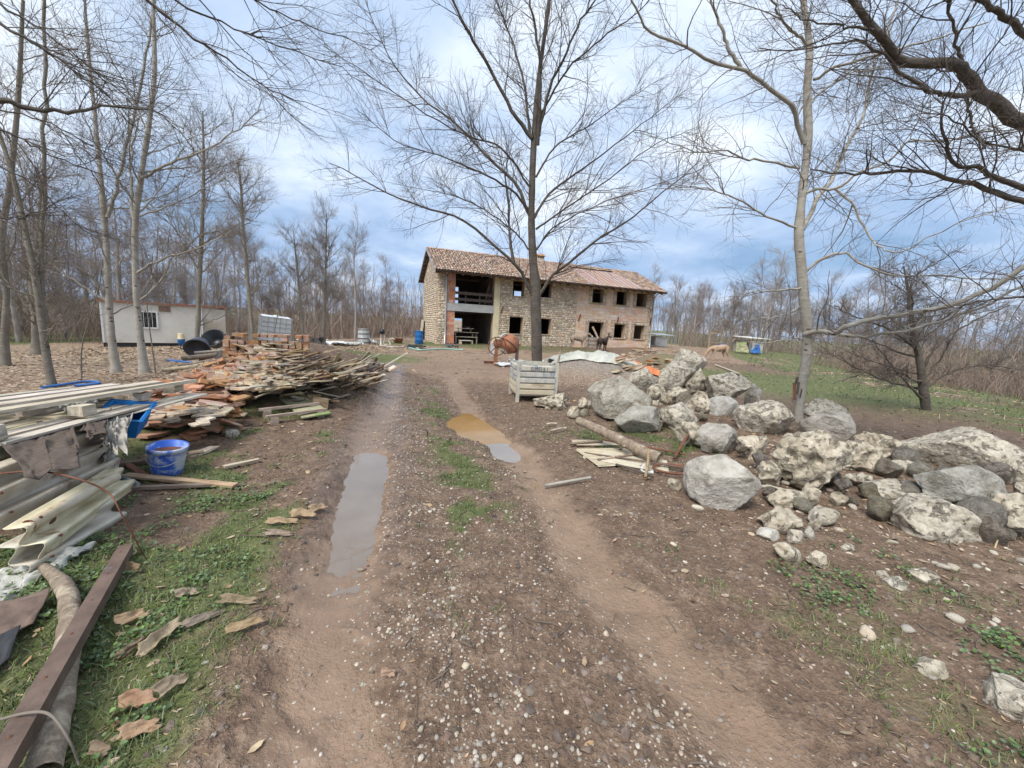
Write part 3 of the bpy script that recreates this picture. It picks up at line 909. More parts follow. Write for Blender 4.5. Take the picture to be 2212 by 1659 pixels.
# small round leaves of ground ivy
a6 = np.linspace(0, 2 * np.pi, 6, endpoint=False)
LEAF = np.concatenate([[(0, 0, 0)], np.stack([np.cos(a6) * (1 + 0.12 * np.cos(a6 * 3)), np.sin(a6), 0.22 + 0.12 * np.cos(a6 * 2)], 1)])
LEAFT = np.array([(0, i + 1, (i + 1) % 6 + 1) for i in range(6)])
p, q = pick(400, -3.6, 3.0, 0.9, 4.2, lambda x, y, m: np.clip(sstep(0.55, 1.0, m['xl'] - x) * (1 - sstep(2.6, 4, y)) * sstep(0.40, 0.55, m['n2']) + sstep(0.55, 1.0, x - m['xr']) * sstep(0.53, 0.63, m['n2']) * 0.8 * (1 - sstep(2.4, 3.6, y)), 0, 1), 4)
pp = np.repeat(p, 14, 0)
pp[:, :2] += q.normal(0, 0.035, (len(pp), 2))
pp[:, 2] = ground_z(pp[:, 0], pp[:, 1]) + 0.008 + 0.03 * q.random(len(pp))
n = len(pp)
o = obj('ground_ivy', scatter('ground_ivy', LEAF, LEAFT, pp, rotz(q.random(n) * 6.28) @ rotx(q.normal(0, 0.45, n)), 0.0055 + 0.0075 * q.random(n), M['clover']), M['clover'])
tag(o, 'low dark green ground ivy with round leaves', kind='stuff')

# dead leaves
DL = np.array([(-1, 0, 0.10), (-0.35, -0.42, 0.02), (0.45, -0.38, 0.06), (1, 0, 0.22), (0.45, 0.40, 0.16), (-0.35, 0.45, 0.12), (0, 0, 0.0)])
DLT = np.array([(6, 0, 1), (6, 1, 2), (6, 2, 3), (6, 3, 4), (6, 4, 5), (6, 5, 0)])
p, q = pick(14000, -24, 20, 1.0, 26, lambda x, y, m: np.clip(m['litter'] + 0.05 + 0.35 * sstep(0.3, 0.8, m['xl'] - x) * (y < 6), 0, 1), 5, 1.5)
n = len(p)
p[:, 2] += 0.008
o = obj('dead_leaf_litter', scatter('dead_leaf_litter', DL, DLT, p, rotz(q.random(n) * 6.28) @ rotx(q.normal(0, 0.5, n)), (0.013 + 0.026 * q.random(n)) * (0.75 + p[:, 1] * 0.07), M['dry_leaf']), M['dry_leaf'])
tag(o, 'brown fallen leaves spread over the ground', kind='stuff')

# gravel
ICO_V = np.array([(0, 0, -1), (0.72, -0.53, -0.45), (-0.28, -0.85, -0.45), (-0.89, 0, -0.45), (-0.28, 0.85, -0.45), (0.72, 0.53, -0.45), (0.28, -0.85, 0.45), (-0.72, -0.53, 0.45), (-0.72, 0.53, 0.45), (0.28, 0.85, 0.45), (0.89, 0, 0.45), (0, 0, 1)])
ICO_T = np.array([(0, 1, 2), (1, 0, 5), (0, 2, 3), (0, 3, 4), (0, 4, 5), (1, 5, 10), (2, 1, 6), (3, 2, 7), (4, 3, 8), (5, 4, 9), (1, 10, 6), (2, 6, 7), (3, 7, 8), (4, 8, 9), (5, 9, 10), (6, 10, 11), (7, 6, 11), (8, 7, 11), (9, 8, 11), (10, 9, 11)])
p, q = pick(7000, -4, 5, 1.0, 10, lambda x, y, m: np.clip(m['gravel'] * (0.25 + 1.3 * sstep(0.45, 0.62, m['n2'])) + 0.06 + 0.10 * (x > m['xr'] + 0.5), 0, 1) * (1 - 0.75 * m['grass']) * (1 - 0.75 * m['rr']) * sstep(-0.6, -0.3, x - m['xl'] + 0.2), 6, 1.7)
n = len(p)
sz = 0.003 + 0.0085 * q.random(n) ** 3.0 + 0.0006 * p[:, 1]
o = obj('gravel', scatter('gravel', ICO_V, ICO_T, p, rotz(q.random(n) * 6.28) @ rotx(q.normal(0, 0.4, n)), np.stack([sz * (0.9 + 0.6 * q.random(n)), sz, sz * (0.45 + 0.35 * q.random(n))], 1), M['pebble']), M['pebble'])
tag(o, 'loose pale gravel trodden into the track', kind='stuff')
p, q = pick(5000, 1.0, 5.6, 10.5, 16, lambda x, y, m: gauss(x, y, 3.1, 13.2, 2.0, 1.9), 16)
n = len(p)
sz = 0.010 + 0.020 * q.random(n) ** 2
o = obj('gravel', scatter('gravel', ICO_V, ICO_T, p, rotz(q.random(n) * 6.28), np.stack([sz, sz * 0.8, sz * 0.6], 1), M['pebble']), M['pebble'])
tag(o, 'grey gravel heaped under the tarpaulin', kind='stuff')
# mud clods along the shoulders
p, q = pick(5200, -4.6, 3.5, 1.0, 11, lambda x, y, m: np.clip(0.25 + 0.6 * np.exp(-((np.abs(x - m['xr']) - 0.5) / 0.3) ** 2) + 0.5 * np.exp(-((x - m['xl'] + 0.6) / 0.35) ** 2), 0, 1) * (1 - m['rut']) * (1 - m['grass']), 7, 1.3)
n = len(p)
M['clod'] = mat('mud clods', (0.085, 0.058, 0.043), (0.20, 0.145, 0.108), 25, 0.9, 0.3, vary=0.35, attr=True)
sz = 0.008 + 0.022 * q.random(n) ** 2.5
p[:, 2] -= 0.2 * sz
o = obj('mud_clod_scatter', scatter('mud_clod_scatter', ICO_V * (1 + 0.25 * rng.normal(0, 1, ICO_V.shape)), ICO_T, p, rotz(q.random(n) * 6.28) @ rotx(q.normal(0, 0.6, n)), np.stack([sz * 1.3, sz, sz * 0.7], 1), M['clod']), M['clod'])
tag(o, 'churned brown mud clods along the track', kind='stuff')
# leaf crumbs and straw trodden into the soil
p, q = pick(17000, -5, 7, 1.0, 9, lambda x, y, m: np.clip(0.30 + 0.7 * sstep(0.45, 0.6, m['n']) , 0, 1) * (1 - 0.95 * m['rut']) * np.clip(0.25 + sstep(0.2, 0.6, x - m['xr']) + sstep(0.2, 0.6, m['xl'] - x), 0, 1), 9, 1.5)
n = len(p)
p[:, 2] += 0.004
o = obj('leaf_crumbs', scatter('leaf_crumbs', DL, DLT, p, rotz(q.random(n) * 6.28) @ rotx(q.normal(0, 0.5, n)), np.stack([1.0 + q.random(n), 0.4 + 0.6 * q.random(n), np.ones(n)], 1) * ((0.004 + 0.008 * q.random(n) ** 2) * (0.8 + 0.12 * p[:, 1]))[:, None], M['dry_leaf']), M['dry_leaf'])
tag(o, 'brown leaf crumbs and straw trodden into the soil', kind='stuff')
# fine twigs and splinters lying about
p, q = pick(4200, -8, 8, 1.0, 12, lambda x, y, m: np.clip(0.18 + 0.5 * m['litter'] + 0.3 * m['pile'], 0, 1) * (1 - 0.9 * m['rut']), 8, 1.3)
n = len(p)
ang = q.random(n) * 6.28
ln = 0.03 + 0.22 * q.random(n) ** 2.5
k = np.linspace(-0.5, 0.5, 4)
dirs = np.stack([np.cos(ang), np.sin(ang), q.normal(0, 0.06, n)], 1)
PT = p[:, None, :] + dirs[:, None, :] * ln[:, None, None] * k[None, :, None] + q.normal(0, 0.006, (n, 4, 3)) + np.array((0, 0, 0.012))
V, F = tubes(PT, np.repeat((0.0012 + 0.004 * q.random(n) ** 2)[:, None], 4, 1) * np.array([1, 0.95, 0.85, 0.5]), 4)
o = obj('twig_litter', np_mesh('twig_litter', V, F, True), M['twig'])
tag(o, 'thin dead twigs and splinters strewn on the ground', kind='stuff')

# ------------------------------------------------------------------ the farmhouse
HW_LEN, HW_WID, EAVE, RISE, OVF, OVS, TH = 19.6, 7.14, 5.7, 1.72, 1.05, 0.38, 0.45
house = thing('farmhouse', 'half-restored two-storey stone and clay-block farmhouse with tiled roof', 'farmhouse', (HL[0], HL[1], 0), 0.3668)
front_open = [(1.30, 4.32, 3.20, 5.40), (1.29, 4.32, 0.10, 2.62), (5.86, 6.80, 4.09, 5.26), (5.72, 6.84, 0.20, 2.45), (8.25, 9.20, 4.15, 5.28), (8.45, 9.36, 1.20, 2.46),
              (13.11, 14.16, 4.08, 5.24), (15.55, 16.62, 4.06, 5.24), (17.66, 18.75, 4.05, 5.24), (12.99, 14.45, 0.25, 2.43), (15.59, 16.70, 1.19, 2.39), (17.72, 18.82, 1.17, 2.38)]
back_open = [(2.42, 3.12, 3.25, 5.05), (2.05, 3.55, 1.0, 2.2), (4.7, 5.5, 1.0, 2.2), (8.5, 9.4, 4.1, 5.2), (13.2, 14.1, 4.1, 5.2)]


def wall_cells(mb, length, z0, z1, opens, org, du, dn, thick):
    """a wall with real openings and reveals; org + du*a + z, thickness along dn"""
    xs = sorted({0.0, length, *[o[0] for o in opens], *[o[1] for o in opens]})
    zs = sorted({z0, z1, *[o[2] for o in opens], *[o[3] for o in opens]})
    full = np.ones((len(xs) - 1, len(zs) - 1), bool)
    for i in range(len(xs) - 1):
        for j in range(len(zs) - 1):
            a, z = (xs[i] + xs[i + 1]) / 2, (zs[j] + zs[j + 1]) / 2
            if any(o[0] < a < o[1] and o[2] < z < o[3] for o in opens):
                full[i, j] = False
    org, du, dn = np.array(org, float), np.array(du, float), np.array(dn, float)
    up = np.array((0, 0, 1.0))
    pt = lambda a, t, z: org + du * a + dn * t + up * z
    Fq = []
    for i in range(full.shape[0]):
        for j in range(full.shape[1]):
            if not full[i, j]:
                continue
            a0, a1, b0, b1 = xs[i], xs[i + 1], zs[j], zs[j + 1]
            Fq.append([pt(a0, 0, b0), pt(a1, 0, b0), pt(a1, 0, b1), pt(a0, 0, b1)])
            Fq.append([pt(a1, thick, b0), pt(a0, thick, b0), pt(a0, thick, b1), pt(a1, thick, b1)])
            for di, dj, q in ((-1, 0, [(a0, b1), (a0, b0)]), (1, 0, [(a1, b0), (a1, b1)]), (0, -1, [(a0, b0), (a1, b0)]), (0, 1, [(a1, b1), (a0, b1)])):
                ii, jj = i + di, j + dj
                if 0 <= ii < full.shape[0] and 0 <= jj < full.shape[1] and full[ii, jj]:
                    continue
                (p0, q0), (p1, q1) = q
                Fq.append([pt(p0, 0, q0), pt(p0, thick, q0), pt(p1, thick, q1), pt(p1, 0, q1)])
    V = np.array(Fq).reshape(-1, 3)
    mb.add(V, np.arange(len(V)).reshape(-1, 4))


mb = MB()
wall_cells(mb, HW_LEN, -0.6, EAVE - 0.03, front_open, (0, 0, 0), (1, 0, 0), (0, 1, 0), TH)
wall_front = mb.build('wall', M['mortar'], house)
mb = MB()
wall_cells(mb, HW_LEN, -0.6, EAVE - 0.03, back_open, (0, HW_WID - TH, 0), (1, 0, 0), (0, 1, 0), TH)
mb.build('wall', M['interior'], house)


def gable(a0, a1, name):
    m = MB()
    ys = [TH + 0.003, HW_WID / 2, HW_WID - TH - 0.003]
    z0 = -0.6
    prof = [(ys[0], z0), (ys[2], z0), (ys[2], EAVE - 0.10), (ys[1], EAVE + RISE - 0.22), (ys[0], EAVE - 0.10)]
    V = [(a0, y, z) for y, z in prof] + [(a1, y, z) for y, z in prof]
    m.add(V, [np.array([[4, 3, 2, 1, 0], [5, 6, 7, 8, 9]]), np.array([(i, (i + 1) % 5, (i + 1) % 5 + 5, i + 5) for i in range(5)])])
    return m.build(name, M['mortar'], house)


wall_gable = gable(0.0, TH, 'wall')
gable(HW_LEN - TH, HW_LEN, 'wall')
m = MB()
m.box(TH + 0.01, HW_LEN - TH - 0.01, TH + 0.01, HW_WID - TH - 0.01, 2.66, 2.98)
m.build('floor_slab', M['concrete'], house)
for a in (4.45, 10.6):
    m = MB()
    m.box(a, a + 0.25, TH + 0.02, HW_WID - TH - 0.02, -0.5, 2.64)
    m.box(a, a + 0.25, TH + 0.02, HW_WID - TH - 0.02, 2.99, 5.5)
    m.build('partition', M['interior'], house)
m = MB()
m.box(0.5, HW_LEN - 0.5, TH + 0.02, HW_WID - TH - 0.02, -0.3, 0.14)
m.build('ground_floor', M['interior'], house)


# stones: irregular domed polygons set proud of the mortar
def stone_mesh(seed):
    q = np.random.default_rng(seed)
    k = 8
    a = np.linspace(0, 2 * np.pi, k, endpoint=False) + q.normal(0, 0.12, k)
    sx = np.sign(np.cos(a)) * np.abs(np.cos(a)) ** 0.55 * 0.5 * (1 + q.normal(0, 0.06, k))
    sz = np.sign(np.sin(a)) * np.abs(np.sin(a)) ** 0.55 * 0.5 * (1 + q.normal(0, 0.06, k))
    V = [(x, 0.6, z) for x, z in zip(sx, sz)] + [(x * 0.97, -0.35, z * 0.97) for x, z in zip(sx, sz)] + [(x * 0.62 + 0.04, -0.9 + q.normal(0, 0.1), z * 0.62) for x, z in zip(sx, sz)] + [(0, -1, 0)]
    F4 = [(r * k + i, r * k + (i + 1) % k, (r + 1) * k + (i + 1) % k, (r + 1) * k + i) for r in range(2) for i in range(k)]
    F3 = [(2 * k + i, 2 * k + (i + 1) % k, 3 * k) for i in range(k)]
    return np.array(V), np.array(F4), np.array(F3)


STONES = [stone_mesh(i) for i in range(8)]
STONE_ME = [np_mesh('stone', v, [f4, f3], True) for v, f4, f3 in STONES]
for me in STONE_ME:
    me.materials.append(M['wallstone_o'])


def courses(a0, a1, z0, z1, hmin, hmax, wmin, wmax, seed, opens=(), gap=0.012, inside=None):
    q = np.random.default_rng(seed)
    out = []
    z = z0
    while z < z1 - hmin * 0.5:
        h = q.uniform(hmin, hmax)
        a = a0 + q.uniform(-wmax, 0) * 0.5
        while a < a1:
            w = q.uniform(wmin, wmax)
            ca, cz = a + w / 2, z + h / 2 + q.normal(0, 0.012)
            x0, x1 = max(a, a0), min(a + w, a1)
            a += w
            if x1 - x0 < wmin * 0.4:
                continue
            hit = False
            for o in opens:
                if x1 > o[0] - 0.02 and x0 < o[1] + 0.02 and cz + h / 2 > o[2] - 0.02 and cz - h / 2 < o[3] + 0.02:
                    # trim against the jamb where the stone reaches past it
                    if x0 < o[0] - wmin * 0.5:
                        x1 = o[0] - 0.02
                    elif x1 > o[1] + wmin * 0.5:
                        x0 = o[1] + 0.02
                    else:
                        hit = True
            if hit or x1 - x0 < wmin * 0.4 or (inside and not inside((x0 + x1) / 2, cz)):
                continue
            out.append(((x0 + x1) / 2, cz, x1 - x0 - gap, h - gap))
        z += h
    return out


def joined_stones(name, lst, to3d, depth, mt, parent, seed):
    q = np.random.default_rng(seed)
    m = MB()
    rnds = []
    for a, z, w, h in lst:
        v, f4, f3 = STONES[q.integers(8)]
        vv = v * np.array((w, depth, h * 1.02))
        if q.random() < 0.5:
            vv[:, 0] *= -1
            f4, f3 = f4[:, ::-1], f3[:, ::-1]
        m.add(to3d(vv, a, z), [f4, f3])
        rnds.append(np.full(len(v), q.random()))
    o = obj(name, m.mesh(name, True, {'rnd': np.concatenate(rnds)}), mt, parent)
    return tag(o, kind='stuff')


to_front = lambda v, a, z: v + np.array((a, 0.0, z))
big = courses(4.80, 11.65, 0.05, 5.38, 0.11, 0.21, 0.14, 0.38, 5, front_open)
big.sort(key=lambda s: -s[2] * s[3])
q = np.random.default_rng(12)
for a, z, w, h in big[:300]:
    o = obj('stone', STONE_ME[q.integers(8)], None, wall_front, loc=(a, 0, z), scale=(w, 0.035 + 0.02 * q.random(), h * 1.02))
joined_stones('stonework', big[300:], to_front, 0.045, M['wallstone'], wall_front, 3)
# rough masonry at the corner beside the rain pipe, and the thin flat stones framing the right windows
corner = courses(0.02, 0.66, -0.1, 5.45, 0.07, 0.16, 0.18, 0.42, 8)
joined_stones('quoin_stonework', corner, to_front, 0.04, M['wallstone'], wall_front, 4)
frames = []
for o in front_open[6:]:
    for x0, x1 in ((o[0] - 0.36, o[0] - 0.02), (o[1] + 0.02, o[1] + 0.36)):
        frames += courses(x0, x1, max(o[2], 0.3), o[3] + 0.05, 0.06, 0.12, 0.14, 0.34, int(o[0] * 50 + x0 * 10))
    frames += courses(o[0] - 0.30, o[1] + 0.30, o[3] + 0.04, o[3] + 0.24, 0.18, 0.20, 0.08, 0.13, int(o[1] * 90))
frames += courses(HW_LEN - 0.55, HW_LEN - 0.02, 0.1, 5.2, 0.07, 0.15, 0.16, 0.36, 78)
joined_stones('window_stonework', frames, lambda v, a, z: v + np.array((a, -0.012, z)), 0.035, M['wallstone'], wall_front, 9)
# gable: small rubble stones
gl = lambda b, z: z < EAVE - 0.15 + (RISE - 0.15) * (1 - abs(b - HW_WID / 2) / (HW_WID / 2))
gst = courses(0.03, HW_WID - 0.05, -0.1, EAVE + RISE - 0.25, 0.11, 0.19, 0.12, 0.30, 15, inside=gl)
joined_stones('gable_stonework', gst, lambda v, b, z: np.stack([v[:, 1], -v[:, 0] + b, v[:, 2] + z], 1), 0.05, M['wallstone'], wall_gable, 6)
# big clay blocks on the right half, each its own piece
BRK = np_mesh('brick', MB().box(-0.5, 0.5, -1, 0.6, -0.5, 0.5).V[0], BOXF)
BRK.materials.append(M['block'])
blk = []
z = 0.0
row = 0
while z < 5.30:
    h = 0.245
    a = 11.66 - (0.25 if row % 2 else 0.0)
    while a < HW_LEN - 0.55:
        x0, x1 = max(a, 11.66), min(a + 0.5, HW_LEN - 0.56)
        a += 0.5
        cut = [(x0, x1)]
        for o in front_open[6:]:
            e0, e1, f0, f1 = o[0] - 0.37, o[1] + 0.37, o[2] - 0.02, o[3] + 0.26
            if z + h > f0 and z < f1:
                nc = []
                for c0, c1 in cut:
                    if c1 <= e0 or c0 >= e1:
                        nc.append((c0, c1))
                    else:
                        if c0 < e0:
                            nc.append((c0, e0))
                        if c1 > e1:
                            nc.append((e1, c1))
                cut = nc
        for c0, c1 in cut:
            if c1 - c0 > 0.08:
                blk.append(((c0 + c1) / 2, z + h / 2, c1 - c0 - 0.010, h - 0.010))
    z += h
    row += 1
blk.sort(key=lambda s: -s[2])
for a, z, w, h in blk[:298]:
    obj('brick', BRK, None, wall_front, loc=(a, 0, z), scale=(w, 0.012 + 0.008 * rng.random(), h))
m = MB()
for a, z, w, h in blk[298:]:
    m.box(a - w / 2, a + w / 2, -0.014, 0.01, z - h / 2, z + h / 2)
if m.n:
    tag(m.build('brickwork', M['block'], wall_front), kind='stuff')
# red hollow blocks of the pier between pipe and loggia
HB = np_mesh('brick', MB().box(-0.5, 0.5, -1, 0.6, -0.5, 0.5).V[0], BOXF)
HB.materials.append(M['hollow'])
for z0, z1 in ((0.2, 2.60), (3.22, 5.35)):
    z, row = z0, 0
    while z < z1 - 0.1:
        for x0, x1 in (((0.70, 0.99), (1.0, 1.29)) if row % 2 else ((0.70, 0.84), (0.85, 1.14), (1.15, 1.29))):
            obj('brick', HB, None, wall_front, loc=((x0 + x1) / 2, 0, z + 0.1), scale=(x1 - x0, 0.02 + 0.006 * rng.random(), 0.19))
        z += 0.2
        row += 1

m = MB()
m.box(0.67, 4.36, -0.09, 0.30, 2.62, 3.19)
m.build('concrete_beam', M['concrete'], house)
m = MB()
m.box(4.33, 4.62, -0.07, 0.2, 0.1, 5.42)
m.box(4.62, 4.80, -0.055, 0.2, 0.1, 5.42)
m.build('insulation_strip', M['foam'], house)
for z in (3.42, 3.88):
    MB().box(1.25, 4.34, 0.10, 0.15, z, z + 0.20).build('guard_board', M['dark_wood'], house)
for a in (2.1, 3.2):
    MB().box(a, a + 0.08, 0.16, 0.24, 3.0, 4.15).build('guard_post', M['dark_wood'], house)
for o in (front_open[2], front_open[4], front_open[5], *front_open[6:9], *front_open[10:]):
    MB().box(o[0] - 0.06, o[1] + 0.06, -0.075, TH * 0.7, o[2] - 0.07, o[2] + 0.002).build('window_sill', M['slab'], house)
# the walled-up lower part of the second doorway, and the boarded foot of the stable door
m = MB()
for i, (x0, x1, z0, z1) in enumerate([(5.75, 6.2, 0.3, 0.62), (6.22, 6.8, 0.3, 0.64), (5.75, 6.1, 0.64, 0.98), (6.12, 6.8, 0.66, 1.0), (5.75, 6.8, 1.06, 1.14)]):
    MB().box(x0, x1, 0.12, 0.28, z0, z1).build('infill_slab', M['slab'], house)
MB().box(12.99, 14.44, 0.16, 0.24, 0.2, 1.15).build('stable_door_foot', M['grey_wood'], house)
for z in (0.48, 0.82):
    MB().box(12.99, 14.44, 0.13, 0.16, z, z + 0.06).build('door_batten', M['wood'], house)
# anchor irons and rain pipes
for a, z, t in ((5.02, 2.95, 0.3), (11.95, 2.75, 0.3), (15.80, 2.72, 0.25), (19.35, 2.8, 0.1)):
    m = MB()
    Mx = Matrix.Translation((a, -0.08, z)) @ Matrix.Rotation(t, 4, 'Y')
    m.box(-0.035, 0.035, -0.03, 0.03, -0.30, 0.30, Mx)
    m.build('anchor_iron', M['rust'], house)
pr = [(0.60, -OVF + 0.18, 5.55), (0.60, -0.75, 5.50), (0.60, -0.16, 5.25), (0.60, -0.12, 4.8), (0.58, -0.12, 0.15)]
MB().tube(catmull(pr, 16), 0.055, 10).build('rain_pipe', M['zinc'], house, smooth=True)
pr = [(HW_LEN + 0.12, -OVF + 0.15, 5.55), (HW_LEN + 0.05, -0.5, 5.35), (HW_LEN - 0.08, -0.12, 4.9), (HW_LEN - 0.08, -0.10, 3.4), (HW_LEN - 0.08, -0.10, 0.4)]
MB().tube(catmull(pr, 16), 0.05, 10).build('rain_pipe', M['zinc'], house, smooth=True)

# roof: deck, rafters, gutter, clay tiles, a bare red sheet, chimney
YR = HW_WID / 2
slope = math.atan2(RISE, YR)
ez = EAVE - OVF * math.tan(slope) + 0.06
for sgn in (1, -1):
    y0, y1 = (-OVF, YR) if sgn > 0 else (HW_WID + OVF, YR)
    m = MB()
    V = [(-OVS, y0, ez), (HW_LEN + OVS, y0, ez), (HW_LEN + OVS, y1, EAVE + RISE + 0.06), (-OVS, y1, EAVE + RISE + 0.06)]
    V = V + [(x, y, z + 0.10) for x, y, z in V]
    m.add(V, BOXF if sgn > 0 else BOXF[:, ::-1])
    roof_deck = m.build('roof_deck', M['brown_wood'], house)
    if sgn > 0:
        deck = roof_deck
k = 0
for a in np.arange(0.1, HW_LEN, 0.72):
    m = MB()
    m.add([(a, -OVF + 0.08, ez - 0.11), (a + 0.11, -OVF + 0.08, ez - 0.11), (a + 0.11, 0.35, EAVE - 0.03), (a, 0.35, EAVE - 0.03),
           (a, -OVF + 0.08, ez + 0.02), (a + 0.11, -OVF + 0.08, ez + 0.02), (a + 0.11, 0.35, EAVE + 0.12), (a, 0.35, EAVE + 0.12)], BOXF)
    m.build('rafter', M['brown_wood'], house)
for yb in np.arange(-0.9, HW_WID + 1.0, 0.55):
    zt = EAVE + RISE - abs(yb - YR) * math.tan(slope) + 0.02
    MB().box(-OVS + 0.03, 0.02, yb, yb + 0.10, zt - 0.13, zt).build('purlin_end', M['brown_wood'], house)
an_ = np.linspace(np.pi, 2 * np.pi, 8)
m = MB()
gp_ = np.stack([np.zeros(8), -OVF - 0.06 + 0.075 * np.cos(an_), ez + 0.06 + 0.075 * np.sin(an_)], 1)
V = np.concatenate([gp_ + np.array((-OVS, 0, 0)), gp_ + np.array((HW_LEN + OVS, 0, 0))])
m.add(V, np.array([(i, i + 1, i + 9, i + 8) for i in range(7)]))
m.build('gutter', M['gutter'], house)
for x0 in (-OVS - 0.03, HW_LEN + OVS):
    for (ya, yb) in ((-OVF - 0.05, YR), (HW_WID + OVF + 0.05, YR)):
        m = MB()
        za, zb = ez - 0.06, EAVE + RISE + 0.0
        V = [(x0, ya, za), (x0 + 0.03, ya, za), (x0 + 0.03, yb, zb), (x0, yb, zb)]
        m.add(V + [(x, y, z + 0.20) for x, y, z in V], BOXF if ya < yb else BOXF[:, ::-1])
        m.build('verge_board', M['zinc'], house)
# tiles: rows of half-round cover tiles over the deck
L_sl = math.hypot(YR + OVF, EAVE + RISE - ez)
du_ = np.array((0, (YR + OVF) / L_sl, (EAVE + RISE + 0.06 - ez) / L_sl))
nn_ = np.array((0, -du_[2], du_[1]))
ca = np.linspace(0, np.pi, 6)
TV = []
for s_, wr, hr in ((0, 0.098, 0.075), (0.46, 0.082, 0.062)):
    TV += [np.array((-math.cos(t) * wr, 0, 0)) + du_ * s_ + nn_ * (math.sin(t) * hr + (0.028 if s_ == 0 else 0.0)) for t in ca]
TV = np.array(TV)
TF = np.array([(i, i + 1, i + 7, i + 6) for i in range(5)])
pos = []
q = np.random.default_rng(4)
RED = (11.9, 17.9)
for a in np.arange(-OVS + 0.06, HW_LEN + OVS, 0.205):
    for s_ in np.arange(-0.06, L_sl - 0.1, 0.40):
        f = s_ / L_sl
        if RED[0] + 0.5 - 0.3 * f < a < RED[1] + 0.2 - 1.6 * f and 0.06 < f < 0.80:
            continue
        pos.append(np.array((a + q.normal(0, 0.012), -OVF, ez + 0.10)) + du_ * s_ + nn_ * (0.02 + 0.008 * q.random()))
pos = np.array(pos)
rt = rotz(q.normal(0, 0.03, len(pos)))
o = obj('roof_tiles', scatter('roof_tiles', TV, TF, pos, rt, np.ones(len(pos)), M['tile'], q.random(len(pos)), True), M['tile'], deck)
tag(o, kind='stuff')
for f0, f1, a0, a1 in [(0.07, 0.80, RED[0] + 0.35, RED[1] - 0.2)]:
    for i, aa in enumerate(np.arange(a0, a1, 0.49)):
        s0, s1 = f0 * L_sl, f1 * L_sl
        b0 = np.array((0, -OVF, ez + 0.10))
        m = MB()
        w = 0.48
        sh = -0.8
        for z_, wv in ((0.03, w), (0.06, 0.05)):
            V = [b0 + du_ * s0 + nn_ * 0.012 + np.array((aa, 0, 0)), b0 + du_ * s0 + nn_ * 0.012 + np.array((aa + wv, 0, 0)), b0 + du_ * s1 + nn_ * 0.012 + np.array((aa + wv + sh * 0.3, 0, 0)), b0 + du_ * s1 + nn_ * 0.012 + np.array((aa + sh * 0.3, 0, 0))]
            m.add(V + [v + nn_ * z_ for v in V], BOXF)
        m.build('roof_sheet', M['red_metal'], deck)
m = MB()
for a in np.arange(-OVS, HW_LEN + OVS - 0.3, 0.40):
    c8 = np.linspace(0, np.pi, 7)
    V = np.array([(a + dx, YR - math.cos(t) * 0.12, EAVE + RISE + 0.14 + math.sin(t) * 0.10 + (0.02 if dx else 0)) for dx in (0, 0.44) for t in c8])
    MB().add(V, np.array([(i + 1, i, i + 7, i + 8) for i in range(6)])).build('ridge_tile', M['clay'], deck, smooth=True)
ch = np.array((9.6, YR + 0.1))
m = MB()
m.box(ch[0] - 0.36, ch[0] + 0.36, ch[1] - 0.3, ch[1] + 0.3, EAVE + RISE - 0.3, EAVE + RISE + 0.40)
chim = m.build('chimney', M['slab'], deck)
for dx in (-0.3, -0.1, 0.1, 0.3):
    MB().box(ch[0] + dx - 0.05, ch[0] + dx + 0.05, ch[1] - 0.28, ch[1] + 0.28, EAVE + RISE + 0.40, EAVE + RISE + 0.60).build('flue_post', M['slab'], chim)
m = MB()
V = [(ch[0] - 0.46, ch[1] - 0.4, EAVE + RISE + 0.60), (ch[0] + 0.46, ch[1] - 0.4, EAVE + RISE + 0.60), (ch[0] + 0.46, ch[1] + 0.4, EAVE + RISE + 0.60), (ch[0] - 0.46, ch[1] + 0.4, EAVE + RISE + 0.60),
     (ch[0] - 0.46, ch[1], EAVE + RISE + 0.82), (ch[0] + 0.46, ch[1], EAVE + RISE + 0.82)]
m.add(V, [np.array([[0, 3, 2, 1], [0, 1, 5, 4], [2, 3, 4, 5]]), np.array([[1, 2, 5], [3, 0, 4]])])
m.build('chimney_cap', M['clay'], chim)


def HP(a, b, z=0.0):
    p = HL + HU * a + HV * b
    return (p[0], p[1], z)


# things kept inside and against the house
HR = 0.3668
wb = thing('workbench', 'makeshift tiered plank bench inside the open ground floor', 'workbench', HP(2.35, 1.2, 0.14), HR)
for (x0, x1, y0, y1, z) in [(-0.75, 1.05, -0.3, 0.3, 0.52), (-0.8, 1.2, 0.0, 0.5, 0.88), (-0.45, 0.85, 0.2, 0.6, 1.18)]:
    MB().box(x0, x1, y0, y1, z, z + 0.055).build('plank', M['pale_wood'], wb)
for (x, y, z0, z1) in [(-0.7, -0.25, 0, 0.52), (0.98, -0.25, 0, 0.52), (-0.68, 0.1, 0, 0.88), (0.7, 0.1, 0.575, 0.88), (-0.4, 0.3, 0.935, 1.18), (0.6, 0.3, 0.935, 1.18), (1.1, 0.4, 0, 0.88)]:
    MB().box(x, x + 0.06, y, y + 0.06, z0, z1).build('leg', M['pale_wood'], wb)
b = thing('basin', 'shallow grey basin on the top plank of the bench', 'basin', HP(2.75, 1.6, 1.375), HR)
MB().lathe([(0.10, 0), (0.26, 0.10), (0.28, 0.105), (0.24, 0.10), (0.09, 0.02)], 20).build('bowl', M['zinc'], b, smooth=True)
pt = thing('low_table', 'low yellowish plank table in front of the bench', 'table', HP(2.2, 0.1, 0.16), HR + 0.1)
MB().box(-0.45, 0.55, -0.3, 0.35, 0.26, 0.30).build('tabletop', M['pale_wood'], pt)
for x in (-0.42, 0.46):
    MB().box(x, x + 0.06, -0.28, 0.3, 0, 0.26).build('leg', M['pale_wood'], pt)
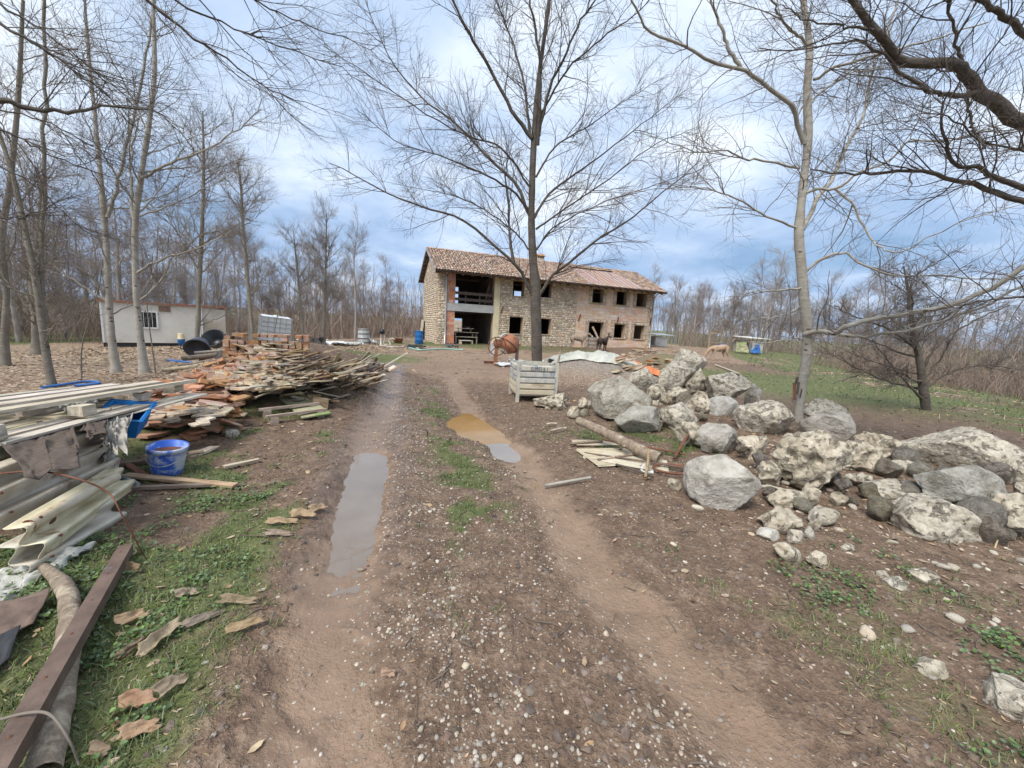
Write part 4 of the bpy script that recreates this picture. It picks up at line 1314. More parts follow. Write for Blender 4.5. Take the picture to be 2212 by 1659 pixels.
for i, (a, b_, l, tl) in enumerate([(4.05, 1.0, 2.2, 0.25), (3.85, 1.1, 2.3, 0.2), (4.2, 0.8, 1.9, 0.3)]):
    m = MB()
    m.box(-0.09, 0.09, -0.02, 0.02, 0, l)
    o = m.build('leaning_board', M['brown_wood'], None, loc=HP(a, b_, 2.98), rot=(0.08, tl, HR))
    tag(o, 'brown board propped upright inside the upper loggia', 'board', 'boards leaning in the upper loggia')
o = MB().box(-0.08, 0.08, -0.025, 0.025, 0, 2.05).build('leaning_plank', M['wood'], None, loc=HP(14.25, -0.45, 0.28), rot=(-0.14, -0.52, HR))
tag(o, 'grey plank leaning across the stable doorway', 'plank')
o = MB().box(-0.04, 0.04, -0.6, 0.6, 0, 1.9).build('wooden_hoarding', M['grey_wood'], None, loc=HP(-0.35, 6.4, 0.0), rot=(0, 0.1, HR))
tag(o, 'weathered brown panel standing against the far end of the gable', 'panel')

# ------------------------------------------------------------------ trees
def grow(q, P, Rd, count, ang, length, rad, K, up=0.05, wig=0.12, t0=0.15, t1=0.98, taper=0.25, flat=0.0, lenfall=0.5, weight=None):
    """children of the branches P (n,k,3); returns their points and radii"""
    n, k, _ = P.shape
    seg = np.linalg.norm(P[:, -1] - P[:, 0], axis=1)
    w = seg if weight is None else weight
    w = w / w.sum()
    par = q.choice(n, count, p=w)
    t = t0 + (t1 - t0) * q.random(count)
    f = t * (k - 1)
    i = np.minimum(f.astype(int), k - 2)
    u = (f - i)[:, None]
    A, B = P[par, i], P[par, i + 1]
    start = A * (1 - u) + B * u
    tan = B - A
    tan /= np.linalg.norm(tan, axis=1, keepdims=True) + 1e-9
    rp = Rd[par, i] * (1 - u[:, 0]) + Rd[par, i + 1] * u[:, 0]
    rv = q.normal(0, 1, (count, 3))
    rv[:, 2] *= (1 - flat)
    rv -= (rv * tan).sum(1, keepdims=True) * tan
    rv /= np.linalg.norm(rv, axis=1, keepdims=True) + 1e-9
    a = q.uniform(ang[0], ang[1], count)[:, None]
    d = tan * np.cos(a) + rv * np.sin(a)
    L = q.uniform(length[0], length[1], count) * (1 - lenfall * t)
    r0 = np.minimum(rp * 0.75, q.uniform(rad[0], rad[1], count) * (L / length[1]) ** 0.6)
    pts = [start]
    st = (L / (K - 1))[:, None]
    p = start
    for _ in range(K - 1):
        d = d + q.normal(0, wig, (count, 3)) + np.array((0, 0, up))
        d /= np.linalg.norm(d, axis=1, keepdims=True)
        p = p + d * st
        pts.append(p)
    Pn = np.stack(pts, 1)
    Rn = r0[:, None] * np.linspace(1, taper, K)[None]
    return Pn, Rn


def resample(P, k):
    f = np.linspace(0, len(P) - 1.001, k)
    i = f.astype(int)
    u = (f - i)[:, None]
    return P[i] * (1 - u) + P[i + 1] * u


def px_path(pts, n=22):
    """[(px, py, Y), ...] to a smooth path in the scene"""
    return catmull([D(a, b, y) for a, b, y in pts], n)


def tree(name, label, trunk, trad, limbs, levels, bark, twig, seed, group=None, flare=1.5, sides=12, thin=0.68):
    """trunk: path (n,3) with radii; limbs: list of (path, r0, r1); levels: kwargs for grow, level after level"""
    q = np.random.default_rng(seed)
    base = trunk[0]
    e = thing(name, label, 'tree', (base[0], base[1], gz(base[0], base[1])), 0, group)
    off = np.array(e.location)
    n = 36
    tp = resample(trunk, n)
    tr = np.interp(np.linspace(0, 1, n), np.linspace(0, 1, len(trad)), trad)
    tr = tr * thin * (1 + 0.05 * q.normal(0, 1, n))
    hgt = tp[:, 2] - tp[0, 2]
    tr = tr * (1 + (flare - 1) * np.exp(-hgt / 0.28))
    tp2 = np.concatenate([[tp[0] - np.array((0, 0, 0.35))], tp])
    tr2 = np.concatenate([[tr[0] * 1.1], tr])
    # gnarly trunk: ring radii vary round the stem
    V, F = tubes(tp2[None], tr2[None], sides)
    ctr = np.repeat(tp2, sides, 0)
    dv = V - ctr
    nz_ = vn3(V[:, 0] * 7, V[:, 1] * 7, V[:, 2] * 2.2, seed) - 0.5
    V = ctr + dv * (1 + 0.22 * nz_)[:, None]
    obj('trunk', np_mesh('trunk', V - off, F, True), bark, e)
    Ps, Rs = [resample(tp[len(tp) // 3:], 22)], [np.interp(np.linspace(0.333, 1, 22), np.linspace(0, 1, n), tr)]
    for path, r0, r1 in limbs:
        lp = resample(path, 22) + np.r_[np.zeros((1, 3)), q.normal(0, 0.012, (21, 3))]
        lr = thin * (r0 + (r1 - r0) * np.linspace(0, 1, 22) ** 0.8)
        V, F = tubes(lp[None], lr[None], 8)
        obj('limb', np_mesh('limb', V - off, F, True), bark, e)
        Ps.append(lp)
        Rs.append(lr)
    P, Rd = np.stack(Ps), np.stack(Rs)
    VV, FF, nv = [], [], 0
    wt_ = np.linalg.norm(P[:, -1] - P[:, 0], axis=1)
    if len(P) > 1:
        wt_[0] *= 0.6
    for li, lv in enumerate(levels):
        kw = dict(lv)
        S = kw.pop('S', 4)
        if li == 0:
            kw['weight'] = wt_
        P, Rd = grow(q, P, Rd, **kw)
        V, F = tubes(P, Rd, S)
        VV.append(V)
        FF.append(F + nv)
        nv += len(V)
    obj('crown', np_mesh('crown', np.concatenate(VV) - off, np.concatenate(FF), True), twig, e)
    return e


Z8 = lambda x, y: (610 + x * 0.4902, y * 0.4902)
Z7 = lambda x, y: (1355.4 + x * 0.40852, y * 0.40852)
ZL = lambda x, y: (x * 0.4902, y * 0.4902)
Z6 = lambda x, y: (1389.3 + x * 0.37185, 542.2 + y * 0.37185)


def limb(Z, pts, Y0, Y1, r0, r1, n=22):
    pts = [Z(*p) for p in pts]
    ys_ = np.linspace(0, 1, len(pts)) ** 1.1 * (Y1 - Y0) + Y0
    return (px_path([(a, b, y) for (a, b), y in zip(pts, ys_)], n), r0, r1)


# the tree in the middle of the yard
YC = 12.6
b0 = G(1160, 800)
tr_px = [(1161, 812, YC), (1158, 700, YC), (1156, 620, YC), (1150, 540, YC), (1148, 460, YC), (1150, 380, YC), (1156, 260, YC + 0.1), (1166, 150, YC + 0.2), (1184, 20, YC + 0.3), (1200, -150, YC + 0.4), (1210, -420, YC + 0.5)]
tp = px_path(tr_px, 40)
tp[0, 2] = min(tp[0, 2], gz(tp[0, 0], tp[0, 1]))
CL = [
    limb(Z8, [(1112, 1330), (1060, 1210), (1020, 1160), (900, 1050), (780, 960), (640, 920), (480, 860), (300, 760), (200, 715)], YC, YC - 1.8, 0.095, 0.012),
    limb(Z8, [(1022, 1165), (1004, 1060), (1000, 960), (994, 850), (960, 700), (900, 520)], YC - 0.3, YC + 0.6, 0.075, 0.010),
    limb(Z8, [(1115, 1330), (1180, 1225), (1260, 1160), (1400, 1050), (1540, 960), (1700, 830), (1850, 700)], YC, YC - 1.5, 0.090, 0.012),
    limb(Z8, [(1095, 960), (1020, 800), (900, 690), (780, 560), (640, 450), (500, 300), (400, 100), (340, -80)], YC, YC + 1.8, 0.085, 0.012),
    limb(Z8, [(1090, 930), (1000, 830), (850, 750), (700, 690), (500, 620), (320, 470)], YC, YC - 2.4, 0.06, 0.008),
    limb(Z8, [(1110, 960), (1180, 850), (1300, 760), (1450, 650), (1620, 520), (1800, 380)], YC, YC + 1.6, 0.070, 0.010),
    limb(Z8, [(1100, 610), (1010, 480), (900, 280), (830, 160), (750, 0), (690, -160)], YC, YC - 1.4, 0.095, 0.03),
    limb(Z8, [(1090, 590), (1060, 350), (1000, 150), (940, 0), (880, -200)], YC, YC + 1.2, 0.065, 0.02),
    limb(Z8, [(1130, 600), (1180, 380), (1240, 250), (1310, 100), (1380, 0), (1500, -200)], YC, YC - 1.6, 0.07, 0.02),
    limb(Z8, [(1125, 640), (1138, 400), (1120, 150), (1090, 0), (1060, -300)], YC, YC - 0.9, 0.08, 0.03),
    limb(Z8, [(1118, 780), (1200, 650), (1340, 560), (1500, 450), (1700, 330)], YC, YC + 1.2, 0.05, 0.008),
    limb(Z8, [(1098, 1110), (1000, 1000), (850, 900), (700, 850), (450, 800)], YC, YC + 1.5, 0.045, 0.007),
    limb(Z8, [(1112, 1110), (1200, 1000), (1400, 900), (1600, 830), (1800, 760)], YC, YC - 1.9, 0.045, 0.007),
    limb(Z8, [(1095, 830), (960, 650), (820, 600), (600, 480), (380, 330), (180, 200)], YC, YC - 2.6, 0.05, 0.008),
    limb(Z8, [(1118, 1010), (1230, 930), (1420, 800), (1640, 640), (1830, 560)], YC, YC - 2.2, 0.05, 0.008),
    limb(Z8, [(1130, 520), (1260, 300), (1420, 160), (1560, 60), (1680, -80)], YC, YC - 2.4, 0.05, 0.01),
]
tree('cherry_tree', 'tall dark-barked bare tree rising in the middle of the yard before the house', tp, [0.25, 0.245, 0.235, 0.21, 0.165, 0.155, 0.15, 0.14, 0.12, 0.10, 0.085, 0.07, 0.05, 0.02], CL,
     [dict(count=430, ang=(0.5, 1.05), length=(0.9, 2.4), rad=(0.012, 0.022), K=8, up=0.012, wig=0.10, t0=0.10, t1=1.0, S=4),
      dict(count=2700, ang=(0.45, 1.1), length=(0.45, 1.4), rad=(0.0055, 0.008), K=6, up=0.02, wig=0.13, t0=0.1, t1=1.0, taper=0.5, S=3),
      dict(count=11000, ang=(0.4, 1.0), length=(0.14, 0.5), rad=(0.0038, 0.0052), K=4, up=0.06, wig=0.16, t0=0.1, t1=1.0, taper=0.7, S=3)],
     M['cherry'], M['cherry_twig'], 31, flare=1.15, sides=14)

# the pale tree standing among the boulders
YP = 7.0
pp_ = [(1721, 945, YP), (1728, 860, YP), (1745, 745, YP), (1737, 650, YP), (1729, 560, YP), (1726, 500, YP), (1735, 400, YP), (1746, 300, YP), (1743, 200, YP), (1749, 120, YP), (1744, 60, YP), (1735, 0, YP), (1722, -140, YP), (1700, -420, YP)]
tp = px_path(pp_, 40)
PL = [
    limb(Z7, [(935, 760), (900, 640), (850, 540), (700, 430), (600, 360), (430, 320), (300, 240), (150, 190), (80, 110), (20, 0)], YP, YP - 1.0, 0.060, 0.018),
    limb(Z7, [(600, 360), (530, 240), (490, 120), (440, 0), (380, -150)], YP - 0.4, YP - 0.6, 0.045, 0.018),
    limb(Z7, [(910, 890), (700, 850), (600, 830), (510, 795), (390, 800), (250, 770), (60, 700)], YP, YP - 1.2, 0.030, 0.006),
    limb(Z7, [(895, 1205), (730, 1140), (600, 1060), (430, 1000), (280, 985), (0, 1020)], YP, YP - 0.8, 0.030, 0.006),
    limb(Z7, [(925, 1040), (1000, 1000), (1100, 1000), (1200, 930), (1400, 840), (1500, 740), (1700, 740), (2000, 650)], YP, YP - 1.0, 0.042, 0.012),
    limb(Z7, [(1100, 1000), (1200, 1090), (1280, 1250), (1350, 1320), (1450, 1330), (1700, 1200), (2090, 1080)], YP - 0.15, YP - 1.2, 0.030, 0.008),
    limb(Z7, [(925, 1215), (1000, 1060), (1080, 950), (1150, 780), (1240, 620), (1290, 400), (1400, 100), (1440, -80)], YP, YP + 1.0, 0.060, 0.02),
    limb(Z7, [(985, 420), (1150, 340), (1400, 270), (1600, 210), (1900, 120)], YP, YP - 1.0, 0.038, 0.012),
    limb(Z7, [(925, 1450), (1050, 1360), (1160, 1340), (1250, 1400), (1400, 1450), (1650, 1460), (1850, 1475), (2097, 1470)], YP, YP - 1.2, 0.036, 0.010),
    limb(lambda x, y: (x, y), [(1738, 722), (1765, 716), (1800, 720), (1840, 700), (1930, 682), (2050, 660), (2140, 622), (2240, 560)], YP, YP - 1.6, 0.068, 0.045),
    limb(lambda x, y: (x, y), [(1812, 722), (1870, 727), (1990, 705), (2110, 665), (2240, 605)], YP - 0.2, YP - 1.5, 0.045, 0.022),
    limb(Z6, [(930, 510), (850, 505), (750, 530), (650, 530), (560, 520)], YP, YP - 0.8, 0.020, 0.006),
    limb(Z6, [(925, 215), (820, 225), (700, 235), (640, 240), (585, 255)], YP, YP - 0.4, 0.028, 0.012),
    limb(Z6, [(920, 320), (830, 370), (700, 390), (560, 400), (370, 410)], YP, YP + 0.9, 0.022, 0.006),
    limb(Z7, [(950, 240), (830, 120), (760, 0), (700, -120)], YP, YP - 0.8, 0.035, 0.012),
    limb(Z7, [(955, 560), (1060, 460), (1200, 380), (1420, 360), (1560, 330)], YP, YP + 1.0, 0.026, 0.008),
]
tree('plane_tree', 'pale smooth-barked bare tree growing out of the boulder heap', tp, [0.115, 0.115, 0.12, 0.115, 0.108, 0.098, 0.09, 0.085, 0.08, 0.074, 0.066, 0.058, 0.05, 0.03], PL,
     [dict(count=270, ang=(0.5, 1.1), length=(0.5, 1.8), rad=(0.008, 0.014), K=8, up=0.02, wig=0.16, t0=0.10, t1=1.0, S=4),
      dict(count=1500, ang=(0.5, 1.1), length=(0.3, 0.9), rad=(0.0038, 0.0055), K=6, up=0.03, wig=0.18, t0=0.1, t1=1.0, taper=0.5, S=3),
      dict(count=5200, ang=(0.5, 1.1), length=(0.1, 0.36), rad=(0.0022, 0.003), K=4, up=0.05, wig=0.22, taper=0.7, S=3)],
     M['pale_bark'], M['pale_twig'], 47, flare=1.0, sides=14)

# torn bark near the foot of the pale tree
pale = [o for o in bpy.data.objects if o.name.startswith('plane_tree')][0]
for i, (px, py, l, w, k) in enumerate([(1716, 845, 0.30, 0.022, 'rust'), (1724, 838, 0.22, 0.016, 'dark_wood'), (1712, 870, 0.24, 0.014, 'bark_log'), (1730, 850, 0.16, 0.012, 'dark_wood'), (1721, 822, 0.12, 0.02, 'dark_wood')]):
    c = D(px, py, YP - 0.098)
    o = MB().box(-w, w, -0.012, 0.012, -l / 2, l / 2, jit=0.006).build('torn_bark', M[k], pale, rot=(0, 0.06 * (i - 2), 0.2 * (i - 2)))
    o.location = Vector(c) - pale.location

# dark tree whose trunk stands out of sight to the right
YD = 4.6
tb = np.array((8.2, 5.0))
tp = catmull([(tb[0], tb[1], gz(*tb)), (8.15, 5.0, 1.5), (8.0, 4.9, 3.2), (7.8, 4.9, 5.0), (7.6, 4.9, 7.0)], 30)
DLm = [
    limb(Z7, [(2500, 900), (2097, 640), (1950, 560), (1800, 430), (1740, 360), (1500, 330), (1400, 270), (1300, 150), (1200, 0), (1120, -160)], YD + 0.2, YD - 0.3, 0.120, 0.035),
    limb(Z7, [(1850, 490), (1700, 500), (1600, 480), (1450, 370), (1300, 260), (1150, 220), (960, 260), (700, 250)], YD, YD - 0.2, 0.042, 0.006),
    limb(Z7, [(2500, 1250), (2097, 1070), (1900, 1000), (1700, 930), (1500, 910), (1300, 915), (1150, 920), (960, 895)], YD + 0.3, YD + 0.2, 0.060, 0.010),
    limb(Z7, [(2500, 1120), (2097, 1000), (1950, 940), (1850, 880), (1720, 860), (1680, 760), (1660, 640), (1690, 500)], YD + 0.3, YD - 0.2, 0.055, 0.012),
    limb(Z7, [(1770, 380), (1740, 200), (1700, 0), (1680, -150)], YD, YD - 0.3, 0.028, 0.012),
    limb(Z7, [(1800, 480), (1810, 600), (1835, 690), (1880, 790)], YD, YD - 0.1, 0.022, 0.016),
    limb(Z7, [(2400, 380), (2097, 180), (1950, 60), (1880, 0), (1800, -120)], YD + 0.2, YD - 0.4, 0.06, 0.025),
    limb(Z7, [(1300, 160), (1150, 140), (950, 100), (800, 20)], YD - 0.2, YD, 0.022, 0.006),
    limb(Z7, [(2300, 1500), (2097, 1560), (1850, 1600), (1600, 1640)], YD + 0.3, YD + 0.8, 0.03, 0.01),
    limb(Z7, [(2400, 700), (2250, 760), (2097, 800), (1900, 740), (1700, 620), (1500, 600)], YD, YD - 0.3, 0.03, 0.006),
]
tree('oak_tree', 'heavy dark limbs reaching in from a tree outside the right edge', tp, [0.24, 0.22, 0.20, 0.17, 0.12], DLm,
     [dict(count=240, ang=(0.5, 1.1), length=(0.5, 1.6), rad=(0.007, 0.012), K=8, up=0.02, wig=0.15, t0=0.25, t1=1.0, S=4),
      dict(count=1300, ang=(0.5, 1.0), length=(0.25, 0.8), rad=(0.003, 0.0045), K=6, up=0.03, wig=0.16, taper=0.5, S=3),
      dict(count=4000, ang=(0.5, 1.0), length=(0.08, 0.3), rad=(0.0016, 0.0024), K=4, up=0.04, wig=0.2, taper=0.7, S=3)],
     M['cherry'], M['cherry_twig'], 53)

# tree outside the left edge whose long boughs hang into the top of the view
YO = 4.2
tp = catmull([(-7.6, 4.0, gz(-7.6, 4.0)), (-7.5, 4.0, 2.0), (-7.3, 4.0, 4.0), (-7.0, 4.0, 6.2), (-6.6, 4.0, 8.4)], 30)
OL = [
    limb(ZL, [(-500, 420), (0, 450), (100, 460), (230, 490), (350, 490), (450, 465), (600, 480), (690, 490), (780, 570)], YO, YO + 0.6, 0.050, 0.006),
    limb(ZL, [(-500, -240), (0, 100), (200, 220), (350, 330), (480, 430), (600, 560)], YO, YO + 0.6, 0.030, 0.004),
    limb(ZL, [(-300, -250), (0, 10), (250, 180), (450, 340), (640, 520)], YO + 0.4, YO + 0.8, 0.026, 0.004),
    limb(ZL, [(300, -330), (500, -150), (650, 0), (850, 170), (1000, 260), (1150, 370), (1300, 440), (1450, 490)], YO, YO + 1.2, 0.034, 0.004),
    limb(ZL, [(500, -260), (780, 0), (1000, 110), (1200, 190), (1500, 300), (1640, 420)], YO + 0.3, YO + 1.5, 0.022, 0.004),
    limb(ZL, [(700, -200), (900, 20), (1050, 200), (1180, 330), (1250, 470), (1200, 540)], YO + 0.5, YO + 1.4, 0.014, 0.003),
    limb(ZL, [(800, -200), (1100, -20), (1350, 110), (1550, 180), (1750, 300)], YO + 0.5, YO + 1.8, 0.018, 0.004),
    limb(ZL, [(-300, 520), (0, 575), (150, 640), (300, 720), (500, 790), (650, 850)], YO + 0.6, YO + 1.2, 0.022, 0.004),
    limb(ZL, [(-400, 460), (0, 480), (260, 560), (460, 690), (700, 800)], YO + 0.8, YO + 1.3, 0.020, 0.004),
    limb(ZL, [(-400, 900), (0, 960), (150, 940), (320, 860)], YO + 1.0, YO + 1.5, 0.022, 0.006),
    limb(ZL, [(-300, 620), (100, 780), (300, 960), (480, 1090)], YO + 1.0, YO + 1.6, 0.018, 0.004),
]
tree('oak_tree', 'dark boughs hanging in from a tree outside the left edge', tp, [0.22, 0.20, 0.18, 0.14, 0.08], OL,
     [dict(count=240, ang=(0.35, 0.9), length=(0.5, 1.6), rad=(0.006, 0.009), K=8, up=0.0, wig=0.12, t0=0.2, t1=1.0, S=4),
      dict(count=1300, ang=(0.4, 0.9), length=(0.25, 0.8), rad=(0.003, 0.004), K=6, up=0.03, wig=0.15, taper=0.5, S=3),
      dict(count=4000, ang=(0.5, 1.0), length=(0.08, 0.28), rad=(0.0016, 0.0024), K=4, up=0.05, wig=0.2, taper=0.7, S=3)],
     M['cherry'], M['cherry_twig'], 59)


def pxtree(name, label, pts, Y, rad, nl, seed, bark, twig, lv=None, group=None, extra=(), lean=(0.6, 1.1), lmul=1.0, flare=1.5, t0=0.15):
    """a whole tree from a measured stem; limbs are grown"""
    q = np.random.default_rng(seed)
    tp = px_path([(a, b, Y) for a, b in pts], 36)
    tp[0, 2] = min(tp[0, 2], gz(tp[0, 0], tp[0, 1]) + 0.02)
    H = tp[-1, 2] - tp[0, 2]
    tr = np.array(rad)
    P, Rr = grow(q, resample(tp, 22)[None], np.interp(np.linspace(0, 1, 22), np.linspace(0, 1, len(tr)), tr)[None], nl, lean, (0.26 * H * lmul, 0.42 * H * lmul), (rad[0] * 0.26, rad[0] * 0.40), 12, up=0.03, wig=0.07, t0=t0, t1=0.97, lenfall=0.6, taper=0.15)
    limbs = [(P[i], Rr[i, 0], Rr[i, -1]) for i in range(nl)] + list(extra)
    s = H / 9.0
    tw = max(0.0018, Y * 0.00033)
    lv = lv or (210, 1150, 3600)
    levels = [dict(count=lv[0], ang=(0.5, 1.0), length=(0.5 * s, 1.6 * s), rad=(tw * 3.0, tw * 4.4), K=7, up=0.06, wig=0.12, S=4),
              dict(count=lv[1], ang=(0.5, 1.0), length=(0.3 * s, 0.8 * s), rad=(tw * 1.5, tw * 2.0), K=5, up=0.05, wig=0.15, taper=0.5, S=3),
              dict(count=lv[2], ang=(0.5, 1.0), length=(0.12 * s, 0.40 * s), rad=(tw, tw * 1.2), K=4, up=0.05, wig=0.18, taper=0.7, S=3)]
    return tree(name, label, tp, rad, limbs, levels, bark, twig, seed + 1, group, flare=flare)


gb, pb, tw_, ct = M['grey_bark'], M['pale_bark'], M['pale_twig'], M['cherry_twig']
ex = [limb(lambda x, y: (x, y), [(100, 700), (88, 600), (92, 450), (98, 250), (95, 60), (92, -150)], 7.35, 7.6, 0.06, 0.028)]
pxtree('hornbeam_tree', 'leaning brown twin-stemmed tree nearest the left edge', [(113, 838), (96, 740), (76, 600), (50, 480), (28, 380), (-5, 280), (-60, 120)], 7.3, [0.078, 0.074, 0.068, 0.058, 0.045, 0.03], 12, 201, gb, tw_, extra=ex)
ex = [limb(lambda x, y: (x, y), [(232, 470), (262, 360), (296, 220), (325, 60), (345, -120)], 9.4, 9.9, 0.06, 0.025),
      limb(lambda x, y: (x, y), [(228, 640), (200, 600), (160, 575), (120, 565)], 9.4, 8.6, 0.05, 0.015)]
pxtree('hornbeam_tree', 'pale grey tree forking high, left of the container corner', [(252, 806), (240, 720), (235, 640), (229, 520), (219, 400), (205, 250), (190, 100), (178, -80)], 9.4, [0.105, 0.10, 0.094, 0.078, 0.06, 0.046, 0.028], 14, 211, pb, tw_, extra=ex, flare=1.9)
ex = [limb(lambda x, y: (x, y), [(300, 390), (360, 355), (430, 330), (500, 290), (565, 235)], 9.2, 8.6, 0.048, 0.01),
      limb(lambda x, y: (x, y), [(293, 500), (283, 420), (285, 330), (300, 250)], 9.2, 9.6, 0.06, 0.02),
      limb(lambda x, y: (x, y), [(296, 590), (350, 560), (430, 535), (500, 500)], 9.2, 8.8, 0.045, 0.01)]
pxtree('hornbeam_tree', 'pale straight tree standing before the container window', [(314, 814), (300, 700), (293, 600), (292, 490), (305, 380), (323, 260), (334, 150), (330, 0), (322, -160)], 9.2, [0.105, 0.098, 0.092, 0.086, 0.072, 0.06, 0.045, 0.028], 14, 221, pb, tw_, extra=ex, flare=1.9)
pxtree('hornbeam_tree', 'slender dark tree before the container end', [(423, 772), (428, 690), (431, 600), (437, 480), (440, 360), (438, 240)], 15.5, [0.13, 0.12, 0.105, 0.08, 0.03], 30, 231, gb, tw_, lv=(300, 1600, 5000), lmul=1.1)
pxtree('hornbeam_tree', 'bare tree standing behind the white caged tank', [(546, 722), (536, 620), (526, 500), (520, 400), (512, 350)], 22, [0.15, 0.13, 0.10, 0.08, 0.03], 32, 241, gb, tw_, lv=(320, 1700, 5000), lmul=1.1)
pxtree('hornbeam_tree', 'rounded bare tree alone left of the house', [(699, 724), (702, 640), (704, 560), (706, 460)], 27, [0.15, 0.13, 0.09, 0.03], 40, 251, gb, tw_, lv=(420, 2200, 6000), lmul=1.35, lean=(0.45, 0.9))
pxtree('hornbeam_tree', 'thin bare tree left of the white barrel', [(655, 722), (648, 640), (640, 560), (634, 500)], 25, [0.12, 0.10, 0.07, 0.02], 26, 261, gb, tw_, lv=(260, 1300, 3600), lmul=1.2)
pxtree('hornbeam_tree', 'dark tree leaning out of the left edge', [(8, 745), (14, 640), (4, 520), (24, 380), (40, 200), (50, 0)], 9.8, [0.10, 0.095, 0.085, 0.07, 0.045], 14, 271, gb, tw_)
pxtree('hornbeam_tree', 'short thick tree on the meadow behind the twin stems', [(78, 742), (76, 680), (70, 600), (84, 480), (90, 380)], 15, [0.18, 0.165, 0.14, 0.10, 0.04], 18, 281, gb, tw_)
ex = [limb(lambda x, y: (x, y), [(1990, 800), (2030, 740), (2090, 700), (2180, 660)], 10.2, 9.8, 0.06, 0.015),
      limb(lambda x, y: (x, y), [(1985, 760), (1920, 710), (1860, 690), (1800, 660)], 10.2, 9.8, 0.06, 0.012),
      limb(lambda x, y: (x, y), [(1995, 840), (2060, 800), (2130, 790), (2212, 800)], 10.2, 9.6, 0.04, 0.01),
      limb(lambda x, y: (x, y), [(1992, 830), (1930, 800), (1880, 800), (1800, 830)], 10.2, 9.6, 0.04, 0.01)]
pxtree('apple_tree', 'dark spreading tree on the bank below the boulders', [(2006, 932), (1997, 860), (1988, 790), (1974, 720), (1964, 640), (1952, 575)], 10.2, [0.145, 0.14, 0.12, 0.09, 0.06, 0.02], 17, 291, M['cherry'], ct, lv=(420, 2200, 6000), extra=ex, lean=(0.7, 1.25), lmul=2.1)
for i, (pts, Y, lab) in enumerate([([(178, 850), (176, 760), (192, 690), (214, 620), (222, 560)], 8.2, 'thin sapling in front of the leftmost pale trunk'),
                                   ([(336, 806), (328, 745), (322, 700), (318, 640), (330, 560)], 8.6, 'thin forked sapling right of the straight pale tree'),
                                   ([(585, 780), (596, 700), (610, 640), (640, 590)], 12.5, 'thin sapling rising from the rubble heap'),
                                   ([(692, 790), (690, 720), (700, 660), (712, 620)], 15.0, 'low sapling beside the dark crumpled sheet')]):
    pxtree('sapling', lab, pts, Y, [0.022, 0.018, 0.012, 0.006], 7, 301 + i * 7, gb, tw_, lv=(30, 90, 160), flare=1.1)


# ------------------------------------------------------------------ woods behind
def far_tree(seed, H, nl, lean, lm):
    q = np.random.default_rng(seed)
    tp = catmull([(0, 0, -0.3), (q.normal(0, 0.1), q.normal(0, 0.1), H * 0.3), (q.normal(0, 0.25), q.normal(0, 0.25), H * 0.65), (q.normal(0, 0.4), q.normal(0, 0.4), H)], 16)
    tr = np.linspace(0.135, 0.025, 16)
    V, F = tubes(tp[None], tr[None], 7)
    trunk = np_mesh('trunk', V, F, True)
    P, Rr = grow(q, tp[None], tr[None], nl, lean, (0.22 * H * lm, 0.40 * H * lm), (0.03, 0.05), 7, up=0.05, wig=0.08, t0=0.22, t1=0.98, lenfall=0.6)
    VV, FF = [], []
    nv = 0
    for kw in (None, dict(count=150, ang=(0.45, 0.95), length=(0.8, 1.9), rad=(0.015, 0.024), K=5, up=0.08, wig=0.12, taper=0.5), dict(count=650, ang=(0.4, 0.95), length=(0.4, 1.1), rad=(0.009, 0.013), K=4, up=0.06, wig=0.15, taper=0.7), dict(count=1700, ang=(0.4, 1.0), length=(0.25, 0.8), rad=(0.007, 0.009), K=3, up=0.06, wig=0.15, taper=0.8)):
        if kw:
            P, Rr = grow(q, P, Rr, **kw)
        V, F = tubes(P, Rr, 3)
        VV.append(V)
        FF.append(F + nv)
        nv += len(V)
    crown = np_mesh('crown', np.concatenate(VV), np.concatenate(FF), True)
    return trunk, crown


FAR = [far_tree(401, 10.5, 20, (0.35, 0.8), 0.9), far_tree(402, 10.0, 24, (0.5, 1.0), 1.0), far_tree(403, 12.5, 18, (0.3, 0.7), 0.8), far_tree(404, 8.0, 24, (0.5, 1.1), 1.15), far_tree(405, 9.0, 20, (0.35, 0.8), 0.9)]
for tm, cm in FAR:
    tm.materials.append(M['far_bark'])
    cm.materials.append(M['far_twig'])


def plant_far(x, y, s, v, label, group):
    e = thing('woodland_tree', label, 'tree', (x, y, gz(x, y, False)), rng.random() * 6.28, group)
    e.scale = (s * rng.uniform(0.85, 1.15), s * rng.uniform(0.85, 1.15), s)
    link(bpy.data.objects.new('trunk', FAR[v][0]), e)
    link(bpy.data.objects.new('crown', FAR[v][1]), e)


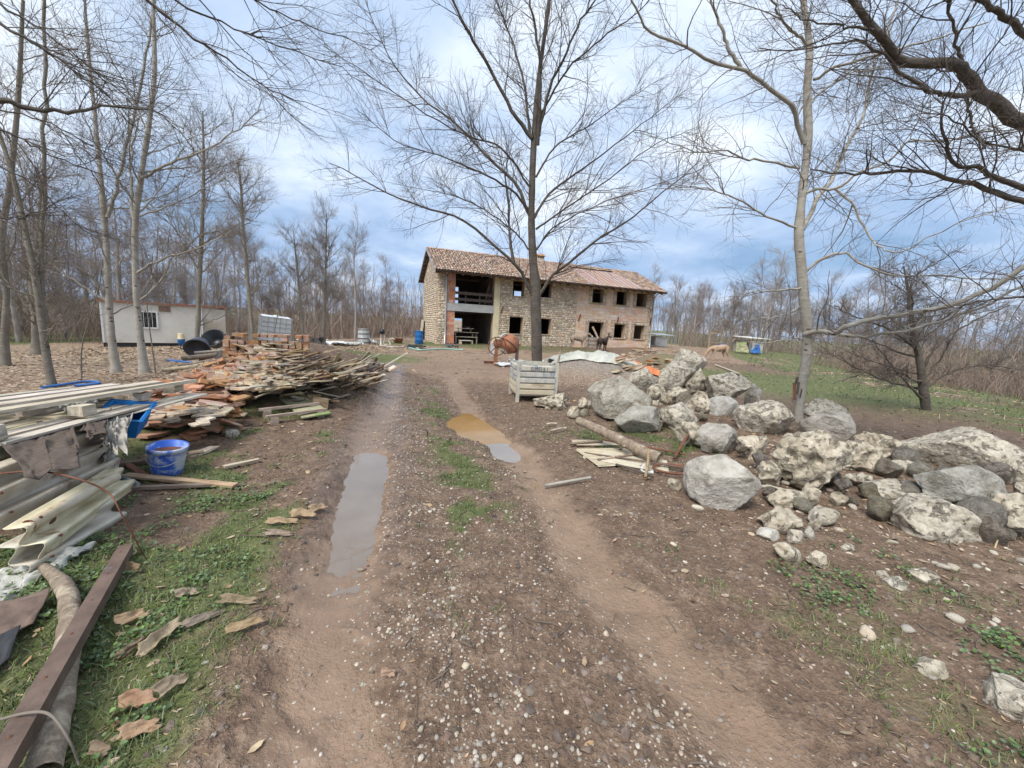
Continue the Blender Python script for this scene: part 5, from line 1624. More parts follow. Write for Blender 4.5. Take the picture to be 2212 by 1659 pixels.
q = np.random.default_rng(77)
for i in range(62):                      # wood behind the container and the rubble
    ang = R(-57) + (R(-16) - R(-57)) * ((i + q.random() * 0.9) / 62)
    d_ = q.uniform(36, 58) - 6 * max(0, math.sin(ang + R(58)))
    x, y = d_ * math.sin(ang), d_ * math.cos(ang)
    far = (ang + R(57)) / R(41)
    plant_far(x, y, q.uniform(0.8, 1.2) * (1.05 - 0.50 * far), int(q.integers(5)), 'bare woodland tree in the wood left of the house', 'trees of the wood left of the house')
for i in range(60):                      # wood right of the house
    ang = R(20) + (R(56) - R(20)) * ((i + q.random() * 0.9) / 60)
    d_ = q.uniform(58, 84)
    x, y = d_ * math.sin(ang), d_ * math.cos(ang)
    plant_far(x, y, q.uniform(0.8, 1.1) * 0.95, int(q.integers(5)), 'bare woodland tree in the wood right of the house', 'trees of the wood right of the house')
for px, Y, s, v, lab in [(1500, 50, 0.9, 3, 'broad bare tree right of the house end'), (1660, 46, 1.15, 1, 'bare tree rising behind the small animal shelters'), (1585, 52, 0.85, 3, 'small bare tree above the grazing donkey'), (1395, 55, 0.95, 1, 'bare tree showing over the right end of the roof'), (770, 44, 0.75, 3, 'small bare tree just left of the gable'), (845, 52, 0.7, 4, 'low bare tree against the blue gap in the clouds')]:
    d_ = ray(px, 700)
    plant_far(d_[0] * Y, Y, s, v, lab, None)

# the wood's depth, too far and dense to tell tree from tree
VV, FF, nv = [], [], 0
n = 620
an_ = np.where(q.random(n) < 0.5, q.uniform(R(-62), R(-10), n), q.uniform(R(8), R(62), n))
dd = q.uniform(62, 115, n)
bx, by = dd * np.sin(an_), dd * np.cos(an_)
bz = ground_z(bx, by, False)
hh = q.uniform(6, 11, n)
st = np.stack([np.stack([bx + q.normal(0, 0.25, n) * t, by, bz + hh * t - 0.3], 1) for t in np.linspace(0, 1, 6)], 1)
sr = 0.085 * np.linspace(1, 0.25, 6)[None] * q.uniform(0.7, 1.3, n)[:, None]
P, Rr = st, sr
for kw in (None, dict(count=7500, ang=(0.3, 0.9), length=(1.5, 3.6), rad=(0.022, 0.035), K=4, up=0.12, wig=0.1, t0=0.25, taper=0.5), dict(count=13000, ang=(0.4, 0.9), length=(0.6, 1.6), rad=(0.02, 0.028), K=3, up=0.08, wig=0.15, taper=0.7)):
    if kw:
        P, Rr = grow(q, P, Rr, **kw)
    V, F = tubes(P, Rr, 3)
    VV.append(V)
    FF.append(F + nv)
    nv += len(V)
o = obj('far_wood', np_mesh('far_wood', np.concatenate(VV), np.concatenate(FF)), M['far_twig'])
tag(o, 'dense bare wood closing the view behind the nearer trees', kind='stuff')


def brambles(name, label, n, fx, seed, h0, h1, rad):
    q = np.random.default_rng(seed)
    p = fx(q, n)
    z = ground_z(p[:, 0], p[:, 1], False)
    az = q.random(n) * 6.283
    h, w = q.uniform(h0, h1, n), q.uniform(0.3, 1.1, n)
    t = np.linspace(0, 1, 6)
    arch = np.sin(t * np.pi * 0.62)
    PT = np.stack([p[:, 0, None] + np.cos(az)[:, None] * w[:, None] * t * h[:, None], p[:, 1, None] + np.sin(az)[:, None] * w[:, None] * t * h[:, None], z[:, None] - 0.05 + h[:, None] * arch], -1) + q.normal(0, 0.05, (n, 6, 3))
    rr_ = rad(p)[:, None] * np.linspace(1, 0.5, 6)[None]
    P2, R2 = grow(q, PT, rr_, n * 2, (0.4, 1.0), (0.25, 0.8), (1, 1), 4, up=0.03, wig=0.2, taper=0.6)
    V1, F1 = tubes(PT, rr_, 3)
    V2, F2 = tubes(P2, np.minimum(R2, 0.004 + 0 * R2), 3)
    rn = np.concatenate([np.repeat(q.random(n), 18), np.repeat(q.random(n * 2), 12)])
    o = obj(name, np_mesh(name, np.concatenate([V1, V2]), np.concatenate([F1, F2 + len(V1)]), False, {'rnd': rn}), M['bramble'])
    return tag(o, label, kind='stuff')


def band(x0, x1, f):
    def fx(q, n):
        out = []
        while sum(map(len, out)) < n:
            x, y = q.uniform(-70, 80, 20000), q.uniform(8, 75, 20000)
            k = f(x, y)
            out.append(np.stack([x[k], y[k]], 1))
        return np.concatenate(out)[:n]
    return fx


brambles('undergrowth', 'tangled red-brown brambles covering the bank on the right', 4200, band(0, 0, lambda x, y: (x > 10.0 + 0.45 * y) & (x < 17 + 1.15 * y) & (y < 34) & (vn2(x * 0.25, y * 0.25, 9) > 0.34)), 501, 0.4, 1.5, lambda p: 0.006 + 0.0002 * p[:, 1])
brambles('undergrowth', 'tall brown thicket beyond the bank on the right', 3600, band(0, 0, lambda x, y: (x > 13 + 0.50 * y) & (x < 26 + 1.3 * y) & (y < 50) & (vn2(x * 0.15, y * 0.15, 19) > 0.30)), 503, 1.3, 3.8, lambda p: 0.009 + 0.00018 * p[:, 1])
brambles('undergrowth', 'low brown undergrowth along the edge of the wood', 6500, band(0, 0, lambda x, y: (np.hypot(x, y) > 36) & (np.hypot(x, y) < 58) & ((x < -0.20 * y) | (x > 0.42 * y)) & (y > 18) & ((x < 0) | (y > 44))), 502, 0.8, 3.2, lambda p: 0.012 + 0.00012 * p[:, 1])

# ------------------------------------------------------------------ boulders
import bmesh


def ico(sub):
    bm = bmesh.new()
    bmesh.ops.create_icosphere(bm, subdivisions=sub, radius=1.0)
    bm.verts.ensure_lookup_table()
    V = np.array([v.co[:] for v in bm.verts])
    F = np.array([[v.index for v in f.verts] for f in bm.faces])
    bm.free()
    return V, F


ICO = {k: ico(k) for k in (2, 3, 4, 5)}


def fbm3(P, s, o=3, g=0.5):
    r, a, t = 0, 1.0, 0
    for i in range(o):
        r = r + a * vn3(P[:, 0] * 2 ** i + 31.7 * i + s, P[:, 1] * 2 ** i + 11.1 * i, P[:, 2] * 2 ** i + 5.3 * i, s + i)
        t += a
        a *= g
    return r / t - 0.5


def rock_mesh(kind, rx, ry, rz, seed, sub):
    q = np.random.default_rng(seed)
    V, F = ICO[sub]
    P = V.copy()
    # knock flat faces off a ball, then roughen it
    P = P * (1 + 0.25 * fbm3(V * 1.2 + q.uniform(0, 50, 3), seed + 40, 2))[:, None]
    ncut = {'grey': 15, 'white': 11, 'porous': 14, 'tan': 16}[kind]
    for _ in range(ncut):
        nrm = q.normal(0, 1, 3)
        nrm /= np.linalg.norm(nrm)
        d = q.uniform(0.55, 0.86)
        h = P @ nrm - d
        P = P - np.maximum(h, 0)[:, None] * nrm * (0.97 if kind != 'white' else 0.85)
    P = P / np.abs(P).max(0)
    amp = {'grey': 0.09, 'white': 0.08, 'porous': 0.17, 'tan': 0.12}[kind]
    f = fbm3(V * 1.5 + q.uniform(0, 50, 3), seed, 3) * amp * 1.6 + fbm3(V * 5.0, seed + 9, 4, 0.6) * amp * 0.75
    sc_ = np.array((rx, ry, rz))
    W = V * sc_
    if kind in ('porous', 'tan'):
        s = 1 / 0.13
        pits = vn3(W[:, 0] * s, W[:, 1] * s, W[:, 2] * s, seed + 20)
        pits2 = vn3(W[:, 0] * s * 2.1, W[:, 1] * s * 2.1, W[:, 2] * s * 2.1, seed + 21)
        a = (0.075 if kind == 'porous' else 0.032) / max(rx, 0.12)
        a = min(a, 0.22)
        f = f - np.clip(pits - 0.56, 0, 1) * 3.2 * a + (pits2 - 0.5) * 1.2 * a
    else:
        s = 1 / 0.10
        f = f + (np.abs(vn3(W[:, 0] * s, W[:, 1] * s, W[:, 2] * s * 1.6, seed + 30) - 0.5)) * 0.035 / max(rx, 0.15) + (vn3(W[:, 0] * 28, W[:, 1] * 28, W[:, 2] * 34, seed + 31) - 0.5) * 0.014 / max(rx, 0.15)
    P = P * (1 + f)[:, None]
    P = P * sc_ / np.abs(P).max(0)
    return np_mesh('boulder', P, F, True)


KM = {'grey': 'greystone', 'white': 'whitestone', 'porous': 'porous', 'tan': 'tanstone'}
Z4 = lambda x, y: (1016.6 + x * 0.29106, 711.6 + y * 0.29106)
Z5 = lambda x, y: (1423.2 + x * 0.35663, 813.2 + y * 0.35663)
ROCKS = [
    (Z4, 840, 1320, 345, 700, None, 'grey', 'largest pale grey boulder, flat-topped, right of the metal crate'),
    (Z4, 1065, 1410, 570, 790, None, 'grey', 'smooth oblong grey boulder leaning at the front of the largest one'),
    (Z4, 1360, 1675, 545, 765, None, 'tan', 'brownish rounded boulder right of the oblong grey one'),
    (Z4, 1175, 1410, 280, 430, 9.0, 'tan', 'tan boulder behind the largest grey one'),
    (Z4, 1360, 1650, 240, 470, 9.2, 'tan', 'big tan lump at the back of the boulder heap'),
    (Z4, 1610, 1770, 290, 480, 8.8, 'porous', 'hole-riddled stone wedged behind the tall block'),
    (Z4, 1490, 1740, 135, 275, 11.0, 'tan', 'flat-topped tan slab, farthest and highest of the boulders'),
    (Z4, 1745, 2055, 285, 545, 8.3, 'tan', 'tall slanting block at the top of the boulder heap'),
    (Z4, 2040, 2160, 400, 510, 8.6, 'grey', 'small grey stone right of the tall slanting block'),
    (Z4, 1310, 1460, 410, 600, 8.2, 'porous', 'porous stone behind the oblong grey boulder'),
    (Z4, 1440, 1610, 430, 580, 8.1, 'porous', 'porous stone above the brownish rounded boulder'),
    (Z4, 1590, 1780, 465, 690, 7.4, 'porous', 'ragged porous stone left of the squarish block'),
    (Z4, 1750, 1995, 500, 690, 7.3, 'white', 'squarish whitish block in the middle of the heap'),
    (Z4, 478, 755, 470, 605, None, 'porous', 'long porous stone lying against the foot of the metal crate'),
    (Z4, 775, 892, 500, 595, 7.9, 'porous', 'small porous stone between crate stone and largest boulder'),
    (Z4, 720, 818, 560, 668, None, 'porous', 'small upright porous stone before the largest boulder'),
    (Z4, 815, 882, 590, 645, None, 'grey', 'little grey stone touching the largest boulder'),
    (Z4, 1530, 1740, 665, 890, None, 'porous', 'narrow pitted stone beside the upright grey block'),
    (Z4, 1675, 1990, 665, 930, None, 'grey', 'upright grey block behind the white boulder'),
    (Z5, 180, 595, 450, 830, None, 'white', 'large smooth white boulder at the front of the heap'),
    (Z5, 470, 815, 150, 375, 6.3, 'tan', 'wide pale boulder left of the pale trunk'),
    (Z5, 870, 1225, 195, 420, 6.2, 'grey', 'angular grey boulder right of the pale trunk'),
    (Z5, 880, 1145, 138, 245, 7.4, 'tan', 'low boulder behind the angular grey one'),
    (Z5, 480, 650, 335, 540, 5.2, 'porous', 'tan porous stone behind the white boulder'),
    (Z5, 690, 1125, 325, 725, None, 'porous', 'big porous boulder full of dark holes in the heap centre'),
    (Z5, 590, 730, 495, 650, 4.2, 'porous', 'porous stone between white boulder and the holed one'),
    (Z5, 1050, 1335, 395, 625, 4.9, 'porous', 'yellowish porous boulder right of the holed one'),
    (Z5, 1190, 1500, 345, 530, 5.4, 'porous', 'flat porous boulder left of the huge slab'),
    (Z5, 1470, 2330, 300, 700, 5.2, 'tan', 'huge speckled boulder slab at the right edge'),
    (Z5, 1545, 2045, 525, 865, None, 'grey', 'smooth dark grey boulder below the huge slab'),
    (Z5, 1190, 1590, 605, 785, None, 'tan', 'low tan stone left of the dark grey boulder'),
    (Z5, 1390, 1930, 730, 1015, None, 'tan', 'front tan boulder, flat and grained, nearest the camera on the right'),
    (Z5, 1990, 2330, 690, 980, 3.3, 'porous', 'tan stone cut by the right edge'),
    (Z5, 2165, 2350, 505, 670, 4.0, 'tan', 'pale stone high at the right edge'),
    (Z5, 1370, 1610, 510, 630, 4.9, 'tan', 'reddish flat stone under the huge slab'),
    (Z5, 605, 875, 785, 960, None, 'porous', 'knobbly whitish stone in front of the heap'),
    (Z5, 580, 727, 918, 995, None, 'white', 'smooth white cobble lying in front of the knobbly stone'),
    (Z5, 690, 862, 998, 1130, None, 'porous', 'pitted stone nearest the track in the small group'),
    (Z5, 880, 1035, 1058, 1158, None, 'porous', 'lowest stone of the small group before the heap'),
    (Z5, 785, 882, 922, 1022, None, 'tan', 'fist-like stone between the knobbly and pitted ones'),
    (Z5, 868, 947, 905, 992, None, 'grey', 'small grey chunk beside the fist-like stone'),
    (Z5, 900, 982, 853, 938, None, 'tan', 'small upright stone behind the grey chunk'),
    (Z5, 905, 1085, 788, 915, None, 'tan', 'tan wedge below the holed boulder'),
    (Z5, 610, 875, 655, 805, None, 'porous', 'low tan porous stone touching the white boulder'),
    (Z5, 1035, 1145, 698, 790, None, 'porous', 'small porous lump under the holed boulder'),
    (Z5, 870, 970, 670, 790, None, 'porous', 'ragged crumb of stone below the holed boulder'),
    (Z5, 45, 135, 612, 685, None, 'porous', 'small stone left of the white boulder'),
    (Z5, 1490, 1695, 1160, 1245, None, 'tan', 'flat pale stone alone on the right-hand soil'),
    (Z5, 1300, 1392, 1165, 1225, None, 'tan', 'pale pebble stone left of the flat one'),
    (Z5, 1100, 1192, 1003, 1062, None, 'tan', 'small orange-tinted stone before the low tan stone'),
    (Z5, 1140, 1290, 580, 680, 4.3, 'tan', 'low stone between holed and yellowish boulders'),
    (Z5, 1960, 2120, 860, 990, None, 'tan', 'stone half hidden under the right edge stone'),
    (lambda x, y: (x, y), 1972, 2058, 1412, 1475, None, 'porous', 'orange-tan holed stone on the soil at lower right'),
    (lambda x, y: (x, y), 2120, 2300, 1470, 1590, None, 'tan', 'pale angular stone at the lower right edge'),
    (lambda x, y: (x, y), 1955, 2025, 1228, 1265, None, 'porous', 'flat cream stone between small group and right edge'),
    (lambda x, y: (x, y), 1905, 1958, 1244, 1275, None, 'tan', 'tan stone touching the flat cream one'),
    (lambda x, y: (x, y), 485, 517, 925, 948, None, 'tan', 'rounded grey-tan stone at the foot of the tile heap'),
]
for i, (Z, x0, x1, y0, y1, Y, kind, lab) in enumerate(ROCKS):
    (cx0, cy0), (cx1, cy1) = Z(x0, y0), Z(x1, y1)
    cx, cy, w, h = (cx0 + cx1) / 2, (cy0 + cy1) / 2, cx1 - cx0, cy1 - cy0
    if Y is None:
        gpt = G(cx, cy1 - 0.04 * h)
        Y = gpt[1] + 0.35 * w * gpt[1] / CAM_F
    cosf = 1 / math.hypot(1, (cx - 1106) / CAM_F)
    rx, rz = 0.57 * w * Y / CAM_F * (0.60 + 0.40 * cosf), 0.545 * h * Y / CAM_F
    ry = 0.5 * (rx + rz) * 0.95
    c = D(cx, cy, Y)
    gzv = gz(c[0], c[1], False)
    bot = c[2] - rz
    if bot > gzv - 0.03 and Y < 20:       # a stone that would hang is carried down to the soil or the stones below
        ext = min((bot - gzv) + 0.05, 0.35)
        rz += ext / 2
        c[2] -= ext / 2
    big_ = max(rx, rz) * CAM_F / Y
    me = rock_mesh(kind, rx, ry, rz, 900 + i * 3, 5 if big_ > 45 else (4 if big_ > 18 else 3))
    o = obj('boulder' if big_ > 30 else 'stone', me, M[KM[kind]], loc=c, rot=(0, 0, 0))
    tag(o, lab, 'boulder' if big_ > 30 else 'stone', 'boulders heaped right of the track')

# smaller stones filling the gaps of the heap
M['fill'] = mat('rough filler stone', (0.22, 0.185, 0.135), (0.43, 0.375, 0.29), 2.6, 0.93, 0.9, c=(0.15, 0.115, 0.08), cpos=0.57, vary=0.15, bdist=0.12, detail=9.0)
FILL = [rock_mesh('tan' if i % 2 else 'grey', 1, 0.85, 0.75, 1600 + i, 3) for i in range(6)]
for i, me in enumerate(FILL):
    me.name = 'stone'
    me.materials.append(M['fill'])
fq = np.random.default_rng(61)
for (px, py) in [(fq.uniform(0, 1), fq.uniform(0, 1)) for _ in range(60)]:
    u_ = px
    x_ = 1270 + u_ * 900
    yt = np.interp(x_, [1270, 1450, 1600, 1800, 2000, 2200], [850, 800, 850, 930, 990, 1000])
    yb = np.interp(x_, [1270, 1450, 1600, 1700, 1800, 2000, 2200], [905, 950, 1010, 1130, 1110, 1150, 1180])
    g = G(x_, yt + (yb - yt) * py)
    s = fq.uniform(0.05, 0.20)
    o = obj('stone', FILL[fq.integers(6)], None, loc=g + np.array((0, 0, s * 0.25 + 0.12 * fq.random())), rot=(fq.normal(0, 0.5), fq.normal(0, 0.5), fq.random() * 6.28), scale=(s, s, s))
    tag(o, 'small rough stone filling a gap between the boulders', 'stone', 'filler stones between the boulders')

# loose stones that can be counted: on the soil right of the track and in the wheel strips
SM = [rock_mesh('tan', 1, 0.8, 0.5, 1500 + i, 2) for i in range(5)]
for me in SM:
    me.name = 'loose_stone'
    me.materials.append(M['loose_stone'])
spots, qq = pick(170, 0.9, 6.5, 1.15, 6.0, lambda x, y, m: sstep(0.45, 1.0, x - m['xr']) * (0.25 + 0.75 * sstep(2, 3.5, x)) * (1 - 0.7 * m['grass']), 30, 1.2)
for x, y, z in spots:
    s = 0.016 + 0.045 * qq.random() ** 2.2
    o = obj('loose_stone', SM[qq.integers(5)], None, loc=(x, y, z + s * 0.15), rot=(qq.normal(0, 0.2), qq.normal(0, 0.2), qq.random() * 6.28), scale=(s, s, s))
    tag(o, 'pale loose stone lying on the soil right of the track', 'stone', 'loose stones right of the track')
spots, qq = pick(80, -1.2, 1.3, 1.1, 5.0, lambda x, y, m: np.clip(m['gravel'] + 0.15, 0, 1) * (1 - m['rut']), 31, 1.3)
for x, y, z in spots:
    s = 0.008 + 0.014 * qq.random() ** 2
    o = obj('loose_stone', SM[qq.integers(5)], None, loc=(x, y, z + s * 0.2), rot=(qq.normal(0, 0.2), qq.normal(0, 0.2), qq.random() * 6.28), scale=(s, s, s * 1.2))
    tag(o, 'whitish pebble between the two wheel ruts', 'stone', 'white pebbles between the wheel ruts')
for px, py, s, lab in [(1006, 1443, 0.022, 'white egg-shaped pebble in the middle of the track'), (1120, 1645, 0.018, 'white pebble at the very bottom of the view'), (1085, 1410, 0.014, 'white pebble beside the egg-shaped one')]:
    g = G(px, py)
    tag(obj('loose_stone', SM[1], M['white_paint'], loc=g + np.array((0, 0, 0.01)), scale=(s, s * 1.1, s), rot=(0, 0, 1.1)), lab, 'stone')

# ------------------------------------------------------------------ the heap of building rubble
BOX = {}


def piece_mesh(key, l, w, h, mt, jit=0.06, seed=0, broken=0.0):
    """a worn slab: a box with uneven corners and one broken end"""
    if key in BOX:
        return BOX[key]
    q = np.random.default_rng(seed)
    xs = [-l / 2, -l / 6, l / 6, l / 2]
    V, F = [], []
    for i, x in enumerate(xs):
        e = (0.85 if i in (0, 3) else 1.0)
        for (y, z) in ((-w / 2, -h / 2), (w / 2, -h / 2), (w / 2, h / 2), (-w / 2, h / 2)):
            V.append((x + (q.normal(0, broken * l) if i == 3 else q.normal(0, 0.01 * l)), y * (1 + q.normal(0, jit * 0.5)) * (e if broken else 1), z * (1 + q.normal(0, jit))))
    for i in range(3):
        for j in range(4):
            F.append((i * 4 + j, i * 4 + (j + 1) % 4, i * 4 + 4 + (j + 1) % 4, i * 4 + 4 + j))
    F += [(3, 2, 1, 0), (12, 13, 14, 15)]
    F = np.array(F)[:, ::-1]
    me = np_mesh(key, V, F)
    me.materials.append(mt)
    BOX[key] = me
    return me


def heap_z(x, y):
    return gz(x, y, False)


TOPS = {}


def lay(x, y, h, cell=0.16):
    """stack height: pieces that fall on the same spot lie on each other"""
    k = (round(x / cell), round(y / cell))
    z = TOPS.get(k, 0.0)
    for dx in (-1, 0, 1):
        for dy in (-1, 0, 1):
            kk = (k[0] + dx, k[1] + dy)
            TOPS[kk] = max(TOPS.get(kk, 0.0), z + h * (0.8 if dx or dy else 0.95))
    return min(z, 0.34)


q = np.random.default_rng(88)
normal_at = lambda x, y: np.array((-(heap_z(x + 0.15, y) - heap_z(x - 0.15, y)) / 0.3, -(heap_z(x, y + 0.15) - heap_z(x, y - 0.15)) / 0.3))


def drop(name, me, x, y, h, rz, tilt, label, cat, group, sink=0.0, scl=1.0):
    s = normal_at(x, y)
    z = heap_z(x, y) + lay(x, y, h * scl) + h * scl / 2 - sink
    o = obj(name, me, None, loc=(x, y, z), rot=(s[1] + q.normal(0, tilt), -s[0] + q.normal(0, tilt), rz))
    if scl != 1.0:
        o.scale = (scl, scl, scl)
    return tag(o, label, cat, group, 'thing')


TILE = [piece_mesh('clay_tile%d' % i, l, w, 0.035, M['clay'], 0.08, i, b_) for i, (l, w, b_) in enumerate([(0.36, 0.20, 0.0), (0.30, 0.20, 0.10), (0.24, 0.18, 0.12), (0.40, 0.16, 0.05)])]
SLAB = [piece_mesh('roof_slab%d' % i, l, w, 0.045, M['slab'], 0.12, 20 + i, 0.08) for i, (l, w) in enumerate([(0.45, 0.28), (0.34, 0.24), (0.52, 0.22), (0.26, 0.2)])]
BRICKS = [piece_mesh('old_brick%d' % i, 0.25, 0.12, 0.065, M['clay'], 0.06, 40 + i, 0.02) for i in range(3)]
for lst, nm in ((TILE, 'clay_tile'), (SLAB, 'roof_slab'), (BRICKS, 'old_brick')):
    for me in lst:
        me.name = nm


def px_spots(n, poly, seed, jitter=0.0):
    """places on the ground seen inside a pixel polygon, evenly over the picture"""
    r = np.random.default_rng(seed)
    poly = np.array(poly, float)
    lo, hi = poly.min(0), poly.max(0)
    out = []
    while len(out) < n:
        p = lo + (hi - lo) * r.random(2)
        ins = False
        j = len(poly) - 1
        for i in range(len(poly)):
            if (poly[i, 1] > p[1]) != (poly[j, 1] > p[1]) and p[0] < (poly[j, 0] - poly[i, 0]) * (p[1] - poly[i, 1]) / (poly[j, 1] - poly[i, 1]) + poly[i, 0]:
                ins = not ins
            j = i
        if ins:
            g = G(*p)
            out.append(g)
    return np.array(out)


for x, y, z in px_spots(170, [(290, 945), (300, 855), (420, 820), (520, 840), (540, 880), (520, 930), (430, 950)], 1):
    drop('clay_tile', TILE[q.integers(4)], x, y, 0.035, q.random() * 6.28, 0.20, 'orange clay tile lying flat in the front of the rubble heap', 'tile', 'orange clay tiles at the front of the heap', scl=q.uniform(0.7, 1.0))
for x, y, z in px_spots(130, [(420, 880), (450, 800), (540, 775), (600, 800), (610, 850), (560, 880)], 2):
    drop('old_brick', BRICKS[q.integers(3)], x, y, 0.065, q.random() * 6.28, 0.22, 'broken orange brick on the slope of the rubble heap', 'brick', 'broken bricks tumbled down the heap', scl=q.uniform(0.65, 1.0))
for x, y, z in px_spots(110, [(500, 900), (480, 850), (540, 820), (640, 830), (680, 860), (600, 890)], 3):
    drop('roof_slab', SLAB[q.integers(4)], x, y, 0.045, q.normal(0.3, 0.5), 0.13, 'pale thin stone slab piled in the middle of the rubble heap', 'slab', 'pale stone slabs piled in the heap', scl=q.uniform(0.55, 0.9))
# planks and splintered boards, spilling towards the track
BRD = [piece_mesh('scrap_board%d' % i, l, w, 0.022, (M['wood'], M['pale_wood'])[i % 2], 0.06, 60 + i, 0.02) for i, (l, w) in enumerate([(0.9, 0.10), (0.6, 0.13), (1.2, 0.09), (0.45, 0.16), (0.75, 0.08), (1.5, 0.09)])]
for me in BRD:
    me.name = 'scrap_board'
for x, y, z in px_spots(290, [(570, 890), (540, 800), (590, 760), (700, 750), (800, 770), (845, 800), (800, 838), (720, 870)], 4):
    drop('scrap_board', BRD[q.integers(6)], x, y, 0.018, q.normal(-0.35, 0.7), 0.08, 'splintered scrap board in the wood litter beside the track', 'board', 'scrap boards littered beside the track', scl=q.uniform(0.55, 1.0))
for x, y, z in px_spots(40, [(300, 960), (330, 930), (500, 930), (500, 960), (420, 985)], 5):
    drop('roof_slab', SLAB[q.integers(4)], x, y, 0.035, q.random() * 6.28, 0.08, 'pale broken slab half in the grass before the tile heap', 'slab', 'broken slabs in the grass before the tile heap', scl=q.uniform(0.35, 0.65))
# stacked bricks at the top of the heap
bs_c = D(585, 800, 8.3)
st_ = thing('brick_stack', 'weathered block of stacked old bricks on top of the rubble heap', 'brick stack', (bs_c[0], bs_c[1], heap_z(bs_c[0], bs_c[1]) - 0.05), 0.45)
for c_ in range(8):
    for i in range(12):
        for j in range(2):
            if c_ >= 6 and q.random() < 0.35:
                continue
            if c_ < 7 and j > 0 and 0 < i < 11:
                continue
            o = obj('brick', BRICKS[q.integers(3)], None, st_, loc=(-0.75 + i * 0.130 + q.normal(0, 0.006), j * 0.262 + q.normal(0, 0.02), 0.035 + c_ * 0.069), rot=(0, 0, math.pi / 2 + q.normal(0, 0.06)))
# long poles and beams across the back of the heap
for i, (p0, p1, Y0, Y1, r, mt, lab) in enumerate([
        ((388, 792), (640, 742), 8.6, 10.6, 0.05, 'bark_log', 'long brown pole lying across the back of the heap'),
        ((392, 775), (690, 738), 9.2, 11.6, 0.06, 'bark_log', 'thick brown beam behind the brick stack'),
        ((420, 762), (600, 745), 10.0, 11.0, 0.035, 'pale_wood', 'white squared timber above the brown poles'),
        ((350, 800), (470, 782), 8.2, 8.8, 0.045, 'pale_wood', 'pale timber end beside the dark sheet'),
        ((430, 776), (560, 762), 9.6, 10.2, 0.04, 'brown_wood', 'reddish timber between the poles'),
        ((650, 762), (770, 775), 11.6, 12.0, 0.035, 'brown_wood', 'brown rail sloping down beside the track'),
        ((690, 770), (830, 786), 11.0, 11.6, 0.02, 'pale_wood', 'long thin white lath pointing at the track'),
        ((655, 812), (832, 797), 9.0, 10.4, 0.025, 'steel', 'long grey metal rail lying over the scrap wood')]):
    a, b_ = D(*p0, Y0), D(*p1, Y1)
    m = MB()
    pts = catmull([a, (a + b_) / 2 + np.array((0, 0, -0.02)), b_], 8)
    m.tube(pts, r, 7)
    tag(m.build('timber_pole', M[mt], None, smooth=True), lab, 'pole')
# dead branches thrown on the heap
for i, (pts, Y0, Y1, r, mt, lab) in enumerate([
        ([(480, 852), (540, 800), (600, 775), (650, 740), (690, 700)], 6.8, 10, 0.016, 'bark_log', 'long bare branch lying over the brick stack'),
        ([(556, 782), (600, 808), (640, 825), (650, 850)], 7.6, 7.0, 0.02, 'pale_bark', 'pale broken branch lying in front of the bricks'),
        ([(570, 790), (640, 822), (690, 842), (715, 850)], 7.8, 7.2, 0.02, 'pale_bark', 'whitish dead branch crossing the scrap wood'),
        ([(600, 830), (690, 805), (760, 798)], 8.2, 9.4, 0.018, 'bark_log', 'dark straight branch over the scrap wood'),
        ([(560, 830), (575, 780), (560, 740)], 7.8, 8.0, 0.012, 'bark_log', 'thin branch sticking up from the brick stack'),
        ([(630, 790), (700, 830), (760, 870)], 8.8, 7.4, 0.010, 'bark_log', 'thin stick slanting to the track')]):
    ys_ = np.linspace(Y0, Y1, len(pts))
    path = px_path([(a, b_, y) for (a, b_), y in zip(pts, ys_)], 14)
    e = thing('dead_branch', lab, 'branch', path[0])
    V, F = tubes(path[None] - path[0], np.linspace(r, r * 0.4, 14)[None], 6)
    obj('stem', np_mesh('stem', V, F, True), M[mt], e)
    P2, R2 = grow(np.random.default_rng(i), (path - path[0])[None], np.linspace(r, r * 0.4, 14)[None], 6, (0.5, 1.0), (0.3, 0.8), (r * 0.5, r * 0.6), 6, wig=0.12)
    for k in range(6):
        V, F = tubes(P2[k:k + 1], R2[k:k + 1], 4)
        obj('side_twig', np_mesh('side_twig', V, F, True), M[mt], e)


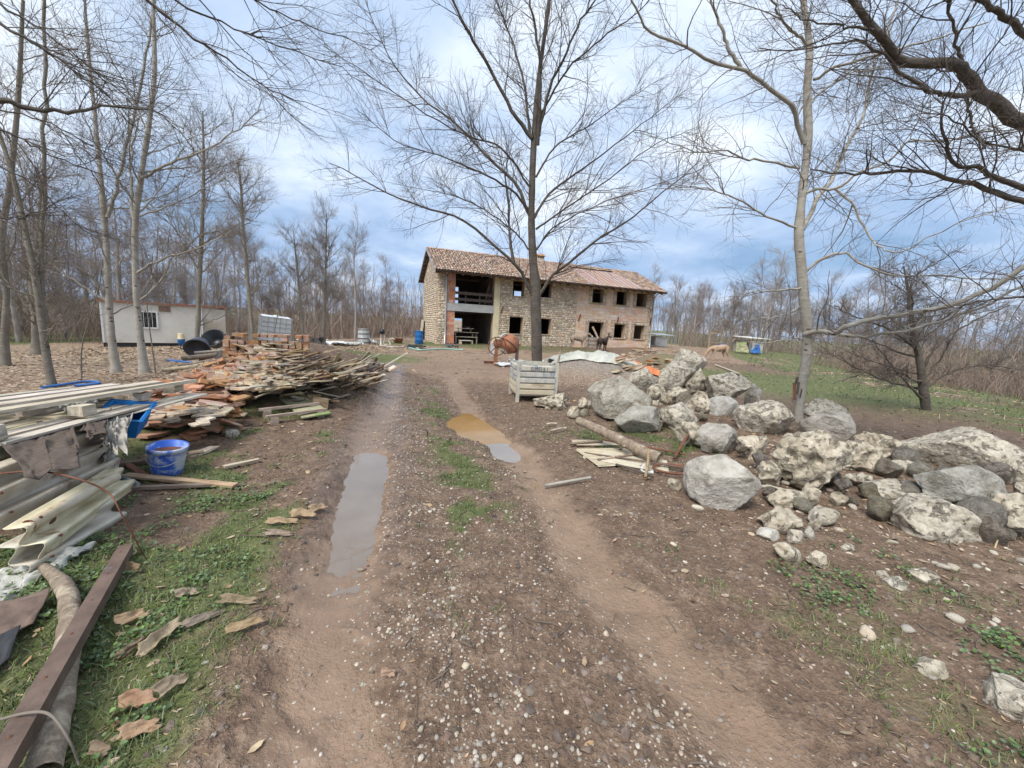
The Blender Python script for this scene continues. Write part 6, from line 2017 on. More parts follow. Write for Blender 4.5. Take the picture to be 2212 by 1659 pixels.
def sheet(name, corners, mt, label, cat='sheet', n=26, amp=0.06, seed=0, freq=3.0, thick=0.004, drape=None, edge=0.0):
    """a crumpled sheet with thickness; corners in order, bilinear, folded by ridged noise"""
    q = np.random.default_rng(seed)
    u, v = np.meshgrid(np.linspace(0, 1, n), np.linspace(0, 1, n), indexing='ij')
    u, v = u.ravel(), v.ravel()
    c = np.array(corners, float)
    ue = u + edge * (vn2(v * 5 + seed, u * 0, seed) - 0.5) * np.abs(u - 0.5) * 2
    ve = v + edge * (vn2(u * 5 + seed, v * 0 + 3, seed) - 0.5) * np.abs(v - 0.5) * 2
    P = c[0] * ((1 - ue) * (1 - ve))[:, None] + c[1] * (ue * (1 - ve))[:, None] + c[2] * (ue * ve)[:, None] + c[3] * ((1 - ue) * ve)[:, None]
    nrm = np.cross(c[1] - c[0], c[3] - c[0])
    nrm /= np.linalg.norm(nrm)
    f = (1 - np.abs(fbm2(u * freq + seed, v * freq * 1.4, seed, 3) - 0.5) * 4) * amp
    P = P + nrm * f[:, None]
    if drape is not None:
        P = drape(P, u, v)
    me_v = np.concatenate([P, P - nrm * thick])
    i = np.arange(n - 1)[:, None] * n + np.arange(n - 1)[None]
    i = i.ravel()
    F1 = np.stack([i, i + n, i + n + 1, i + 1], 1)
    k = n * n
    rim = [(a, a + 1) for a in range(n - 1)] + [((n - 1) * n + a + 1, (n - 1) * n + a) for a in range(n - 1)] + [((a + 1) * n, a * n) for a in range(n - 1)] + [(a * n + n - 1, (a + 1) * n + n - 1) for a in range(n - 1)]
    F2 = np.array([(a, b_, b_ + k, a + k) for a, b_ in rim])
    o = obj(name, np_mesh(name, me_v, np.concatenate([F1, F1[:, ::-1] + k, F2]), True), mt)
    return tag(o, label, cat)


def onto_ground(off=0.02, k=1.0):
    def f(P, u, v):
        z = ground_z(P[:, 0], P[:, 1], False)
        P = P.copy()
        P[:, 2] = z + off + np.abs(P[:, 2] - P[:, 2].min()) * k
        return P
    return f


Dz = lambda px, py, Y: D(px, py, Y)
sheet('crumpled_sheet', [Dz(645, 772, 10.6), Dz(712, 765, 11.2), Dz(700, 735, 11.6), Dz(652, 728, 11.2)], M['dark_sheet'], 'dark crumpled sheet on the heap near the track', amp=0.14, seed=3, freq=3.5)
sheet('crumpled_sheet', [Dz(455, 806, 8.2), Dz(560, 790, 8.8), Dz(540, 752, 9.6), Dz(470, 765, 9.2)], M['dark_sheet'], 'brown tarpaulin draped over the left side of the heap', amp=0.10, seed=5, freq=4)
sheet('crumpled_sheet', [Dz(350, 822, 8.0), Dz(455, 815, 8.4), Dz(450, 790, 8.9), Dz(370, 800, 8.6)], M['black_sheet'], 'black plastic crumpled at the foot of the pale trunks', amp=0.08, seed=6, freq=4)
for px, py, Y, w, l, rz_, lab, mt in [(655, 875, 6.2, 0.42, 1.15, -0.75, 'mossy green-stained plywood sheet sliding off the heap', 'green'), (415, 783, 9, 0.12, 0.9, 0.4, 'blue plastic strip among the left timbers', 'hose_blue'), (270, 836, 7.8, 0.06, 0.9, 1.2, 'short blue pipe behind the pallet', 'hose_blue')]:
    if mt == 'green':
        M['green'] = mat('mossy plywood', (0.28, 0.26, 0.15), (0.42, 0.40, 0.25), 5, 0.9, 0.2, c=(0.20, 0.27, 0.09), cpos=0.55)
    g = D(px, py, Y)
    m = MB().box(-l / 2, l / 2, -w / 2, w / 2, -0.01, 0.01)
    o = m.build('loose_sheet', M[mt], None, loc=g, rot=(0.05, 0.12, rz_))
    tag(o, lab, 'sheet')
# two battens on blocks in front of the heap
for p0, p1, lab in [((560, 902), (690, 885), 'batten on wooden blocks nearer the heap'), ((575, 918), (705, 899), 'batten on wooden blocks nearer the track')]:
    a, b_ = G(*p0), G(*p1)
    a[2] += 0.10
    b_[2] += 0.09
    d_ = b_ - a
    e = thing('batten', lab, 'batten', a, math.atan2(d_[1], d_[0]))
    L_ = np.linalg.norm(d_)
    MB().box(0, L_, -0.03, 0.03, 0.0, 0.035).build('strip', M['wood'], e)
    for x in (0.05, L_ - 0.15):
        MB().box(x, x + 0.1, -0.045, 0.045, -0.14, -0.001).build('block', M['wood'], e)
for px, py, s, lab in [(676, 868, 0.16, 'upright wooden block beside the plywood'), (690, 880, 0.2, 'sawn wood block with a dark face by the plywood')]:
    g = G(px, py)
    tag(MB().box(-s * 0.6, s * 0.6, -s * 0.4, s * 0.4, 0, s * 0.8, jit=0.008).build('wood_block', M['wood'], None, loc=g, rot=(0, 0.1, 0.5)), lab, 'block')
# rubble of white stones by the tank
for x, y, z in px_spots(60, [(630, 742), (640, 712), (690, 722), (720, 742)], 7):
    s = q.uniform(0.06, 0.16)
    o = obj('loose_stone', SM[q.integers(5)], None, loc=(x, y, z + lay(x, y, s) + s * 0.3), rot=(q.normal(0, 0.3), q.normal(0, 0.3), q.random() * 6), scale=(s, s, s))
    tag(o, 'whitish rubble stone heaped beside the caged tank', 'stone', 'white rubble stones by the tank')
# stacked tiles and slabs behind the tarpaulin
for x, y, z in px_spots(240, [(1330, 800), (1320, 772), (1390, 752), (1450, 755), (1490, 770), (1480, 800), (1420, 806)], 8):
    k = q.random()
    drop('roof_slab' if k < 0.6 else 'clay_tile', SLAB[q.integers(4)] if k < 0.6 else TILE[q.integers(4)], x, y, 0.05, q.normal(0.3, 0.4), 0.06, 'pale slab stacked in the pile right of the tarpaulin' if k < 0.6 else 'orange tile stacked in the pile right of the tarpaulin', 'slab' if k < 0.6 else 'tile', 'slabs and tiles piled right of the tarpaulin', scl=q.uniform(0.9, 1.3))

# ------------------------------------------------------------------ stack of crash-barrier rails and pallets, left foreground
def oriented(a, b_):
    """matrix whose x axis runs from a to b_"""
    a, b_ = np.array(a, float), np.array(b_, float)
    d_ = b_ - a
    yaw, pitch = math.atan2(d_[1], d_[0]), -math.atan2(d_[2], math.hypot(d_[0], d_[1]))
    return Matrix.Translation(a) @ Matrix.Rotation(yaw, 4, 'Z') @ Matrix.Rotation(pitch, 4, 'Y'), float(np.linalg.norm(d_))


def wbeam(a, b_, roll, label, hole=True, wdt=0.25):
    """a crash barrier rail: W-shaped sheet steel with a flared end"""
    Mx, L_ = oriented(a, b_)
    s = np.linspace(-1, 1, 21)
    prof_y = s * wdt / 2
    prof_z = 0.042 * np.cos(s * 2 * np.pi * 1.0) * -1 + 0.012 * np.abs(s) ** 4
    xs = np.linspace(0, L_, 12)
    m = MB()
    top = np.array([(x, y * (1 + 0.02 * math.sin(x * 7)), z) for x in xs for y, z in zip(prof_y, prof_z)])
    V = np.concatenate([top, top - np.array((0, 0, 0.006))])
    k = len(top)
    F = []
    for i in range(11):
        for j in range(20):
            p_ = i * 21 + j
            F.append((p_, p_ + 21, p_ + 22, p_ + 1))
            F.append((p_ + 1 + k, p_ + 22 + k, p_ + 21 + k, p_ + k))
    for i in (0, 11):
        for j in range(20):
            p_ = i * 21 + j
            F.append((p_, p_ + 1, p_ + 1 + k, p_ + k) if i == 0 else (p_ + 1, p_, p_ + k, p_ + 1 + k))
    for i in range(11):
        for j in (0, 20):
            p_ = i * 21 + j
            F.append((p_ + 21, p_, p_ + k, p_ + 21 + k) if j == 0 else (p_, p_ + 21, p_ + 21 + k, p_ + k))
    m.add(V, np.array(F))
    e = thing('barrier_rail', label, 'rail', a)
    e.matrix_world = Mx @ Matrix.Rotation(roll, 4, 'X')
    m.build('rail', M['white_rust'], e, smooth=True)
    for x in (0.12,):
        for y in (-0.075, 0.075):
            MB().lathe([(0.001, 0.008), (0.009, 0.007), (0.010, 0.0)], 10, Matrix.Translation((x, y, 0.044))).build('bolt', M['rust'], e, smooth=True)
    return e


def pipe(name, a, b_, r, mt, label, cat='pipe', hollow=True):
    Mx, L_ = oriented(a, b_)
    e = thing(name, label, cat, a)
    e.matrix_world = Mx
    R90 = Matrix.Rotation(math.pi / 2, 4, 'Y')
    MB().lathe([(r, 0), (r * 1.02, L_ * 0.3), (r, L_), (r * 0.8, L_), (r * 0.8, L_ - 0.25), (0.001, L_ - 0.25)], 18, R90).build('shell', mt, e, smooth=True)
    MB().lathe([(r, 0), (r * 0.78, -0.002), (r * 0.78, 0.12), (0.001, 0.12)], 18, R90).build('rusty_bore', M['rust'], e, smooth=True)
    return e


A = lambda px, py, z: np.array([*(np.array(ray(px, py)[:2]) * ((z - CAM_H) / ray(px, py)[2])), z])
# each rail: near end and far end, measured in the picture at its height
wbeam(A(35, 1212, 0.10), A(252, 1098, 0.08), R(62), 'lowest white rail of the stack, lying on the grass')
wbeam(A(60, 1168, 0.24), A(268, 1030, 0.20), R(58), 'broad white crash-barrier rail with a rusty knob end')
wbeam(A(-60, 1120, 0.34), A(236, 985, 0.33), R(48), 'white rail third from the ground with a torn edge')
wbeam(A(-80, 1075, 0.46), A(228, 942, 0.44), R(52), 'white rail under the hanging brown felt')
wbeam(A(-120, 1010, 0.52), A(190, 905, 0.54), R(60), 'topmost white rail just below the pallet')
pipe('steel_pipe', A(-40, 1030, 0.42), A(225, 930, 0.48), 0.05, M['white_rust'], 'white rusting pipe with open brown end under the felt')
pipe('steel_pipe', A(62, 1135, 0.30), A(250, 1030, 0.29), 0.035, M['white_rust'], 'thin white pipe with a brown bore between the rails')
pipe('steel_pipe', A(-20, 965, 0.50), A(140, 900, 0.56), 0.055, M['white_rust'], 'short ochre-stained pipe at the upper left of the stack')
pipe('steel_pipe', A(100, 1115, 0.14), A(246, 1058, 0.12), 0.028, M['rust'], 'brown pipe stub under the broad rail')
# rusty knob on the broad rail
e = thing('rusty_cap', 'dark red rusty cap on the end of the broad rail', 'cap', A(100, 1122, 0.24))
MB().lathe([(0.001, 0.06), (0.03, 0.055), (0.042, 0.03), (0.044, 0.0), (0.03, -0.03)], 16, Matrix.Rotation(1.2, 4, 'X')).build('dome', M['rust'], e, smooth=True)
for i, (p0, p1, z0, z1, w, h) in enumerate([((-40, 1010), (200, 955), 0.30, 0.34, 0.12, 0.10), ((-80, 1090), (130, 1050), 0.12, 0.14, 0.14, 0.12), ((-150, 1010), (60, 950), 0.15, 0.2, 0.5, 0.25)]):
    Mx, L_ = oriented(A(*p0, z0), A(*p1, z1))
    o = MB().box(0, L_, -w / 2, w / 2, -h / 2, h / 2).build('support_beam', M['dark_wood'], None)
    o.matrix_world = Mx
    tag(o, ['dark wooden beam in the gap under the felt', 'dark wooden beam under the third rail', 'broad dark timber at the back of the rail stack'][i], 'beam')


# pallets: deck boards on blocks, two pallets on each other
def board(a, b_, w, h, mt, parent=None, name='deck_board', roll=0.0):
    Mx, L_ = oriented(a, b_)
    me = MB()
    me.box(0, L_, -w / 2, w / 2, -h / 2, h / 2, jit=0.004)
    o = me.build(name, mt, None)
    if parent is not None:
        o.parent = parent
        o.matrix_parent_inverse = Matrix.Identity(4)
        o.matrix_local = parent.matrix_world.inverted() @ Mx @ Matrix.Rotation(roll, 4, 'X')
    else:
        o.matrix_world = Mx @ Matrix.Rotation(roll, 4, 'X')
    return o


pal = thing('wooden_pallet', 'grey weathered wooden pallet on top of the rail stack', 'pallet', (-3.9, 2.9, 0.6))
bpy.context.view_layer.update()
xr0, xr1 = np.array((-3.52, 2.55, 0.625)), np.array((-3.86, 4.10, 0.60))
dirp = (xr1 - xr0) / np.linalg.norm(xr1 - xr0)
side = np.array((-dirp[1], dirp[0], 0)) / math.hypot(dirp[0], dirp[1])
for k, off in enumerate((0.0, 0.16, 0.34, 0.52, 0.70)):
    board(xr0 + side * off, xr1 + side * off + dirp * rng.normal(0, 0.03), 0.12, 0.026, M['grey_wood'], pal, 'lower_board')
for t in (0.02, 0.5, 0.95):
    for off in (0.06, 0.42, 0.74):
        c = xr0 + (xr1 - xr0) * t + side * off + np.array((0, 0, 0.011 + 0.022))
        board(c + np.array((0, 0, 0.048)) - dirp * 0.07, c + np.array((0, 0, 0.048)) + dirp * 0.07, 0.11, 0.092, M['grey_wood'], pal, 'block')
    c = xr0 + (xr1 - xr0) * t + np.array((0, 0, 0.022))
    board(c - side * 0.02 - dirp * 0.0, c + side * 0.82, 0.10, 0.02, M['grey_wood'], pal, 'cross_board')
t0_, t1_ = A(-120, 908, 0.77), A(418, 822, 0.765)
for k, off in enumerate((0.0, 0.22, 0.46, 0.66)):
    board(t0_ + side * off, t1_ + side * off - dirp * (0.0 if k == 0 else 0.25 * k), 0.115, 0.032, M['grey_wood'], pal, 'deck_board')
c = xr1 + dirp * 0.45 + side * 0.05
board(c + np.array((0, 0, 0.09)) - dirp * 0.09, c + np.array((0, 0, 0.09)) + dirp * 0.09, 0.12, 0.10, M['grey_wood'], pal, 'block')
o = board(xr1 + np.array((0.05, -0.55, -0.03)), xr1 + np.array((0.02, 0.55, 0.0)), 0.26, 0.018, M['grey_wood'], None, 'loose_board')
tag(o, 'bleached loose board sticking out below the pallet', 'board')
# cloths hanging off the stack
bt = [A(20, 935, 0.60), A(215, 905, 0.60), A(160, 985, 0.50) + np.array((0.10, -0.02, -0.06)), A(88, 1020, 0.46) + np.array((0.08, 0, -0.02))]


def hang(P, u, v):
    P = P.copy()
    P[:, 2] -= 0.012 * np.sin(u * 9.0) * v
    P[:, 0] += 0.03 * np.sin(u * 17 + 1) * v
    P[:, 1] -= 0.02 * np.sin(u * 11 + 2) * v
    return P


sheet('felt_cloth', [A(-10, 928, 0.61), A(168, 902, 0.61), A(178, 988, 0.66), A(60, 1032, 0.64)], M['felt'], 'brown felt cloth hanging over the rails from under the pallet', 'cloth', amp=0.03, seed=11, freq=4, drape=hang, edge=0.10, n=40)
sheet('felt_cloth', [A(165, 905, 0.61), A(232, 890, 0.61), A(225, 932, 0.62), A(185, 942, 0.62)], M['felt'], 'small brown felt scrap beside the white fleece', 'cloth', amp=0.025, seed=12, freq=4, drape=hang, edge=0.3)
sheet('fleece_cloth', [A(212, 890, 0.62), A(286, 886, 0.60), A(272, 962, 0.52), A(232, 966, 0.52)], M['fleece'], 'torn white fleece hanging at the corner of the stack', 'cloth', amp=0.05, seed=13, freq=7, drape=hang, edge=0.25, n=44)
sheet('fleece_cloth', [A(230, 930, 0.52), A(262, 925, 0.50), A(244, 1012, 0.26), A(224, 1010, 0.28)], M['fleece'], 'long white fleece strip dangling onto the broad rail', 'cloth', amp=0.03, seed=14, freq=6, drape=hang, edge=0.3)
sheet('plastic_film', [A(-60, 1240, 0.04), A(190, 1172, 0.06), A(130, 1225, 0.02), A(-40, 1330, 0.02)], M['film'], 'dirty white plastic film on the ground under the rails', 'film', amp=0.035, seed=15, freq=4, edge=0.3, n=34)
sheet('plastic_film', [A(120, 868, 0.70), A(190, 850, 0.70), A(215, 862, 0.70), A(140, 885, 0.68)], M['film'], 'white plastic bag tucked between the pallet decks', 'film', amp=0.04, seed=16, freq=4)
# blue tub corner behind the fleece
e = thing('plastic_tub', 'bright blue plastic tub wedged under the pallet corner', 'tub', A(272, 905, 0.50))
m = MB()
tub = lambda w, d_, z: [(-w, -d_, z), (w, -d_, z), (w, d_, z), (-w, d_, z)]
V = np.array(tub(0.12, 0.16, -0.12) + tub(0.16, 0.20, 0.10) + tub(0.185, 0.225, 0.10) + tub(0.185, 0.225, 0.085) + tub(0.15, 0.19, 0.10) + tub(0.11, 0.15, -0.10))
m.add(V, np.array([(3, 2, 1, 0)] + [(r * 4 + i, r * 4 + (i + 1) % 4, r * 4 + 4 + (i + 1) % 4, r * 4 + 4 + i) for r in (0, 1) for i in range(4)] + [(16 + i, 16 + (i + 1) % 4, 20 + (i + 1) % 4, 20 + i) for i in range(4)] + [(20, 21, 22, 23)] + [(8 + i, 8 + (i + 1) % 4, 16 + (i + 1) % 4, 16 + i) for i in range(4)]))
m.build('body', M['light_blue'], e, rot=(0.25, 0.15, 0.5))
# bramble shoots arching over the rails
for pts, z, lab in [([(-20, 1025), (80, 1018), (170, 1035), (235, 1065), (262, 1110), (300, 1180), (318, 1210)], [0.55, 0.6, 0.6, 0.5, 0.4, 0.15, 0.0], 'dark bramble shoot arching over the white rails'), ([(-20, 1560), (60, 1540), (110, 1545), (150, 1600), (170, 1650)], [0.12, 0.2, 0.22, 0.15, 0.05], 'pale dry stem looping over the iron beam')]:
    path = catmull([A(a, b_, zz_) for (a, b_), zz_ in zip(pts, z)], 20)
    tag(MB().tube(path, np.linspace(0.006, 0.003, 20), 6).build('bramble_shoot', M['rust' if z[0] > 0.3 else 'pale_twig'], None, smooth=True), lab, 'bramble')

# ------------------------------------------------------------------ things lying at lower left
a, b_ = A(-25, 1700, 0.16), A(272, 1186, 0.05)
Mx, L_ = oriented(a, b_)
e = thing('iron_beam', 'rusty square iron beam lying diagonally at lower left', 'beam', a)
e.matrix_world = Mx
MB().box(0, L_, -0.035, 0.035, -0.03, 0.03).build('beam', M['soil_metal'], e)
for x in np.arange(0.15, L_ - 0.1, 0.28):
    MB().lathe([(0.001, 0.004), (0.006, 0.003), (0.007, 0)], 8, Matrix.Translation((x, 0.005, 0.03))).build('rivet', M['rust'], e, smooth=True)
path = catmull([A(95, 1225, 0.04), A(140, 1270, 0.07), A(152, 1340, 0.07), A(140, 1430, 0.06), A(120, 1540, 0.06), A(90, 1680, 0.05)], 24)
V, F = tubes(path[None], (np.interp(np.linspace(0, 1, 24), [0, 0.2, 0.6, 1], [0.025, 0.04, 0.046, 0.05]))[None], 14)
cc = np.repeat(path, 14, 0)
V = cc + (V - cc) * (1 + 0.35 * (vn3(V[:, 0] * 22, V[:, 1] * 22, V[:, 2] * 22, 5) - 0.5))[:, None]
m = MB().add(V, F)
m.F.setdefault(14, []).append(np.array([list(range(14))[::-1]]))
tag(m.build('fallen_log', M['bark_log'], None, smooth=True), 'thin bent log with peeling bark under the iron beam', 'log')
sheet('metal_plate', [A(-40, 1310, 0.05), A(108, 1268, 0.09), A(70, 1345, 0.05), A(-20, 1395, 0.03)], M['soil_metal'], 'bent rusty metal plate at the left edge', 'plate', amp=0.02, seed=21, freq=1.5, thick=0.006)
sheet('metal_plate', [A(-60, 1395, 0.06), A(45, 1350, 0.06), A(20, 1420, 0.05), A(-50, 1480, 0.05)], M['black_sheet'], 'dark slate-coloured plate below the rusty one', 'plate', amp=0.012, seed=22, freq=1.5, thick=0.008)
BARKS = [(345, 1390, 0.19, 0.055, 1.5, 'broad pale bark slab standing out in the ground ivy'), (290, 1345, 0.10, 0.05, 0.9, 'short bark piece left of the broad slab'), (270, 1240, 0.12, 0.07, 0.2, 'curled bark beside the iron beam end'),
         (405, 1290, 0.09, 0.03, 0.5, 'thin bark strip near the mud edge'), (300, 1530, 0.10, 0.06, 0.4, 'curled bark bowl in the grass'), (300, 1590, 0.10, 0.045, 0.6, 'pale bark curl at the bottom left'), (375, 1490, 0.09, 0.05, 1.2, 'tattered bark flake beside the mud'),
         (510, 1307, 0.17, 0.035, 0.1, 'long bark strip lying on the mud edge'), (440, 1345, 0.15, 0.03, 0.9, 'dark bark strip in the grass'), (530, 1360, 0.14, 0.035, 0.7, 'bark strip slanting to the rut'),
         (655, 1120, 0.16, 0.08, 0.3, 'big curled bark piece by the rut puddle'), (690, 1105, 0.11, 0.07, 0.9, 'upright bark curl touching the rut puddle'), (610, 1135, 0.20, 0.04, 0.15, 'flat brown board piece by the rut puddle'), (600, 1160, 0.17, 0.035, 0.1, 'dark board piece below the bark curls'),
         (215, 1635, 0.06, 0.03, 0.2, 'small white bark chip at the bottom left'), (840, 1465, 0.055, 0.018, 0.1, 'thin pale chip in the middle of the track'), (285, 1410, 0.10, 0.022, 1.4, 'narrow bark sliver upright in the ivy')]
for i, (px, py, l, w, rz_, lab) in enumerate(BARKS):
    g = G(px, py)
    l, w = l * 0.55, w * 0.5
    crl = rng.uniform(0.4, 1.3) * w
    u_ = np.array((math.cos(rz_), math.sin(rz_), 0)) * l
    v_ = np.array((-math.sin(rz_), math.cos(rz_), 0)) * w
    g = g + np.array((0, 0, 0.015))
    sheet('bark_piece', [g - u_ - v_, g + u_ - v_ * 0.7, g + u_ + v_ * 0.8 + np.array((0, 0, 0.02)), g - u_ + v_ + np.array((0, 0, 0.03))], M['bark_piece'], lab, 'bark', n=14, amp=0.012, seed=40 + i, freq=1.6, thick=0.006, edge=0.30, drape=lambda P_, u2, v2, c2=crl: P_ + np.stack([0 * u2, 0 * u2, c2 * ((2 * v2 - 1) ** 2 - 0.4) * (0.6 + 0.4 * np.sin(u2 * 5))], 1))
# blue bucket
g = G(362, 1022)
e = thing('bucket', 'blue plastic bucket smeared with white plaster in the grass', 'bucket', g, 0, rot=(0.06, 0.10, 0.3))
s = 0.99
m = MB().lathe([(0.001, 0.0), (0.118 * s, 0.0), (0.122 * s, 0.01), (0.152 * s, 0.275), (0.152 * s, 0.285), (0.145 * s, 0.285), (0.117 * s, 0.015), (0.001, 0.012)], 36)
m.build('body', M['bucket_blue'], e, smooth=True)
MB().lathe([(0.152, 0.245), (0.162, 0.247), (0.165, 0.28), (0.160, 0.292), (0.150, 0.292), (0.147, 0.283)], 36).build('rim', M['bucket_blue'], e, smooth=True)
MB().lathe([(0.001, 0.225), (0.14, 0.225)], 24).build('dirty_water', M['rust'], e)
th_ = np.linspace(0, np.pi, 20)
MB().tube(np.stack([0.163 * np.cos(th_), -0.165 * np.sin(th_) * 0.98, 0.255 - 0.12 * np.sin(th_)], 1), 0.003, 6).build('wire_handle', M['steel'], e, smooth=True)
# planks lying by the bucket
for p0, p1, w, mt, lab in [((270, 1035), (508, 1056), 0.07, 'wood', 'long thin plank lying in front of the bucket'), ((275, 1062), (480, 1052), 0.05, 'wood', 'darker plank crossing below the bucket'), ((250, 1010), (340, 1000), 0.09, 'brown_wood', 'reddish splintered wood left of the bucket'),
                           ((262, 1000), (318, 1035), 0.05, 'rust', 'rusty angle iron behind the bucket'), ((484, 1015), (560, 998), 0.05, 'pale_wood', 'pale stick in the grass right of the bucket'), ((255, 1030), (298, 1052), 0.03, 'steel', 'grey pipe end beside the rail stack')]:
    a, b_ = G(*p0), G(*p1)
    a[2] += 0.035
    b_[2] += 0.03
    o = board(a, b_, w, 0.028, M[mt], None, 'plank')
    tag(o, lab, 'plank')

# ------------------------------------------------------------------ metal crate
c0, c1 = G(1117, 868), G(1106, 842)
fl = np.array((c0[0], c0[1]))
ang_ = R(9)
cr = thing('metal_crate', 'white ribbed metal crate on legs with stencilled letters', 'crate', (fl[0], fl[1], c0[2]), ang_)
W_, D_, H0, H1 = 0.84, 1.05, 0.17, 0.82
for ix, x in enumerate((0, W_)):
    for y in (0, D_):
        m = MB()
        m.box(x - 0.035, x + 0.035, y - 0.035, y + 0.035, -0.03, H1 + 0.06)
        m.build('corner_post', M['crate'], cr)
n_r = 5
hh_ = (H1 - H0) / n_r
sd_ = [((0.036, -0.02), (1, 0), W_ - 0.072, (0, -1)), ((W_ + 0.02, 0.036), (0, 1), D_ - 0.072, (1, 0)), ((W_ - 0.036, D_ + 0.02), (-1, 0), W_ - 0.072, (0, 1)), ((-0.02, D_ - 0.036), (0, -1), D_ - 0.072, (-1, 0))]
for (ox, oy), (dx, dy), ln_, (nx, ny) in sd_:
    for k in range(n_r):
        z0 = H0 + k * hh_
        prof = [(-0.012, 0.0), (0.03, 0.010), (0.03, hh_ - 0.032), (-0.012, hh_ - 0.018), (-0.012, hh_)]
        V = []
        for t in (0, ln_):
            for o_, z in prof:
                V.append((ox + dx * t + nx * (o_ - 0.01), oy + dy * t + ny * (o_ - 0.01), z0 + z))
            for o_, z in prof[::-1]:
                V.append((ox + dx * t - nx * 0.028, oy + dy * t - ny * 0.028, z0 + z))
        F = [(i, (i + 1) % 10, 10 + (i + 1) % 10, 10 + i) for i in range(10)]
        MB().add(V, [np.array(F), np.array([list(range(10))[::-1], list(range(10, 20))])]).build('side_panel', M['crate'] if k > 1 else M['crate_mud'], cr)
MB().box(0.0, W_, 0.0, D_, H0 - 0.03, H0).build('floor_plate', M['crate_mud'], cr)
for y in (0.03, D_ - 0.03):
    MB().box(-0.02, W_ + 0.02, y - 0.05, y + 0.05, -0.07, -0.031).build('skid', M['crate_mud'], cr)
fo = bpy.data.curves.new('lettering', 'FONT')
fo.body = 'EIMEI 6 I'
fo.size = 0.115
fo.extrude = 0.001
fo.materials.append(M['ink'])
tmp = bpy.data.objects.new('lettering', fo)
col.objects.link(tmp)
bpy.context.view_layer.update()
o = bpy.data.objects.new('lettering', bpy.data.meshes.new_from_object(tmp.evaluated_get(bpy.context.evaluated_depsgraph_get())))
bpy.data.objects.remove(tmp)
if not o.data.materials:
    o.data.materials.append(M['ink'])
o.location = (0.26, -0.0425, H1 - 0.118)
o.rotation_euler = (math.pi / 2, 0, 0)
o.scale = (0.92, 1, 1)
link(o, cr)
a = G(1198, 850)
o = MB().tube(catmull([a + np.array((-0.03, 0, 0)), a + np.array((0.02, 0.1, 0.6)), a + np.array((0.13, 0.25, 1.18))], 10), np.linspace(0.05, 0.018, 10), 8).build('wooden_post', M['bark_log'], None, smooth=True)
tag(o, 'slanting wooden post leaning on the crate corner', 'post')
# tarpaulin over the gravel heap, orange sheet, white bags
def tarp_drape(P, u, v):
    P = P.copy()
    nz_ = (1 - np.abs(fbm2(u * 4, v * 4, 77, 3) - 0.5) * 4) + 0.6 * (1 - np.abs(fbm2(u * 11 + v * 3, v * 9, 78, 3) - 0.5) * 4)
    P[:, 2] = ground_z(P[:, 0], P[:, 1], False) + 0.03 + 0.20 * nz_ * 0.7 * (0.25 + 0.75 * np.sin(np.pi * np.clip(v, 0, 1)))
    return P


sheet('tarpaulin', [np.array((1.30, 13.4, 0)), np.array((4.1, 13.1, 0)), np.array((4.6, 15.0, 0)), np.array((1.2, 15.2, 0))], M['tarp'], 'pale crumpled tarpaulin over the gravel heap behind the crate', 'tarpaulin', n=60, amp=0.05, seed=31, drape=tarp_drape, edge=0.3)
sheet('orange_sheet', [np.array((3.9, 13.6, 0)), np.array((5.1, 12.7, 0)), np.array((5.3, 13.6, 0)), np.array((4.1, 15.2, 0))], M['orange_tarp'], 'bright orange sheet at the right end of the tarpaulin', 'tarpaulin', n=30, amp=0.08, seed=32, drape=tarp_drape, edge=0.3)
sheet('orange_sheet', [np.array((2.2, 15.3, 0)), np.array((3.9, 15.2, 0)), np.array((3.9, 16.0, 0)), np.array((2.1, 15.9, 0))], M['orange_tarp'], 'orange edge showing along the top of the tarpaulin', 'tarpaulin', n=20, amp=0.05, seed=33, drape=tarp_drape)
for i, (px, py, s, lab) in enumerate([(1090, 792, 0.45, 'white plastic bag beside the cement mixer leg'), (1118, 785, 0.4, 'white plastic sheet behind the crate')]):
    g = G(px, py)
    sheet('plastic_bag', [g + np.array((-s, -0.3, 0)), g + np.array((s, -0.3, 0)), g + np.array((s * 0.8, 0.4, 0.0)), g + np.array((-s * 0.7, 0.4, 0.0))], M['white_plastic'], lab, 'bag', n=20, amp=0.1, seed=60 + i, freq=3, drape=onto_ground(0.03, 0.9), edge=0.4)

# ------------------------------------------------------------------ cement mixer
g = G(1070, 790)
mx = thing('cement_mixer', 'orange cement mixer with a large rusty hand wheel', 'cement mixer', g, 0.25)
MB().box(-0.07, 0.07, -0.06, 0.06, -0.05, 1.05).build('stand', M['orange'], mx)
MB().box(-0.3, 0.3, 0.9, 1.0, 0.0, 0.10).build('foot', M['rust'], mx)
MB().box(0.93, 1.05, 0.35, 0.45, 0.0, 1.10).build('rear_post', M['wood'], mx)
Mx = Matrix.Translation((0.62, 0.45, 0.86)) @ Matrix.Rotation(R(38), 4, 'Y') @ Matrix.Rotation(R(-12), 4, 'X')
MB().lathe([(0.001, -0.30), (0.26, -0.30), (0.42, -0.12), (0.43, 0.06), (0.30, 0.36), (0.245, 0.40), (0.235, 0.39), (0.40, 0.05), (0.38, -0.10), (0.001, -0.26)], 28, Mx).build('drum', M['orange'], mx, smooth=True)
MB().lathe([(0.435, -0.06), (0.455, -0.05), (0.455, -0.01), (0.435, 0.0)], 28, Mx).build('drum_band', M['rust'], mx, smooth=True)
MB().lathe([(0.001, -0.42), (0.15, -0.42), (0.17, -0.31), (0.001, -0.31)], 18, Mx).build('drum_hub', M['tarp'], mx, smooth=True)
